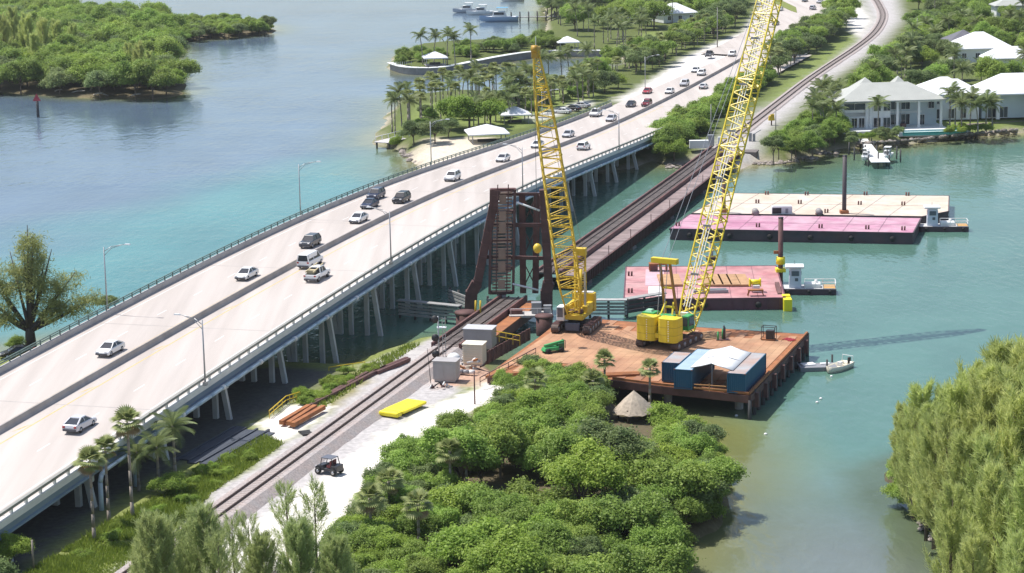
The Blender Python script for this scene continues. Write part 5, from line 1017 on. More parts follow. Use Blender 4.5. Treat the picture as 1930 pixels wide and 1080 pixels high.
for i in range(3): MB().box((13 + i * 1.6, -1.5, .5), (.7, 1.2, .3)).box((13 + i * 1.6, -1., .8), (.7, .15, .8)).build('deck_chair', WHT, h2)
def simple_house(px, label, W_, D_, Hh, rise, roofm, rz=0., z=2.8):
    p = P(*px, z); o = thing('house', label, 'house', p, rz); MB().box((0, D_ / 2, Hh / 2), (W_, D_, Hh)).build('wall', WALLW, o); hip(MB(), -W_ / 2, W_ / 2, 0, D_, Hh, rise, .8).build('roof', roofm, o); n = max(2, int(W_ / 4))
    for i in range(n): window(o, -W_ / 2 + W_ * (i + .5) / n, -.02, Hh * .5, 1.3, 1.5)
    return o
simple_house((1855, 118), 'white house with bright pyramidal roof among the palms', 17, 14, 4.5, 4.5, ROOFW, R(3)); simple_house((1822, 108), 'house with dark slate hip roof behind the pyramidal white roof', 10, 10, 5.2, 3.2, ROOFD, R(3)); simple_house((1905, 128), 'low white-roofed wing just above the right-edge house', 14, 8, 3.0, 3.2, ROOFW); simple_house((1908, 46), 'brown-walled house with pale roof in the upper right corner', 12, 9, 7, 2.6, ROOFG); simple_house((1208, 36), 'white flat-roofed building among the park trees', 16, 12, 4.2, 1.2, ROOFW); simple_house((1282, 42), 'white gabled building behind the lamp post at the park', 14, 12, 3.6, 3.6, ROOFW, R(20)); simple_house((1785, 200), 'low white roofed garage between the two waterfront houses', 12, 10, 4.2, 3., ROOFW)
def gazebo(px, label, W_=7., h=2.6, rise=1.8, roofm=ROOFW, z=2.4):
    p = P(*px, z); o = thing('park_pavilion', label, 'pavilion', p, R(8), 'open park pavilions'); hip(MB(), -W_ / 2, W_ / 2, -W_ / 2, W_ / 2, h, rise, .4).build('roof', roofm, o)
    for x in (-1, 1):
        for y in (-1, 1): MB().tube((x * W_ * .44, y * W_ * .44, 0), (x * W_ * .44, y * W_ * .44, h), .14, n=8).build('post', TIMB, o)
    MB().box((0, 0, .4), (W_ * .5, 1., .8)).build('picnic_table', TIMBD, o); MB().box((0, 0, .03), (W_ * .95, W_ * .95, .06)).build('slab', CONC2, o)
gazebo((820, 122), 'white pavilion at the tip of the curved seawall'); gazebo((1070, 92), 'white pavilion on the lawn behind the crane boom tip'); gazebo((918, 268), 'pale pavilion beside the beach, next to the far parapet', 9.); gazebo((970, 232), 'pale pavilion half hidden under the park palms', 7.)
p = P(722, 268, 1.6); o = thing('park_jetty', 'pale timber overlook jetty at the park corner', 'jetty', p, R(62)); n_ = 14
for i in range(n_): MB().box((i * 1.6, 0, 0), (1.55, 4.4, .16)).build('plank', mat('pale_plank', (.6, .55, .55), .8, var=.1, objvar=.1), o)
for i in range(8):
    for y in (-2.1, 2.1): MB().bar((i * 3, y, 0), (i * 3, y, 1.2), .12).build('rail_post', WALLW, o)
for y in (-2.1, 2.1): MB().bar((0, y, 1.2), (21, y, 1.2), .12).build('rail', WALLW, o)
for i in range(5):
    for y in (-1.8, 1.8): MB().tube((i * 5, y, -3), (i * 5, y, -.1), .25, n=7).build('pile', TIMBD, o, True)
# curved park seawall
sw = [P(x, y, 0) for x, y in [(736, 131), (765, 139.5), (815, 141), (850, 137), (880, 131), (940, 119), (1000, 110), (1060, 107.5), (1170, 108)]]; so_ = thing('park_seawall', 'curved grey seawall with pale walkway round the park basin', 'seawall', sw[0]); sr = resample(sw, 3.)
for i in range(len(sr) - 1):
    a, b = sr[i] - sw[0], sr[i + 1] - sw[0]; MB().bar(a + Vector((0, 0, .7)), b + Vector((0, 0, .7)), .35, 2.9).build('wall_panel', SEAW, so_); MB().bar(a + Vector((0, .5, 2.25)), b + Vector((0, .5, 2.25)), 2.4, .2).build('cap_slab', WALLW, so_)
wp_ = MB().box((0, 0, .5), (.12, .12, 1.)).mesh('rail_post', WALLW)
for px in np.linspace(742, 775, 9): inst('rail_post', wp_, so_, P(px, 122, 2.4) - sw[0])
# rock revetment below the houses and rocks on other shores
rks = []
for i in range(6):
    mb = MB(); mb.sphere((0, 0, 0), 1., 7, 4, .75); mb.v = [(x * random.uniform(.75, 1.2), y * random.uniform(.75, 1.2), z * random.uniform(.7, 1.15)) for x, y, z in mb.v]; rks.append(mb.mesh('rock', STONE))
rev = thing('rock_revetment', 'rock seawall along the water below the white houses', 'seawall', P(1760, 260, 0))
nr = 0
for i in range(300):
    f_ = random.random(); x = 1618 + (1935 - 1618) * f_; yb = np.interp(x, [1600, 1700, 1800, 1930], [277, 270, 260, 248]); k = random.random(); p = P(x, yb - 1 - k * 5, .1 + k * 1.9); r = random.uniform(.35, .8); inst('rock', random.choice(rks), rev, p - rev.location, random.uniform(0, 6), (r, r, r * .8))
wl_ = [P(x, y, 0) for x, y in [(1610, 272), (1700, 265), (1800, 255), (1935, 243)]]
for i in range(3): a, b = wl_[i] - rev.location, wl_[i + 1] - rev.location; MB().bar(a + Vector((0, 1.2, .9)), b + Vector((0, 1.2, .6)), 1.6, 2.9).build('wall_core', mat('wall_brown', (.2, .165, .14), .95, var=.35, vscale=1.5, bump=.1, bscale=1.5), rev)
def rocks(name, label, pxs, n, r0, r1, sx=14, sy=5, m=None):
    o = thing(name, label, 'rocks', P(*pxs[0], 0))
    for i in range(n): x, y = random.choice(pxs); p = P(x + random.uniform(-sx, sx), y + random.uniform(-sy, sy), .15); r = random.uniform(r0, r1); inst('rock', random.choice(rks), o, p - o.location, random.uniform(0, 6), (r, r, r * .7))
rocks('shore_rocks', 'scattered rocks below the green bush at the rail abutment', [(1270, 312), (1290, 312), (1310, 314), (1330, 318)], 40, .35, .9); rocks('shore_rocks', 'tan rocks along the park beach shore', [(770, 290), (780, 298), (790, 300)], 34, .4, 1.1, 12, 6); rocks('shore_rocks', 'pale rocks on the shore right of the rail abutment', [(1440, 308), (1480, 306), (1520, 298), (1560, 288)], 60, .3, .8, 22, 3); rocks('shore_rocks', 'few dark stones at the foot of the right-hand pines', [(1745, 990), (1760, 1010)], 14, .25, .6, 10, 8)
# deadwood on the mangrove island
for i, (x, y, dx) in enumerate(((130, 176, 30), (205, 181, -22), (245, 182, 20), (175, 180, 18), (100, 174, 16))):
    a, b = P(x, y, .3), P(x + dx, y - 5, 1.8); o = MB().path([Vector(), (b - a) * .5 + Vector((0, 0, .3)), b - a], [.22, .16, .08], 6).build('driftwood_log', mat('driftwood', (.5, .46, .42), .9), None, True, loc=a); tag(o, 'bleached dead log on the mangrove island shore', 'driftwood', 'dead logs on the island shore')
# far-side street furniture on the peninsula
for px, h, lb in (((1352, 92), 14, 'tall grey utility pole beside the far road'), ((1728, 84), 9, 'pale street lamp pole among the trees behind the houses'), ((1340, 268), 9, 'dark signal mast beside the far rail abutment'), ((1462, 246), 5.5, 'slim pole beside the far track near the yellow sign')):
    p = P(*px, 2.6); tag(MB().tube((0, 0, 0), (0, 0, h), .22 if h > 10 else .12, .1, 8).build('utility_pole', mat('pole_grey', (.3, .29, .27), .8), None, True, loc=p), lb, 'pole')
p = P(1336, 276, 2.6); o = thing('signal_cabinets', 'pale signal hut and cabinets beside the far rail abutment', 'cabinet', p); MB().box((-2.5, -2.2, .9), (4.4, 1.4, 1.8)).build('low_wall', WALLW, o); MB().box((.6, 1., 1.3), (1.4, 1.2, 2.6)).build('housing', GRYS, o, bevel=.05); MB().box((2.6, 1.2, 1.), (.8, .8, 2.)).build('housing', WALLW, o)
p = P(1454, 236, 2.6); o = thing('track_machine', 'small yellow machine standing right of the far track', 'machine', p); MB().box((0, 0, 1.8), (1.6, 1.2, 1.2), taper=.8).build('body', YEL, o, bevel=.1); MB().bar((0, 0, 0), (0, 0, 1.2), .3).build('pedestal', RUSTD, o); MB().box((.2, -.3, 2.6), (.9, .7, .4)).build('top', YEL, o)
p = P(1414, 268, 2.4); o = thing('relay_box', 'two slim grey relay boxes at the far abutment', 'cabinet', p); MB().box((0, 0, 1.1), (.7, .6, 2.2)).box((.9, .2, 1.), (.6, .6, 2.)).build('housing', GRYS, o); MB().bar((.9, .2, 1.9), (2.6, .8, 2.8), .15).build('arm', GRYS, o)

# ------------------------------------------------------------------ vehicles
CARP = {}
def paint(nm, c): 
    if nm not in CARP: CARP[nm] = mat('car_' + nm, c, .25, spec=.6)
    return CARP[nm]
def car_meshes(kind):
    d = {}
    if kind == 'sedan':
        L, Wd = 4.75, 1.82; low = [(-2.3, .3), (2.2, .26), (2.36, .48), (2.28, .66), (1.75, .84), (1.0, .95), (-1.5, 1.0), (-2.25, 1.0), (-2.38, .68)]; gh = [(1.25, .9), (.25, 1.40), (-.85, 1.43), (-2.0, .99)]; rf = (-.85, .25, 1.43); wb = 1.42; r = .33
    elif kind == 'suv':
        L, Wd = 4.75, 1.92; low = [(-2.34, .42), (2.28, .38), (2.36, .7), (2.2, .98), (1.15, 1.1), (-2.28, 1.12), (-2.38, .8)]; gh = [(1.1, 1.08), (.45, 1.68), (-1.85, 1.7), (-2.25, 1.1)]; rf = (-1.85, .45, 1.7); wb = 1.42; r = .37
    elif kind == 'van':
        L, Wd = 5.6, 2.0; low = [(-2.78, .45), (2.7, .42), (2.8, .8), (2.6, 1.08), (1.9, 1.2), (-2.78, 1.2)]; gh = [(1.85, 1.18), (1.15, 2.05), (-2.68, 2.08), (-2.76, 1.18)]; rf = (-2.68, 1.15, 2.08); wb = 1.75; r = .37
    else:
        L, Wd = 5.6, 2.0; low = [(-2.75, .55), (2.65, .5), (2.76, .85), (2.6, 1.1), (1.4, 1.18), (-2.75, 1.12)]; gh = [(1.3, 1.14), (.75, 1.84), (-.75, 1.86), (-.95, 1.14)]; rf = (-.75, .75, 1.86); wb = 1.75; r = .4
    hw = Wd / 2; n = len(low)
    vs = []; fs = []
    for k, x in ((.9, -hw), (1., -hw + .12), (1., hw - .12), (.9, hw)):
        for y, z in low: vs.append((x, y * (1 if abs(x) < hw - .05 else .985), z if z < .6 else (z - (.05 if abs(x) > hw - .05 else 0))))
    for s in range(3):
        for i in range(n): j = (i + 1) % n; fs.append((s * n + i, s * n + j, (s + 1) * n + j, (s + 1) * n + i)[::-1])
    fs.append(tuple(range(n))); fs.append(tuple(range(4 * n - 1, 3 * n - 1, -1)))
    b = MB().add(vs, fs); d['body'] = b
    g = MB(); hb_, ht_ = hw - .1, hw - .3; q = [(-hb_, gh[0][0], gh[0][1]), (hb_, gh[0][0], gh[0][1]), (hb_, gh[3][0], gh[3][1]), (-hb_, gh[3][0], gh[3][1]), (-ht_, gh[1][0], gh[1][1]), (ht_, gh[1][0], gh[1][1]), (ht_, gh[2][0], gh[2][1]), (-ht_, gh[2][0], gh[2][1])]
    g.add(q, [(0, 3, 2, 1), (4, 5, 6, 7), (1, 5, 4, 0)[::-1], (1, 2, 6, 5), (2, 3, 7, 6), (3, 0, 4, 7)]); d['windows'] = g
    roof = MB().box((0, (rf[0] + rf[1]) / 2, rf[2] + .03), (ht_ * 2 + .1, rf[1] - rf[0] + .12, .08), taper=.93)
    for s in (-1, 1):
        roof.bar((s * hb_, gh[0][0], gh[0][1]), (s * ht_, gh[1][0], gh[1][1] + .02), .09); roof.bar((s * hb_, gh[3][0], gh[3][1]), (s * ht_, gh[2][0], gh[2][1] + .02), .14); ym = (gh[1][0] + gh[2][0]) / 2; roof.bar((s * hb_, ym, gh[0][1]), (s * ht_, ym, rf[2]), .1)
    if kind == 'van': roof.box((0, -.9, 1.62), (hb_ + ht_ + .06, 3.2, .84))
    d['roof'] = roof
    if kind == 'pickup': d['bed_liner'] = MB().box((0, -1.85, 1.145), (1.6, 1.6, .05)); d['load'] = MB().box((-.2, -1.6, 1.4), (1.1, .9, .5)).bar((-.7, -2.6, 1.5), (-.4, 1.2, 2.1), .14).bar((.5, -2.6, 1.5), (.5, 1.2, 2.1), .14)
    d['wheels'] = [(x, y) for x in (-hw + .1, hw - .1) for y in (-wb, wb)]; d['r'] = r
    fy, ry = L / 2 - .06, -L / 2 + .03; zl = .66 if kind == 'sedan' else .85
    d['lights'] = [('headlight', HEADL, (s * (hw - .32), fy - .02, zl), (.36, .14, .16)) for s in (-1, 1)] + [('taillight', TAILL, (s * (hw - .22), ry - .02, zl + .12), (.26, .12, .2)) for s in (-1, 1)]
    d['bump'] = [(0, fy + .03, .42, Wd * .86), (0, ry - .05, .45, Wd * .86)]
    return d
CM = {}
for kind in ('sedan', 'suv', 'van', 'pickup'):
    d = car_meshes(kind); e = {'d': d, 'windows': d['windows'].mesh('windows', GLASS), 'wheel': MB().tube((-.11, 0, 0), (.11, 0, 0), d['r'], n=14).mesh('wheel', TYRE, True), 'rim': MB().tube((-.12, 0, 0), (.12, 0, 0), d['r'] * .6, n=10).mesh('rim', RIM, True)}
    e['light'] = [(nm, MB().box((0, 0, 0), dd).mesh(nm, m), c) for nm, m, c, dd in d['lights']]; e['bump'] = [MB().box((0, 0, 0), (b[3], .12, .22)).mesh('bumper', mat('bumper_grey', (.09, .09, .1), .5)) for b in d['bump']]; CM[kind] = e
def car(x, y, kind, col, away, label, px_z=None, gr='vehicles on the road bridge', hd=None, scale=1.05):
    if px_z is None: p, t = on_road(x, y); p = p.copy(); p.z = road_z(t) + .012; hd = road_dir(t)
    else: p = P(x, y, px_z)
    e = CM[kind]; d = e['d']; pm_ = paint(*col); o = thing({'sedan': 'sedan_car', 'suv': 'suv_car', 'van': 'passenger_van', 'pickup': 'pickup_truck'}[kind], label, {'van': 'van', 'pickup': 'truck'}.get(kind, 'car'), p, hd - R(90) + (0 if away else math.pi), gr); o.scale = (scale,) * 3
    key = kind + col[0]
    if key not in CM:
        bm_ = d['body'].mesh('body', pm_); CM[key] = (bm_, d['roof'].mesh('roof', pm_))
    b = inst('body', CM[key][0], o); m = b.modifiers.new('bevel', 'BEVEL'); m.width = .11; m.segments = 3; m.limit_method = 'ANGLE'; m.angle_limit = R(18)
    inst('windows', e['windows'], o); inst('roof', CM[key][1], o)
    for wx_, wy_ in d['wheels']: wv = inst('wheel', e['wheel'], o, (wx_, wy_, d['r'])); inst('rim', e['rim'], wv)
    for nm, me, c in e['light']: inst(nm, me, o, c)
    for me, bb_ in zip(e['bump'], d['bump']): inst('bumper', me, o, bb_[:3])
    if kind == 'pickup': d['bed_liner'].build('bed_liner', BLK, o); d['load'].build('ladder_rack', mat('rack_tan', (.5, .42, .25), .6), o)
    return o
Wc, Sv, Bk, Nv, Rd, Mr, Gy = ('white', (.8, .8, .79)), ('silver', (.55, .55, .58)), ('black', (.02, .02, .022)), ('navy', (.025, .035, .07)), ('red', (.4, .03, .04)), ('maroon', (.2, .02, .03)), ('grey', (.07, .075, .085))
for x, y, k, c, a, lb in (
    (208, 666, 'sedan', Wc, 0, 'white sedan oncoming at the left, nearest in its carriageway'), (465, 524, 'sedan', Wc, 0, 'small white sedan alone in the middle of the oncoming side'), (585, 464, 'suv', Gy, 0, 'dark grey SUV coming towards the camera beside the white van'), (676, 418, 'sedan', Wc, 0, 'white sedan following just ahead of two dark blue cars'), (697, 391, 'sedan', Nv, 0, 'dark blue sedan close behind the white sedan'), (709, 374, 'suv', Nv, 0, 'dark blue SUV hugging the far parapet'), (757, 381, 'suv', Bk, 0, 'black SUV next to the median opposite the dark blue pair'),
    (853, 340, 'suv', Wc, 0, 'white SUV by the median left of the raised leaf'), (948, 304, 'sedan', Wc, 0, 'white sedan just left of the crane boom'), (1013, 278, 'sedan', Wc, 0, 'white sedan partly hidden by the crane boom'), (1071, 258, 'sedan', Sv, 0, 'silver sedan just right of the crane boom'), (1152, 228, 'sedan', Sv, 0, 'silver sedan by the median below the white pickup'), (1123, 219, 'pickup', Wc, 0, 'white pickup near the far parapet'), (1189, 201, 'sedan', Bk, 0, 'black sedan left of the maroon car'), (1219, 200, 'suv', Mr, 0, 'maroon SUV right of the black sedan'), (1220, 176, 'sedan', Rd, 0, 'red sedan turning near the park entrance'),
    (1262, 176, 'sedan', Wc, 0, 'white sedan right of the red one'), (1290, 162, 'suv', Sv, 0, 'silver SUV beside the median near the trees'), (1311, 136, 'sedan', Wc, 0, 'white sedan half behind another at the far trees'), (1322, 142, 'suv', Wc, 0, 'white SUV overlapping the sedan beside it'), (1337, 107, 'pickup', Gy, 0, 'dark pickup in the lane next to the park trees'), (1380, 106, 'suv', Wc, 0, 'white SUV right of the dark pickup'),
    (151, 808, 'sedan', Sv, 1, 'silver sedan driving away at the lower left'), (585, 501, 'van', Wc, 1, 'white passenger van driving away beside the median'), (598, 526, 'pickup', Wc, 1, 'white work truck with ladder rack next to the van'), (1100, 282, 'suv', Wc, 1, 'white SUV driving away right of the crane boom'), (1241, 238, 'sedan', Bk, 1, 'black car driving away near the bridge end'), (1326, 167, 'sedan', Wc, 1, 'white sedan driving away beyond the bridge end')): car(x, y, k, c, a, lb)
for x, y, k, c, a, lb in ((1532, 18, 'suv', Sv, 1, 'silver SUV on the far street right of the lawn strip'), (1557, 26, 'sedan', Sv, 1, 'pale sedan at the kerb on the far street'), (1517, 3, 'sedan', Gy, 0, 'dark sedan at the top edge of the far street'), (1545, 6, 'suv', Sv, 0, 'silver SUV at the top of the far street'), (1462, 47, 'sedan', Bk, 0, 'black sedan beside the crane boom on the far street'), (1470, 20, 'sedan', Wc, 0, 'white sedan at the top beside the crane boom')): car(x, y, k, c, a, lb, 3.2, 'vehicles on the far street', R(70))
car(33, 672, 'sedan', Bk, 0, 'black car parked below the bridge at the left edge', 2.1, 'parked cars', R(20))
for x, y, c, lb in ((1060, 214, Wc, 'white car parked under the park palms beside the road'), (1078, 209, Bk, 'black car parked under the park palms, middle of three'), (1095, 203, Sv, 'silver car parked under the park palms, right of three')): car(x, y, 'sedan', c, 1, lb, 2.6, 'parked cars in the park', R(150))

# ------------------------------------------------------------------ vegetation
def leafmesh(name, cen, nrm, size, asp, m, tint, tri=False):
    n = len(cen); up = rng.normal(size=(n, 3)); a = np.cross(nrm, up); a /= np.linalg.norm(a, axis=1)[:, None] + 1e-9; b = np.cross(nrm, a); b /= np.linalg.norm(b, axis=1)[:, None] + 1e-9
    s = size[:, None]; v = np.stack([cen - a * s * asp, cen - b * s, cen + a * s * asp, cen + b * s], 1).reshape(-1, 3); f = np.arange(n * 4).reshape(n, 4)
    return rawmesh(name, v, f, m, np.repeat(tint, 4))
def rawmesh(name, v, f, m, tint):
    me = bpy.data.meshes.new(name); n = len(f); k = f.shape[1]; me.vertices.add(len(v)); me.vertices.foreach_set('co', v.astype(np.float32).ravel()); me.loops.add(n * k); me.loops.foreach_set('vertex_index', f.astype(np.int32).ravel())
    me.polygons.add(n); me.polygons.foreach_set('loop_start', np.arange(0, n * k, k, dtype=np.int32)); me.polygons.foreach_set('loop_total', np.full(n, k, np.int32)); at = me.attributes.new('tint', 'FLOAT', 'POINT'); at.data.foreach_set('value', tint.astype(np.float32)); me.materials.append(m); me.update(calc_edges=True); me.validate(); return me
def broad_crown(name, m, nclump=46, per=150, leaf=.16, flat=.75, spread=1.):
    cs = []; ns = []; ts = []; nl = 7                        # a crown is several uneven lobes, not one dome
    an = rng.uniform(0, 6.28, nl); ra = np.sqrt(rng.uniform(.02, .5, nl)); lc = np.stack([ra * np.cos(an), ra * np.sin(an), rng.uniform(-.22, .42, nl) * flat], 1); lr = rng.uniform(.26, .56, nl); pw = lr ** 2 / (lr ** 2).sum()
    def shell(k):
        q = rng.normal(size=(k, 3)); q /= np.linalg.norm(q, axis=1)[:, None]; q[:, 2] = np.abs(q[:, 2]) * 1.25 - .42; return q, rng.choice(nl, k, p=pw)
    d, li = shell(nclump); ctr = lc[li] + d * (lr[li] * rng.uniform(.6, 1.12, nclump))[:, None] * np.array([1, 1, flat]) * spread
    for i in range(nclump):                                  # loose sprays of leaves at uneven sizes
        r = rng.uniform(.10, .27); k = int(per * (r / .22) ** 1.6) + 20; q = rng.normal(size=(k, 3)) * np.array([1, 1, .6]); c = ctr[i] + q * r * .6; cs.append(c); nn = q * .35 + rng.normal(size=(k, 3)) * .55 + np.array([0, 0, .75]); ns.append(nn / np.linalg.norm(nn, axis=1)[:, None]); ts.append(np.clip(rng.normal(.45, .2, k) + rng.normal(0, .24), 0, 1))
    k = nclump * per // 2; q, li = shell(k); ph = rng.uniform(0, 6.28, 6); lump = 1 + .2 * np.sin(q[:, 0] * 5 + ph[0]) * np.cos(q[:, 1] * 5 + ph[1]) + .15 * np.sin(q[:, 0] * 11 + ph[2]) * np.sin(q[:, 1] * 10 + ph[3] + q[:, 2] * 6)
    c = lc[li] + q * (lr[li] * lump * rng.uniform(.6, 1.04, k) ** .6)[:, None] * np.array([1, 1, flat]); cs.append(c); nn = q * .4 + rng.normal(size=(k, 3)) * .5 + np.array([0, 0, .7]); ns.append(nn / np.linalg.norm(nn, axis=1)[:, None]); ts.append(np.clip(rng.normal(.5, .2, k), 0, 1))
    cs = np.concatenate(cs); n = len(cs); return leafmesh(name, cs, np.concatenate(ns), rng.uniform(.55, 1.3, n) * leaf * .5, .5, m, np.concatenate(ts))
def branchy(name, m, n=6, h=1., r=.05, reach=.5):
    mb = MB(); mb.path([Vector((0, 0, -.15)), Vector((.02, .01, h * .28)), Vector((.04, -.02, h * .55))], [r, r * .8, r * .55], 7)
    for i in range(n):
        t = 6.283 * i / n + random.uniform(-.4, .4); a = Vector((.02, 0, h * random.uniform(.2, .42))); b = a + Vector((math.cos(t) * reach * .5, math.sin(t) * reach * .5, h * .25)); c = b + Vector((math.cos(t + .3) * reach * .5, math.sin(t + .3) * reach * .5, h * .22)); mb.path([a, b, c], [r * .5, r * .36, r * .14], 5)
    return mb.mesh(name, m, True)
# unit crowns: radius about 1, centre at 0
CR_M = [broad_crown('crown', LEAF_M, 60, 230, .085, .92) for _ in range(6)]; CR_D = [broad_crown('crown', LEAF_D, 52, 210, .09, .85) for _ in range(3)]; CR_B = [broad_crown('crown', LEAF_B, 70, 220, .082, .8) for _ in range(3)]
TRUNKS = [branchy('trunk', BARK) for _ in range(3)]
def blob_tree(p, r, h, protos, label, group, name='mangrove_bush', flat=1., cat='bush'):
    o = thing(name, label, cat, p, 0, group); tr = inst('trunk', random.choice(TRUNKS), o, (0, 0, 0), random.uniform(0, 6), (r * .9, r * .9, max(h, .5)))
    inst('crown', random.choice(protos), o, (0, 0, h - r * .55 * flat), random.uniform(0, 6.28), (r * random.uniform(.92, 1.1), r * random.uniform(.92, 1.1), r * flat)); return o
# casuarina (feathery pine): trunk, branches, drooping needle sprays
def casuarina(name, h, r, nb, m, per=70, dens=1., ragged=.3, base=.12):
    tb = MB(); tb.path([Vector((0, 0, -.3)), Vector((.1, 0, h * .35)), Vector((-.08, .1, h * .7)), Vector((0, 0, h * .98))], [h * .018, h * .013, h * .008, h * .002], 7); V = []; T = []
    for i in range(nb):                                      # each branch is an upswept feathery plume
        f_ = base + (1 - base) * (i + random.random()) / nb; z = h * f_; L = r * (1.05 - f_) ** .6 * random.uniform(1 - ragged, 1.15) + .5; t = random.uniform(0, 6.283); tn = np.array([math.cos(t), math.sin(t), 0.])
        S = np.linspace(0, 1, 7); lift = random.uniform(.45, 1.0); pts = np.array([0, 0, z]) + tn * (L * (S - .25 * S * S))[:, None] + np.array([0, 0, 1.]) * (L * (lift * S + .35 * S * S))[:, None]
        if i % 2 == 0:
            for a_, b_ in ((0, 2), (2, 4), (4, 6)): tb.tube(pts[a_], pts[b_], max(.018, L * .013 * (1 - a_ / 7)), max(.012, L * .013 * (1 - b_ / 7)), 4, False)
        k = int(per * dens * (.45 + .55 * L / r)); s = rng.uniform(.22, 1., k); c = np.stack([np.interp(s, S, pts[:, j]) for j in range(3)], 1); tg = np.stack([np.interp(np.minimum(s + .12, 1.05), S, pts[:, j]) - np.interp(s - .12, S, pts[:, j]) for j in range(3)], 1); tg /= np.linalg.norm(tg, axis=1)[:, None] + 1e-9
        c = c + rng.normal(size=(k, 3)) * (.06 + .22 * (1 - s) * L / r + .04 * L / r)[:, None] * (h / 14)
        dr = tg * .75 + rng.normal(size=(k, 3)) * .38 + np.array([0, 0, .15]); dr /= np.linalg.norm(dr, axis=1)[:, None]; ln = rng.uniform(.4, 1.0, k)[:, None] * (h / 14) ** .5; sd = np.cross(dr, rng.normal(size=(k, 3))); sd /= np.linalg.norm(sd, axis=1)[:, None]; wd = .030 * (h / 14) ** .5 * rng.uniform(.7, 1.5, k)[:, None]
        V.append(np.stack([c - sd * wd, c + sd * wd, c + dr * ln + sd * wd * .3, c + dr * ln - sd * wd * .3], 1).reshape(-1, 3)); T.append(np.repeat(np.clip(rng.normal(.45, .2, k) + .2 * random.uniform(-1, 1), 0, 1), 4))
    v = np.concatenate(V); f = np.arange(len(v)).reshape(-1, 4); return tb.mesh('trunk', BARK, True), rawmesh('needles', v, f, m, np.concatenate(T))
CAS = [casuarina('cas', 14, 4.4, 120, LEAF_C, 190) for _ in range(3)]; CASY = [casuarina('cas', 14, 3.9, 84, LEAF_CY, 190, 1., .5) for _ in range(3)]; CASS = [casuarina('cas', 14, 4.2, 46, LEAF_C, 120, .8, .5) for _ in range(2)]
def pine(p, h, protos, label, group, wide=1.):
    t_, n_ = random.choice(protos); o = thing('casuarina_tree', label, 'tree', p, random.uniform(0, 6.28), group); s = h / 14.; inst('trunk', t_, o, sca=(s, s, s)); inst('crown', n_, o, sca=(s * wide, s * wide, s)); return o
# palms
def coco_frond(L, m, nl=20, droop=.9):
    V = []; T = []; pts = []
    for i in range(nl + 1):
        s = i / nl; pts.append(np.array([L * (s - .18 * s * s), 0, L * (.42 * s - droop * .62 * s * s)]))
    for i in range(nl):
        a, b = pts[i], pts[i + 1]; s = (i + .5) / nl; ll = L * .26 * math.sin(math.pi * (.12 + .86 * s)) ** .7 + .05; V.append(np.array([a + [0, -.03, 0], a + [0, .03, 0], b + [0, .02, 0], b + [0, -.02, 0]])); T.append(.8)
        for sg in (-1, 1):
            for h_ in (0, .5):
                o = a + (b - a) * h_; e = o + np.array([ll * .45, sg * ll * .8, -ll * .42]) * random.uniform(.85, 1.1); wv = np.array([L / nl * .42, 0, 0]); V.append(np.array([o, o + wv, e + wv * .25, e])); T.append(random.uniform(.2, .7))
    return np.concatenate(V), np.repeat(np.array(T), 4)
def fan_leaf(L, n=11):
    V = []; T = []; st = L * .42; V.append(np.array([[0, -.03, 0], [0, .03, 0], [st, .02, st * .25], [st, -.02, st * .25]])); T.append(.6); o = np.array([st, 0, st * .25])
    for i in range(n):
        t = -1.25 + 2.5 * i / (n - 1); d = np.array([math.cos(t), math.sin(t), .1]); e = o + d * L * .62 + np.array([0, 0, -L * .16]); m_ = o + d * L * .36; s = np.array([-math.sin(t), math.cos(t), 0]) * L * .055; V.append(np.array([o, m_ + s, e, m_ - s])); T.append(random.uniform(.25, .95))
    return np.concatenate(V), np.repeat(np.array(T), 4)
def rotv(v, yaw, pitch):
    c, s = math.cos(pitch), math.sin(pitch); x, y, z = v[:, 0] * c - v[:, 2] * s, v[:, 1], v[:, 0] * s + v[:, 2] * c; c, s = math.cos(yaw), math.sin(yaw); return np.stack([x * c - y * s, x * s + y * c, z], 1)
def palm_crown(kind, n=18):
    V = []; T = []
    for i in range(n):
        if kind == 'coco': v, t = coco_frond(random.uniform(3., 3.8), LEAF_P, 14, random.uniform(.7, 1.2)); pit = random.choice([1.0, .6, .25, -.1, -.4]) + random.uniform(-.15, .15)
        else: v, t = fan_leaf(random.uniform(1.5, 1.9), 9); pit = random.uniform(-.7, 1.2)
        V.append(rotv(v, 6.283 * i * .382 + random.uniform(-.2, .2), pit)); T.append(t)
    v = np.concatenate(V); return rawmesh('crown', v, np.arange(len(v)).reshape(-1, 4), LEAF_P if kind == 'coco' else LEAF_F, np.concatenate(T))
def palm_trunk(h, bend, r=.16):
    mb = MB(); pts = [Vector((bend * (k / 5) ** 2, 0, h * k / 5 - (.3 if k == 0 else 0))) for k in range(6)]; mb.path(pts, [r * 1.5, r * 1.05, r, r * .95, r * .9, r * .85], 8); return mb.mesh('trunk', BARKP, True)
COCO = [palm_crown('coco', 20) for _ in range(3)]; FAN = [palm_crown('fan', 34) for _ in range(3)]; PTR = [palm_trunk(1., b, .03) for b in (0, .05, -.06)]
PT = {(h, b): palm_trunk(h, b) for h in (6, 8, 10) for b in (.0, .9)}
def palm(p, h, kind, label, group, s=1.):
    hh = min((6, 8, 10), key=lambda q: abs(q - h)); b = random.choice((0., .9)) if kind == 'coco' else 0.; o = thing('coconut_palm' if kind == 'coco' else 'fan_palm', label, 'palm', p, random.uniform(0, 6.28), group); inst('trunk', PT[(hh, b)], o, sca=(1, 1, h / hh)); inst('crown', random.choice(COCO if kind == 'coco' else FAN), o, (b, 0, h - .1), random.uniform(0, 6), s); return o
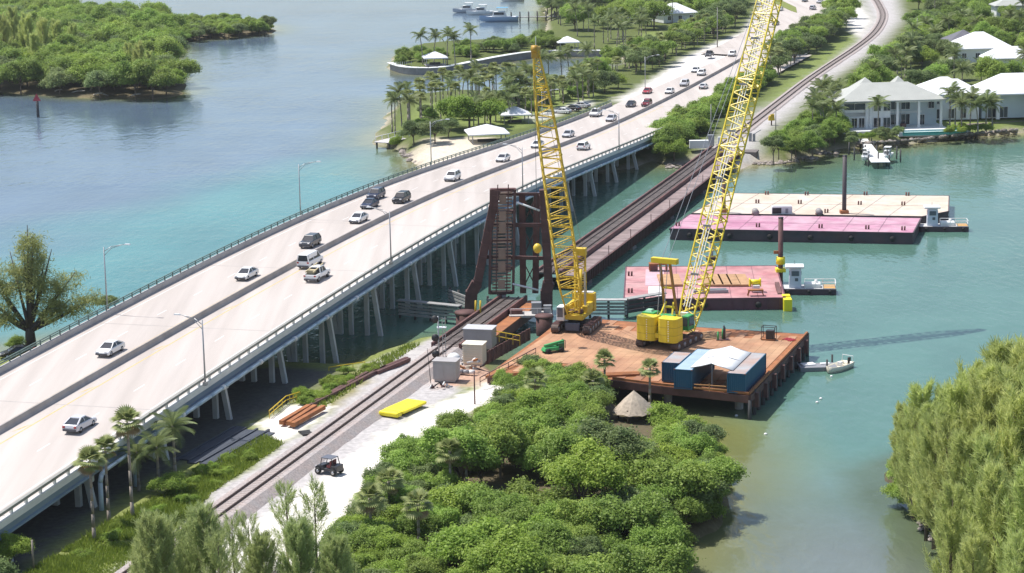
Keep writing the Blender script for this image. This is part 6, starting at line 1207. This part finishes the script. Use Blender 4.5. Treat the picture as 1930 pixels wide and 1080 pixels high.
# near palms with each leaf its own piece
_v, _t = fan_leaf(1.95, 13); FANL = rawmesh('frond', _v, np.arange(len(_v)).reshape(-1, 4), LEAF_F, _t); DEADLF = rawmesh('dead_frond', _v * .85, np.arange(len(_v)).reshape(-1, 4), DEADL, _t); _v, _t = coco_frond(3.9, LEAF_P, 22, 1.0); COCOL = rawmesh('frond', _v, np.arange(len(_v)).reshape(-1, 4), LEAF_P, _t)
def big_palm(p, h, kind, label, s=1., nf=30, lean=0.):
    o = thing('fan_palm' if kind == 'fan' else 'coconut_palm', label, 'palm', p, random.uniform(-.4, .4)); MB().path([Vector((lean * (k / 6) ** 2, 0, h * k / 6 - (.3 if k == 0 else 0))) for k in range(7)], [.25, .19, .17, .16, .15, .15, .17], 9).build('trunk', BARKP, o, True)
    for i in range(nf):
        f_ = i / nf; pit = 1.25 - 1.9 * f_ + random.uniform(-.15, .15) if kind == 'fan' else 1.1 - 1.6 * f_ + random.uniform(-.15, .15); dead = kind == 'fan' and f_ > (.8 if h > 7 else .93)
        inst('dead_frond' if dead else 'frond', DEADLF if dead else (FANL if kind == 'fan' else COCOL), o, (lean, 0, h - .1 - .35 * f_), sca=s * random.uniform(.85, 1.1), rot=(random.uniform(-.2, .2), -pit, i * 2.4))
def gz(x, y, z): return P(x, y, z)
big_palm(P(178, 1018, 2), 8.6, 'fan', 'fan palm with pale trunk, leftmost of the three by the bridge', .95); big_palm(P(206, 984, 2), 8.2, 'fan', 'fan palm with pale trunk, middle of the three by the bridge', .9); big_palm(P(250, 975, 2), 10.6, 'fan', 'tallest fan palm in front of the bridge parapet', 1.05)
big_palm(P(300, 925, 2), 5.2, 'coco', 'coconut palm with drooping fronds right of the tallest fan palm', .85, 20); big_palm(P(330, 890, 2), 5.6, 'coco', 'coconut palm nearest the bridge piles, right of the others', .9, 20); big_palm(P(262, 925, 2), 4.6, 'coco', 'small coconut palm tucked behind the tallest fan palm', .75, 16)
big_palm(P(1225, 770, .6), 5.4, 'fan', 'lone fan palm in front of the blue containers', .8, 26); big_palm(P(1140, 742, 1.5), 4.6, 'fan', 'fan palm among the bushes left of the lone palm', .85, 26); big_palm(P(1118, 765, 1.5), 3.4, 'fan', 'short fan palm beside the thatched hut', .9, 24); 
for i, (x, y) in enumerate(((735, 985), (700, 1030), (850, 945), (880, 935), (790, 1040), (1010, 800))): big_palm(P(x, y, 1.9), 4.6 + (i % 3) * .6, 'fan', ['fan palm on the left flank of the mangrove thicket', 'fan palm with yellowing skirt at the lower left of the thicket', 'fan palm at the clearing, left of the pair', 'fan palm at the clearing, right of the pair', 'fan palm low in the thicket near the bottom edge', 'fan palm in the upper middle of the thicket'][i], .95, 24)
def fill(polypx, z, n, mind, seed, excl=None):
    r_ = random.Random(seed); poly = [P(x, y, z) for x, y in polypx]; xs = [q.x for q in poly]; ys = [q.y for q in poly]; out = []; tries = 0
    while len(out) < n and tries < n * 60:
        tries += 1; x, y = r_.uniform(min(xs), max(xs)), r_.uniform(min(ys), max(ys))
        if not pip(np.array([x]), np.array([y]), poly)[0]: continue
        if any((x - a) ** 2 + (y - b) ** 2 < mind * mind for a, b in out): continue
        out.append((x, y))
    return out
# mangrove thicket between track and channel (polygon at ground level)
TH_PX = [(738, 915), (828, 858), (930, 802), (990, 770), (1050, 745), (1120, 745), (1170, 790), (1255, 812), (1312, 852), (1342, 925), (1314, 996), (1244, 1044), (1230, 1100), (1240, 1200), (1240, 1330), (560, 1330), (620, 1150), (665, 1010)]
CLEAR = P(985, 955, 1.5)
for i, (x, y) in enumerate(fill(TH_PX, 1.5, 215, 2.95, 3)):
    gx_, gy_ = PJ((x, y, 1.5))
    if abs(gx_ - 1195) < 58 and gy_ < 868: continue
    if abs(gx_ - 972) < 40 and 912 < gy_ < 1004: continue
    if (x - CLEAR.x) ** 2 + ((y - CLEAR.y) * .7) ** 2 < 22: continue
    q = Vector((x, y, 1.5)); edge = sdist(np.array([x]), np.array([y]), SH_NEAR)[0]; r = random.choice((2.0, 2.5, 2.8, 3.2, 3.9)) * random.uniform(.9, 1.12); hgt = r * random.uniform(.95, 2.05) if edge > 5 else r * 1.15
    if gx_ < 1930 - 1.36 * min(gy_, 930) + 190: r = min(r, 2.5); hgt = min(hgt, 3.2)
    if y < 215: hgt *= .9
    if gy_ < 835: hgt = min(hgt, 3.3); r = min(r, 2.7)
    if gx_ > 1060 and gy_ < 930: hgt = min(hgt, 3.2); r = min(r, 2.9)
    pr_ = CR_M if random.random() < .6 else (CR_B if random.random() < .45 else CR_D); nm_ = {id(CR_M): 0, id(CR_B): 1, id(CR_D): 2}[id(pr_)]
    blob_tree(q, r, hgt + .5, pr_, ['mid-green', 'bright green', 'dark green'][nm_] + ' rounded bush ' + ('on the channel edge of the mangrove thicket' if edge < 6 else ('at the upper end of the thicket near the thatched hut' if gy_ < 830 and gx_ > 1080 else ('at the upper end of the thicket below the equipment cabinets' if gy_ < 830 else ('bordering the white sand track' if gx_ < 1930 - 1.36 * min(gy_, 930) + 90 else ('along the bottom edge of the view in the thicket' if gy_ > 1040 else ('inside the thicket left of its small clearing' if gx_ < 985 else 'inside the thicket between clearing and channel')))))), 'bushes of the near mangrove thicket')
FR = resample([P(x, y, 0) for x, y in [(1250, 808), (1310, 835), (1345, 868), (1364, 925), (1346, 975), (1312, 1010), (1264, 1046), (1266, 1110), (1270, 1180)]], 2.4)
for q in FR: blob_tree(Vector((q.x - 1.1, q.y + random.uniform(-.4, .4), .4)), random.uniform(1.7, 2.4), random.uniform(1.7, 2.6), CR_M if random.random() < .7 else CR_B, 'low bush overhanging the water along the thicket shore', 'bushes of the near mangrove thicket')
for x, y in fill([(930, 740), (1010, 700), (1080, 715), (1150, 735), (1100, 760), (960, 765)], 1.6, 16, 2.4, 5): blob_tree(Vector((x, y, 1.5)), random.uniform(1.6, 2.2), random.uniform(2.1, 3.1), CR_M if random.random() < .6 else CR_D, 'leafy tree at the top of the thicket beside the rusty platform', 'trees beside the rusty platform', 'leafy_tree', 1.1, 'tree')
# low plants on the grassy bank
for i, (x, y) in enumerate(fill([(360, 900), (430, 862), (500, 842), (470, 870), (380, 930), (250, 1010), (130, 1070), (120, 1060)], 2., 22, 1.6, 8)): blob_tree(Vector((x, y, 1.95)), random.uniform(.6, 1.2), random.uniform(.6, 1.2), CR_B, 'low bright green shrub on the grassy bank below the bridge', 'shrubs on the grassy bank', 'low_shrub')
for i, (x, y) in enumerate(fill([(555, 755), (640, 705), (690, 690), (700, 700), (640, 735), (580, 762)], 2., 16, 1.1, 9)): blob_tree(Vector((x, y, 1.95)), random.uniform(.8, 1.4), random.uniform(.9, 1.6), CR_B, 'leafy green shrub behind the long rusty beam', 'shrubs behind the rusty beam', 'low_shrub')
blob_tree(P(325, 935, 2), 1.9, 2.8, CR_B, 'round leafy shrub at the foot of the coconut palms', None, 'round_shrub'); blob_tree(P(20, 1075, 2), 2.2, 3.6, CR_B, 'bright leafy bush in the lower left corner', None, 'round_shrub'); blob_tree(P(-10, 1110, 2), 2.4, 2.8, CR_D, 'dark bush at the very lower left corner', None, 'round_shrub')
# casuarinas at the bottom
for i, (x, y, h, pr_, lb) in enumerate(((545, 1100, 9.6, CASS, 'slender casuarina sapling with bare stem in front of the sand track'), (600, 1120, 10.5, CASS, 'slender casuarina right of the sapling at the bottom edge'), (330, 1160, 9.2, CASS, 'feathery casuarina at the bottom left over the ballast'), (390, 1170, 10.2, CAS, 'feathery casuarina hiding the near end of the track'), (445, 1150, 8.8, CASS, 'feathery casuarina right of the hidden track end'), (280, 1150, 6.8, CAS, 'short casuarina at the bottom left beside the ballast'), (500, 1180, 8.2, CAS, 'feathery casuarina behind the slender sapling'), (640, 1190, 8.5, CAS, 'feathery casuarina at the lower edge of the thicket'), (300, 1190, 10.5, CAS, 'broad casuarina in front of the short one at the bottom left'), (420, 1200, 9.6, CASS, 'thin casuarina at the bottom edge below the track'), (475, 1140, 8.4, CASS, 'thin casuarina standing on the white gravel edge'), (570, 1180, 9.4, CAS, 'full casuarina between the two slender ones'), (360, 1120, 6.6, CAS, 'low casuarina at the edge of the white gravel'))): pine(P(x, y, 2), h, pr_, lb, 'casuarinas at the bottom edge')
blob_tree(P(630, 1090, 1.9), 2.2, 3., CR_M, 'mangrove bush below the slender casuarinas', None); 
# big casuarinas on the right
RT = [(1880, 1010, 22), (1800, 1020, 18.5), (1925, 1040, 23), (1850, 1060, 20), (1760, 1030, 15.5), (1900, 1110, 21), (1820, 1110, 17), (1950, 1120, 22), (1720, 975, 12.5), (1790, 1150, 13), (1870, 1180, 16.5), (1940, 1210, 18), (1845, 985, 17.5), (1905, 975, 19), (1970, 1020, 22), (1830, 1230, 12), (1910, 1270, 13), (1750, 990, 14), (1990, 1100, 21), (1715, 950, 12), (1735, 960, 15), (1700, 925, 10.5), (1825, 1000, 19), (1865, 1035, 20.5), (1780, 1065, 15.5), (1900, 1065, 21.5), (1935, 1000, 21.5), (1855, 1130, 17), (1960, 1075, 22), (1775, 965, 14.5), (1745, 1015, 13)]
for i, (x, y, h) in enumerate(RT): pine(P(x, y, 1.5), h * .87, CASY, ('tall feathery casuarina at the water side of the right-hand islet' if x < 1800 else ('tall feathery casuarina at the back of the right-hand islet clump' if y < 1045 else 'tall feathery casuarina low at the front of the right-hand islet clump')), 'casuarinas on the right islet', .95)
for x, y in fill([(1672, 905), (1700, 945), (1760, 1000), (1800, 1060), (1830, 1110), (1880, 1080), (1800, 980), (1720, 900)], 1.2, 20, 1.8, 11): blob_tree(Vector((x, y, .9)), random.uniform(1.4, 2.3), random.uniform(2., 3.4), CR_B if random.random() < .5 else CR_M, 'glossy mangrove bush at the water edge below the right casuarinas', 'bushes below the right casuarinas')
# big shoreline tree at left: one trunk, several feathery masses
def shore_pine(p):
    o = thing('casuarina_tree', 'large spreading casuarina with forked dark trunk left of the bridge', 'tree', p); mb = MB(); V = []; T = []; fork = Vector((0, 0, 2.4)); mb.tube((0, 0, -.5), fork, .9, .65, 10)
    tips = [(-4.5, 0, 8.5), (-2.2, 1, 12.5), (.6, 0, 16.2), (2.6, .5, 11.5), (5., 0, 8.2), (8.2, -.5, 5.6), (-6.5, .5, 5.8), (3.6, -1.5, 5.2), (-1., -1.5, 9.), (1.6, 1.5, 13.4), (-3.6, -1.2, 4.2), (5.6, 1., 5.8), (1.2, 0., 14.6), (-.2, .4, 14.2), (6.6, .3, 9.6), (9.6, 0., 6.6), (-7.5, 0, 8.2), (-5.5, .6, 11.), (3.6, .4, 12.8)]
    tips = [(a * 1.08, b, c * 1.1) for a, b, c in tips]
    for tx in tips:
        t_ = Vector(tx); k1_ = fork + (t_ - fork) * .45 + Vector((0, 0, -.5)); mb.path([fork - Vector((0, 0, .5)), k1_, t_], [.36, .2, .05], 6)
        for j in range(7):
            c0 = fork.lerp(t_, random.uniform(.5, 1.02)) + Vector((random.gauss(0, .75), random.gauss(0, .75), random.gauss(0, .5))); r = random.uniform(.5, 1.3); k = int(150 * r)
            c = np.array(c0) + rng.normal(size=(k, 3)) * r * np.array([.7, .7, .45]); dr = rng.normal(size=(k, 3)) * .6 + np.array([0, 0, -.25]); dr /= np.linalg.norm(dr, axis=1)[:, None]; ln = rng.uniform(.3, .75, k)[:, None]; sd_ = np.cross(dr, rng.normal(size=(k, 3))); sd_ /= np.linalg.norm(sd_, axis=1)[:, None]; wd = .05
            V.append(np.stack([c - sd_ * wd, c + sd_ * wd, c + dr * ln + sd_ * wd * .3, c + dr * ln - sd_ * wd * .3], 1).reshape(-1, 3)); T.append(np.repeat(np.clip(rng.normal(.5, .2, k) + random.uniform(-.2, .25), 0, 1), 4))
    mb.build('trunk', mat('dark_bark', (.07, .055, .05), .95, var=.2), o, True); v = np.concatenate(V); inst('crown', rawmesh('crown', v, np.arange(len(v)).reshape(-1, 4), LEAF_S, np.concatenate(T)), o)
shore_pine(P(58, 648, 1.6)); blob_tree(P(205, 592, 1.), 1.9, 3.0, CR_D, 'round bush behind the far railing beside the lamp post', None, 'round_shrub'); blob_tree(P(28, 664, 1.6), 1.5, 2., CR_M, 'low bush at the foot of the big shoreline pine', None, 'round_shrub')
# far-left mangrove island
ISL = [(-60, 170), (0, 174), (130, 181), (300, 184), (335, 172), (335, 155), (312, 135), (320, 105), (310, 90), (330, 77), (430, 68), (505, 61), (505, 54), (430, 48), (330, 46), (200, 44), (60, 20), (-60, 20)]
for i, (x, y) in enumerate([q for q in fill(ISL, .8, 330, 6.6, 21)] + fill([(318, 84), (430, 70), (508, 63), (508, 54), (430, 48), (318, 50)], .8, 60, 4.2, 22)):
    if PJ((x, y, .5))[0] < -22 or PJ((x, y, .5))[1] < 26: continue
    spit = PJ((x, y, .5))[0] > 318 and PJ((x, y, .5))[1] < 84; r = random.uniform(5., 7.) if not spit else random.uniform(2.8, 3.8); k = random.random()
    blob_tree(Vector((x, y, .5)), r, r * random.uniform(1.2, 1.6), CR_M if k < .6 else (CR_B if k < .8 else CR_D), ('rounded mangrove on the thin spit of the upper-left island' if PJ((x, y, .5))[0] > 325 and PJ((x, y, .5))[1] < 82 else ('rounded mangrove fronting the near shore of the upper-left island' if PJ((x, y, .5))[1] > 160 else ('rounded mangrove in the back of the upper-left island' if PJ((x, y, .5))[1] < 85 else ('rounded mangrove in the middle of the upper-left island, left part' if PJ((x, y, .5))[0] < 170 else 'rounded mangrove in the middle of the upper-left island, right part')))), 'mangroves on the left island', 'mangrove_tree', 1., 'tree')
for x, y, h in ((10, 130, 17), (30, 120, 18), (55, 128, 17), (85, 132, 16), (110, 128, 15), (265, 165, 13), (245, 160, 12), (285, 170, 11), (140, 120, 13), (-10, 140, 18), (70, 150, 14)): pine(P(x, y, .8), h, CASY, 'tall wispy casuarina standing above the island mangroves', 'casuarinas on the left island')
# peninsula and park
def trees_in(poly, n, mind, seed, rr, hh, protos, label, group, name='leafy_tree', z=2.4, flat=1.):
    for x, y in fill(poly, z, n, mind, seed): r = random.uniform(*rr); blob_tree(Vector((x, y, z)), r, max(r * 1.05, random.uniform(*hh)), [random.choice(protos)], label, group, name, flat, 'tree')
def palms_in(poly, n, mind, seed, hh, kind, label, group, z=2.4, s=1.):
    for x, y in fill(poly, z, n, mind, seed): palm(Vector((x, y, z)), random.uniform(*hh), kind if kind != 'mix' else random.choice(('coco', 'fan')), label, group, s)
pk = 'park palms'
for i, (x, y, h) in enumerate(((797, 122, 9.5), (818, 120, 9), (843, 122, 10), (858, 124, 9), (888, 116, 10.5))): palm(P(x, y, 2.2), h, 'coco', ['coconut palm on the seawall point, leftmost of five', 'coconut palm on the seawall point, second from the left', 'coconut palm on the seawall point, middle of five', 'coconut palm on the seawall point, fourth from the left', 'coconut palm on the seawall point, rightmost and tallest'][i], 'palms on the seawall point', 1.15)
palms_in([(735, 250), (760, 225), (800, 205), (870, 195), (940, 190), (1000, 185), (1000, 205), (900, 215), (820, 230), (770, 255)], 44, 2.6, 31, (7, 10), 'mix', 'tall palm in the waterfront park grove left of the crane boom', 'palms of the waterfront park grove', 2.4, 1.1)
palms_in([(880, 250), (960, 235), (1060, 205), (1120, 185), (1110, 165), (1020, 185), (930, 215)], 40, 3., 32, (5, 8), 'mix', 'palm beside the park car lot behind the far parapet', 'palms by the park car lot')
palms_in([(1020, 170), (1080, 160), (1110, 148), (1060, 158), (1000, 172)], 5, 4, 33, (8, 10), 'coco', 'coconut palm on the basin edge right of the crane boom tip', 'palms on the basin edge', 2.4, 1.1)
trees_in([(770, 252), (800, 215), (900, 192), (1000, 185), (1110, 160), (1120, 178), (1040, 205), (960, 225), (860, 235)], 34, 3.4, 61, (1.6, 2.8), (1.8, 3.2), CR_D + CR_M, 'low shrub between the palms of the waterfront park', 'shrubs under the park palms', 'park_shrub')
blob_tree(P(885, 246, 2.4), 7.0, 9.0, CR_B, 'large bright green shade tree in the park', None, 'shade_tree', .95, 'tree'); blob_tree(P(925, 240, 2.4), 4.4, 7.5, CR_B, 'green tree adjoining the right side of the bright shade tree', None, 'shade_tree', .95, 'tree'); blob_tree(P(820, 272, 2.2), 3.8, 5.6, CR_D, 'grey-green tree with dark trunk beside the beach', None, 'shade_tree', .8, 'tree'); blob_tree(P(780, 268, 2.), 3.6, 4.8, CR_D, 'dark bushy tree by the overlook jetty', None, 'shade_tree', .9, 'tree'); blob_tree(P(745, 274, 1.2), 2.0, 2.4, CR_B, 'low bright bush at the water edge by the overlook jetty', None, 'round_shrub'); blob_tree(P(845, 262, 2.2), 3.4, 5.2, CR_D, 'grey-green tree between beach and bright shade tree', None, 'shade_tree', .8, 'tree')
trees_in([(742, 124), (760, 112), (800, 102), (900, 100), (900, 108), (800, 118)], 14, 3., 34, (1.8, 3), (2, 3.4), CR_M, 'low seagrape bush on the seawall point behind the pavilion', 'bushes on the seawall point', 'seagrape_bush', 2.); trees_in([(880, 112), (960, 100), (1050, 95), (1060, 82), (960, 86), (880, 98)], 24, 3.4, 35, (2.4, 3.6), (3, 4.6), CR_M + CR_D, 'dense bush in the hedge behind the curved seawall', 'hedge behind the seawall', 'seagrape_bush', 2.)
ROW = [(1110, 185), (1150, 165), (1230, 135), (1280, 105), (1340, 80), (1380, 62), (1350, 55), (1260, 85), (1180, 120), (1110, 150)]
trees_in(ROW, 34, 4.6, 36, (3., 4.6), (5, 7.5), CR_M + CR_B[:1] + CR_D[:1], 'round street tree in the row between park and road', 'street trees beside the road'); palms_in(ROW, 26, 3.4, 37, (5, 7), 'fan', 'fan palm in the row between park and road', 'street palms beside the road')
blob_tree(P(1140, 176, 2.4), 4.2, 6., CR_D, 'dark tree at the park entrance beside the road', None, 'shade_tree', 1., 'tree'); blob_tree(P(1165, 168, 2.4), 3.6, 5.2, CR_B, 'bright bush left of the park entrance', None, 'round_shrub')
TOPM = [(1035, 60), (1110, 75), (1200, 62), (1330, 50), (1420, 20), (1430, -40), (1040, -40), (1030, 10)]
trees_in(TOPM, 110, 7., 38, (5., 7.5), (7, 10), CR_M + CR_D + CR_B[:1], 'broad tree in the wooded park at the top of the view', 'trees at the top of the park'); palms_in(TOPM, 40, 5., 39, (8, 11), 'coco', 'palm in the wooded park at the top of the view', 'palms at the top of the park', 2.4, 1.2)
palms_in([(1095, 92), (1190, 62), (1240, 70), (1180, 98)], 14, 5, 62, (7, 9.5), 'coco', 'coconut palm on the park lawn behind the basin', 'palms on the park lawn', 2.4, 1.1)
trees_in([(1330, 85), (1385, 60), (1410, 30), (1380, 20), (1330, 60)], 7, 5, 40, (4., 5.5), (8, 10), CR_D, 'dark tall tree beside the far road at the utility pole', 'trees at the utility pole')
trees_in([(1250, 290), (1290, 270), (1330, 240), (1380, 200), (1440, 165), (1460, 150), (1420, 160), (1350, 205), (1290, 240), (1255, 262)], 34, 4., 41, (2.8, 4.2), (3.6, 5.6), CR_M, 'mangrove between the road and the far track', 'mangroves between road and track', 'mangrove_tree', 2.2); blob_tree(P(1270, 298, 1.2), 3.9, 5., CR_B, 'bright green bush at the water edge beside the bridge end', None, 'round_shrub')
trees_in([(1452, 160), (1500, 122), (1560, 82), (1600, 55), (1580, 42), (1530, 66), (1470, 105)], 40, 3.8, 42, (3.4, 5.), (6, 8.5), CR_D + CR_M[:2], 'dark tree on the lawn strip between street and curving track', 'trees on the lawn strip'); trees_in([(1570, 50), (1600, 40), (1610, 10), (1600, -30), (1570, 0)], 10, 5, 43, (4, 5.5), (7, 9), CR_M + CR_B, 'green tree inside the curve of the track', 'trees inside the track curve'); palms_in([(1440, 165), (1480, 140), (1520, 110), (1470, 120)], 7, 3.5, 44, (6, 8), 'fan', 'fan palm between the street and the lawn strip', 'palms on the lawn strip')
trees_in([(1440, 305), (1500, 300), (1560, 280), (1590, 262), (1590, 225), (1575, 205), (1525, 245), (1480, 288)], 40, 3.8, 45, (2.6, 4.), (3.2, 5.5), CR_M + CR_B[:1] + CR_D[:1], 'waterfront bush between the far track and the white house', 'bushes left of the white house', 'seagrape_bush', 2.); palms_in([(1530, 265), (1585, 255), (1590, 215), (1550, 205)], 12, 3.6, 46, (6, 8.5), 'coco', 'coconut palm left of the white house', 'palms left of the white house', 2.5, 1.1)
RIGHT = [(1560, 205), (1620, 160), (1695, 105), (1725, 50), (1730, -40), (2050, -40), (2050, 150), (1930, 170), (1800, 178), (1700, 185), (1590, 195)]
def clear_house(x, y): return not any((x - q[0]) ** 2 + (y - q[1]) ** 2 < q[2] ** 2 for q in CLR)
CLR = [(P(1855, 112, 2.8).x, P(1855, 112, 2.8).y + 6, 12), (P(1855, 130, 2.8).x, P(1855, 130, 2.8).y, 12), (P(1822, 108, 2.8).x, P(1822, 108, 2.8).y + 4, 8), (P(1905, 128, 2.8).x, P(1905, 128, 2.8).y + 3, 9), (P(1908, 46, 2.8).x, P(1908, 46, 2.8).y + 4, 9), (P(1785, 200, 2.8).x, P(1785, 200, 2.8).y + 5, 8), (P(1682, 235, 2.8).x, P(1682, 235, 2.8).y + 8, 17), (P(1868, 222, 2.8).x + 3, P(1868, 222, 2.8).y + 10, 20), (P(1855, 145, 2.8).x, P(1855, 145, 2.8).y, 10)]
for x, y in fill(RIGHT, 2.5, 190, 6.4, 47):
    if clear_house(x, y): r = random.uniform(3.6, 6.); k = random.random(); blob_tree(Vector((x, y, 2.5)), r, random.uniform(5.5, 8.), [random.choice(CR_M + CR_D if k < .8 else CR_B)], ('leafy tree beside the outside of the curving track' if PJ((x, y, 2.5))[0] < 1720 and PJ((x, y, 2.5))[1] < 110 else ('leafy tree right behind the two-storey house' if PJ((x, y, 2.5))[0] < 1780 and PJ((x, y, 2.5))[1] > 110 else ('leafy tree between the pyramidal roof and the right-edge house' if PJ((x, y, 2.5))[1] > 110 else ('leafy tree near the upper right corner' if PJ((x, y, 2.5))[0] > 1830 else 'leafy tree in the woods above the two-storey house')))), 'trees behind the waterfront houses', 'leafy_tree', 1., 'tree')
for x, y in fill(RIGHT, 2.5, 95, 4.6, 48):
    if clear_house(x, y): palm(Vector((x, y, 2.5)), random.uniform(6, 9.5), 'coco', 'palm in the wooded gardens behind the waterfront houses', 'palms behind the waterfront houses', 1.15)
for i, (x, y, h) in enumerate(((1655, 250, 7.), (1800, 240, 7.6), (1812, 246, 6.6), (1828, 244, 7.8), (1843, 247, 6.4), (1858, 244, 7.), (1790, 238, 8.4), (1870, 243, 6))): palm(P(x, y, 2.7), h, 'coco', 'coconut palm standing in front of the white house' if i == 0 else 'coconut palm in the clump hiding the right-edge house', None if i == 0 else 'palms before the right-edge house', 1.1)
trees_in([(1600, 262), (1640, 256), (1690, 252), (1690, 258), (1640, 264), (1605, 270)], 12, 2., 49, (1., 1.8), (1.2, 2.2), CR_D + CR_B, 'clipped garden bush on the rock wall before the white house', 'garden bushes before the white house', 'garden_bush', 2.4); trees_in([(1790, 252), (1870, 248), (1870, 243), (1790, 246)], 8, 2.2, 50, (1., 1.8), (1.2, 2.), CR_B, 'garden bush between pool and right-edge house', 'garden bushes right of the pool', 'garden_bush', 2.4)
for x, y in fill([(1600, 210), (1760, 205), (1760, 200), (1600, 196)], 2.5, 14, 4, 51): pass

# grass on the near bank
def grass():
    pts = []
    for poly, n in (([(230, 1090), (330, 1000), (400, 930), (470, 882), (535, 838), (500, 822), (440, 850), (330, 920), (200, 990), (40, 1085), (40, 1110)], 26000), ([(560, 800), (650, 745), (720, 695), (790, 650), (770, 648), (690, 690), (600, 750), (545, 800)], 3500)):
        pl = [P(x, y, 2) for x, y in poly]; xs = [q.x for q in pl]; ys = [q.y for q in pl]; x = rng.uniform(min(xs), max(xs), n * 4); y = rng.uniform(min(ys), max(ys), n * 4); k = pip(x, y, pl) & (nz(x, y, .5) > -.7); pts.append(np.stack([x[k], y[k]], 1)[:n])
    p = np.concatenate(pts); n = len(p); c = np.column_stack([p, np.full(n, 1.9)]); h = rng.uniform(.25, .75, n) * (1 + .4 * nz(p[:, 0], p[:, 1], .4)); d = np.column_stack([rng.normal(0, .35, n), rng.normal(0, .35, n), np.ones(n)]); t = rng.uniform(0, 6.28, n); s = np.column_stack([np.cos(t), np.sin(t), np.zeros(n)]) * .09
    v = np.stack([c - s, c + s, c + d * h[:, None]], 1).reshape(-1, 3); me = rawmesh('grass', v, np.arange(n * 3).reshape(-1, 3), GRASSM, np.repeat(np.clip(rng.normal(.5, .25, n), 0, 1), 3)); o = bpy.data.objects.new('grass', me); C.objects.link(o); tag(o, 'long yellow-green grass on the bank below the bridge', 'grass', kind='stuff')
grass()

# ------------------------------------------------------------------ thin sea haze
hz = MB().box((0, 1000, 37.5), (3100, 2700, 78)).build('haze', None); tag(hz, 'thin sea haze over the whole channel', 'haze', kind='stuff')
hm = bpy.data.materials.new('haze'); hm.use_nodes = True; hn = hm.node_tree
for n_ in list(hn.nodes):
    if n_.type == 'BSDF_PRINCIPLED': hn.nodes.remove(n_)
pv = hn.nodes.new('ShaderNodeVolumePrincipled'); pv.inputs['Color'].default_value = (.92, .95, 1., 1); pv.inputs['Density'].default_value = .00005; pv.inputs['Anisotropy'].default_value = .2
hn.links.new(pv.outputs[0], hn.nodes['Material Output'].inputs['Volume']); hz.data.materials.append(hm)
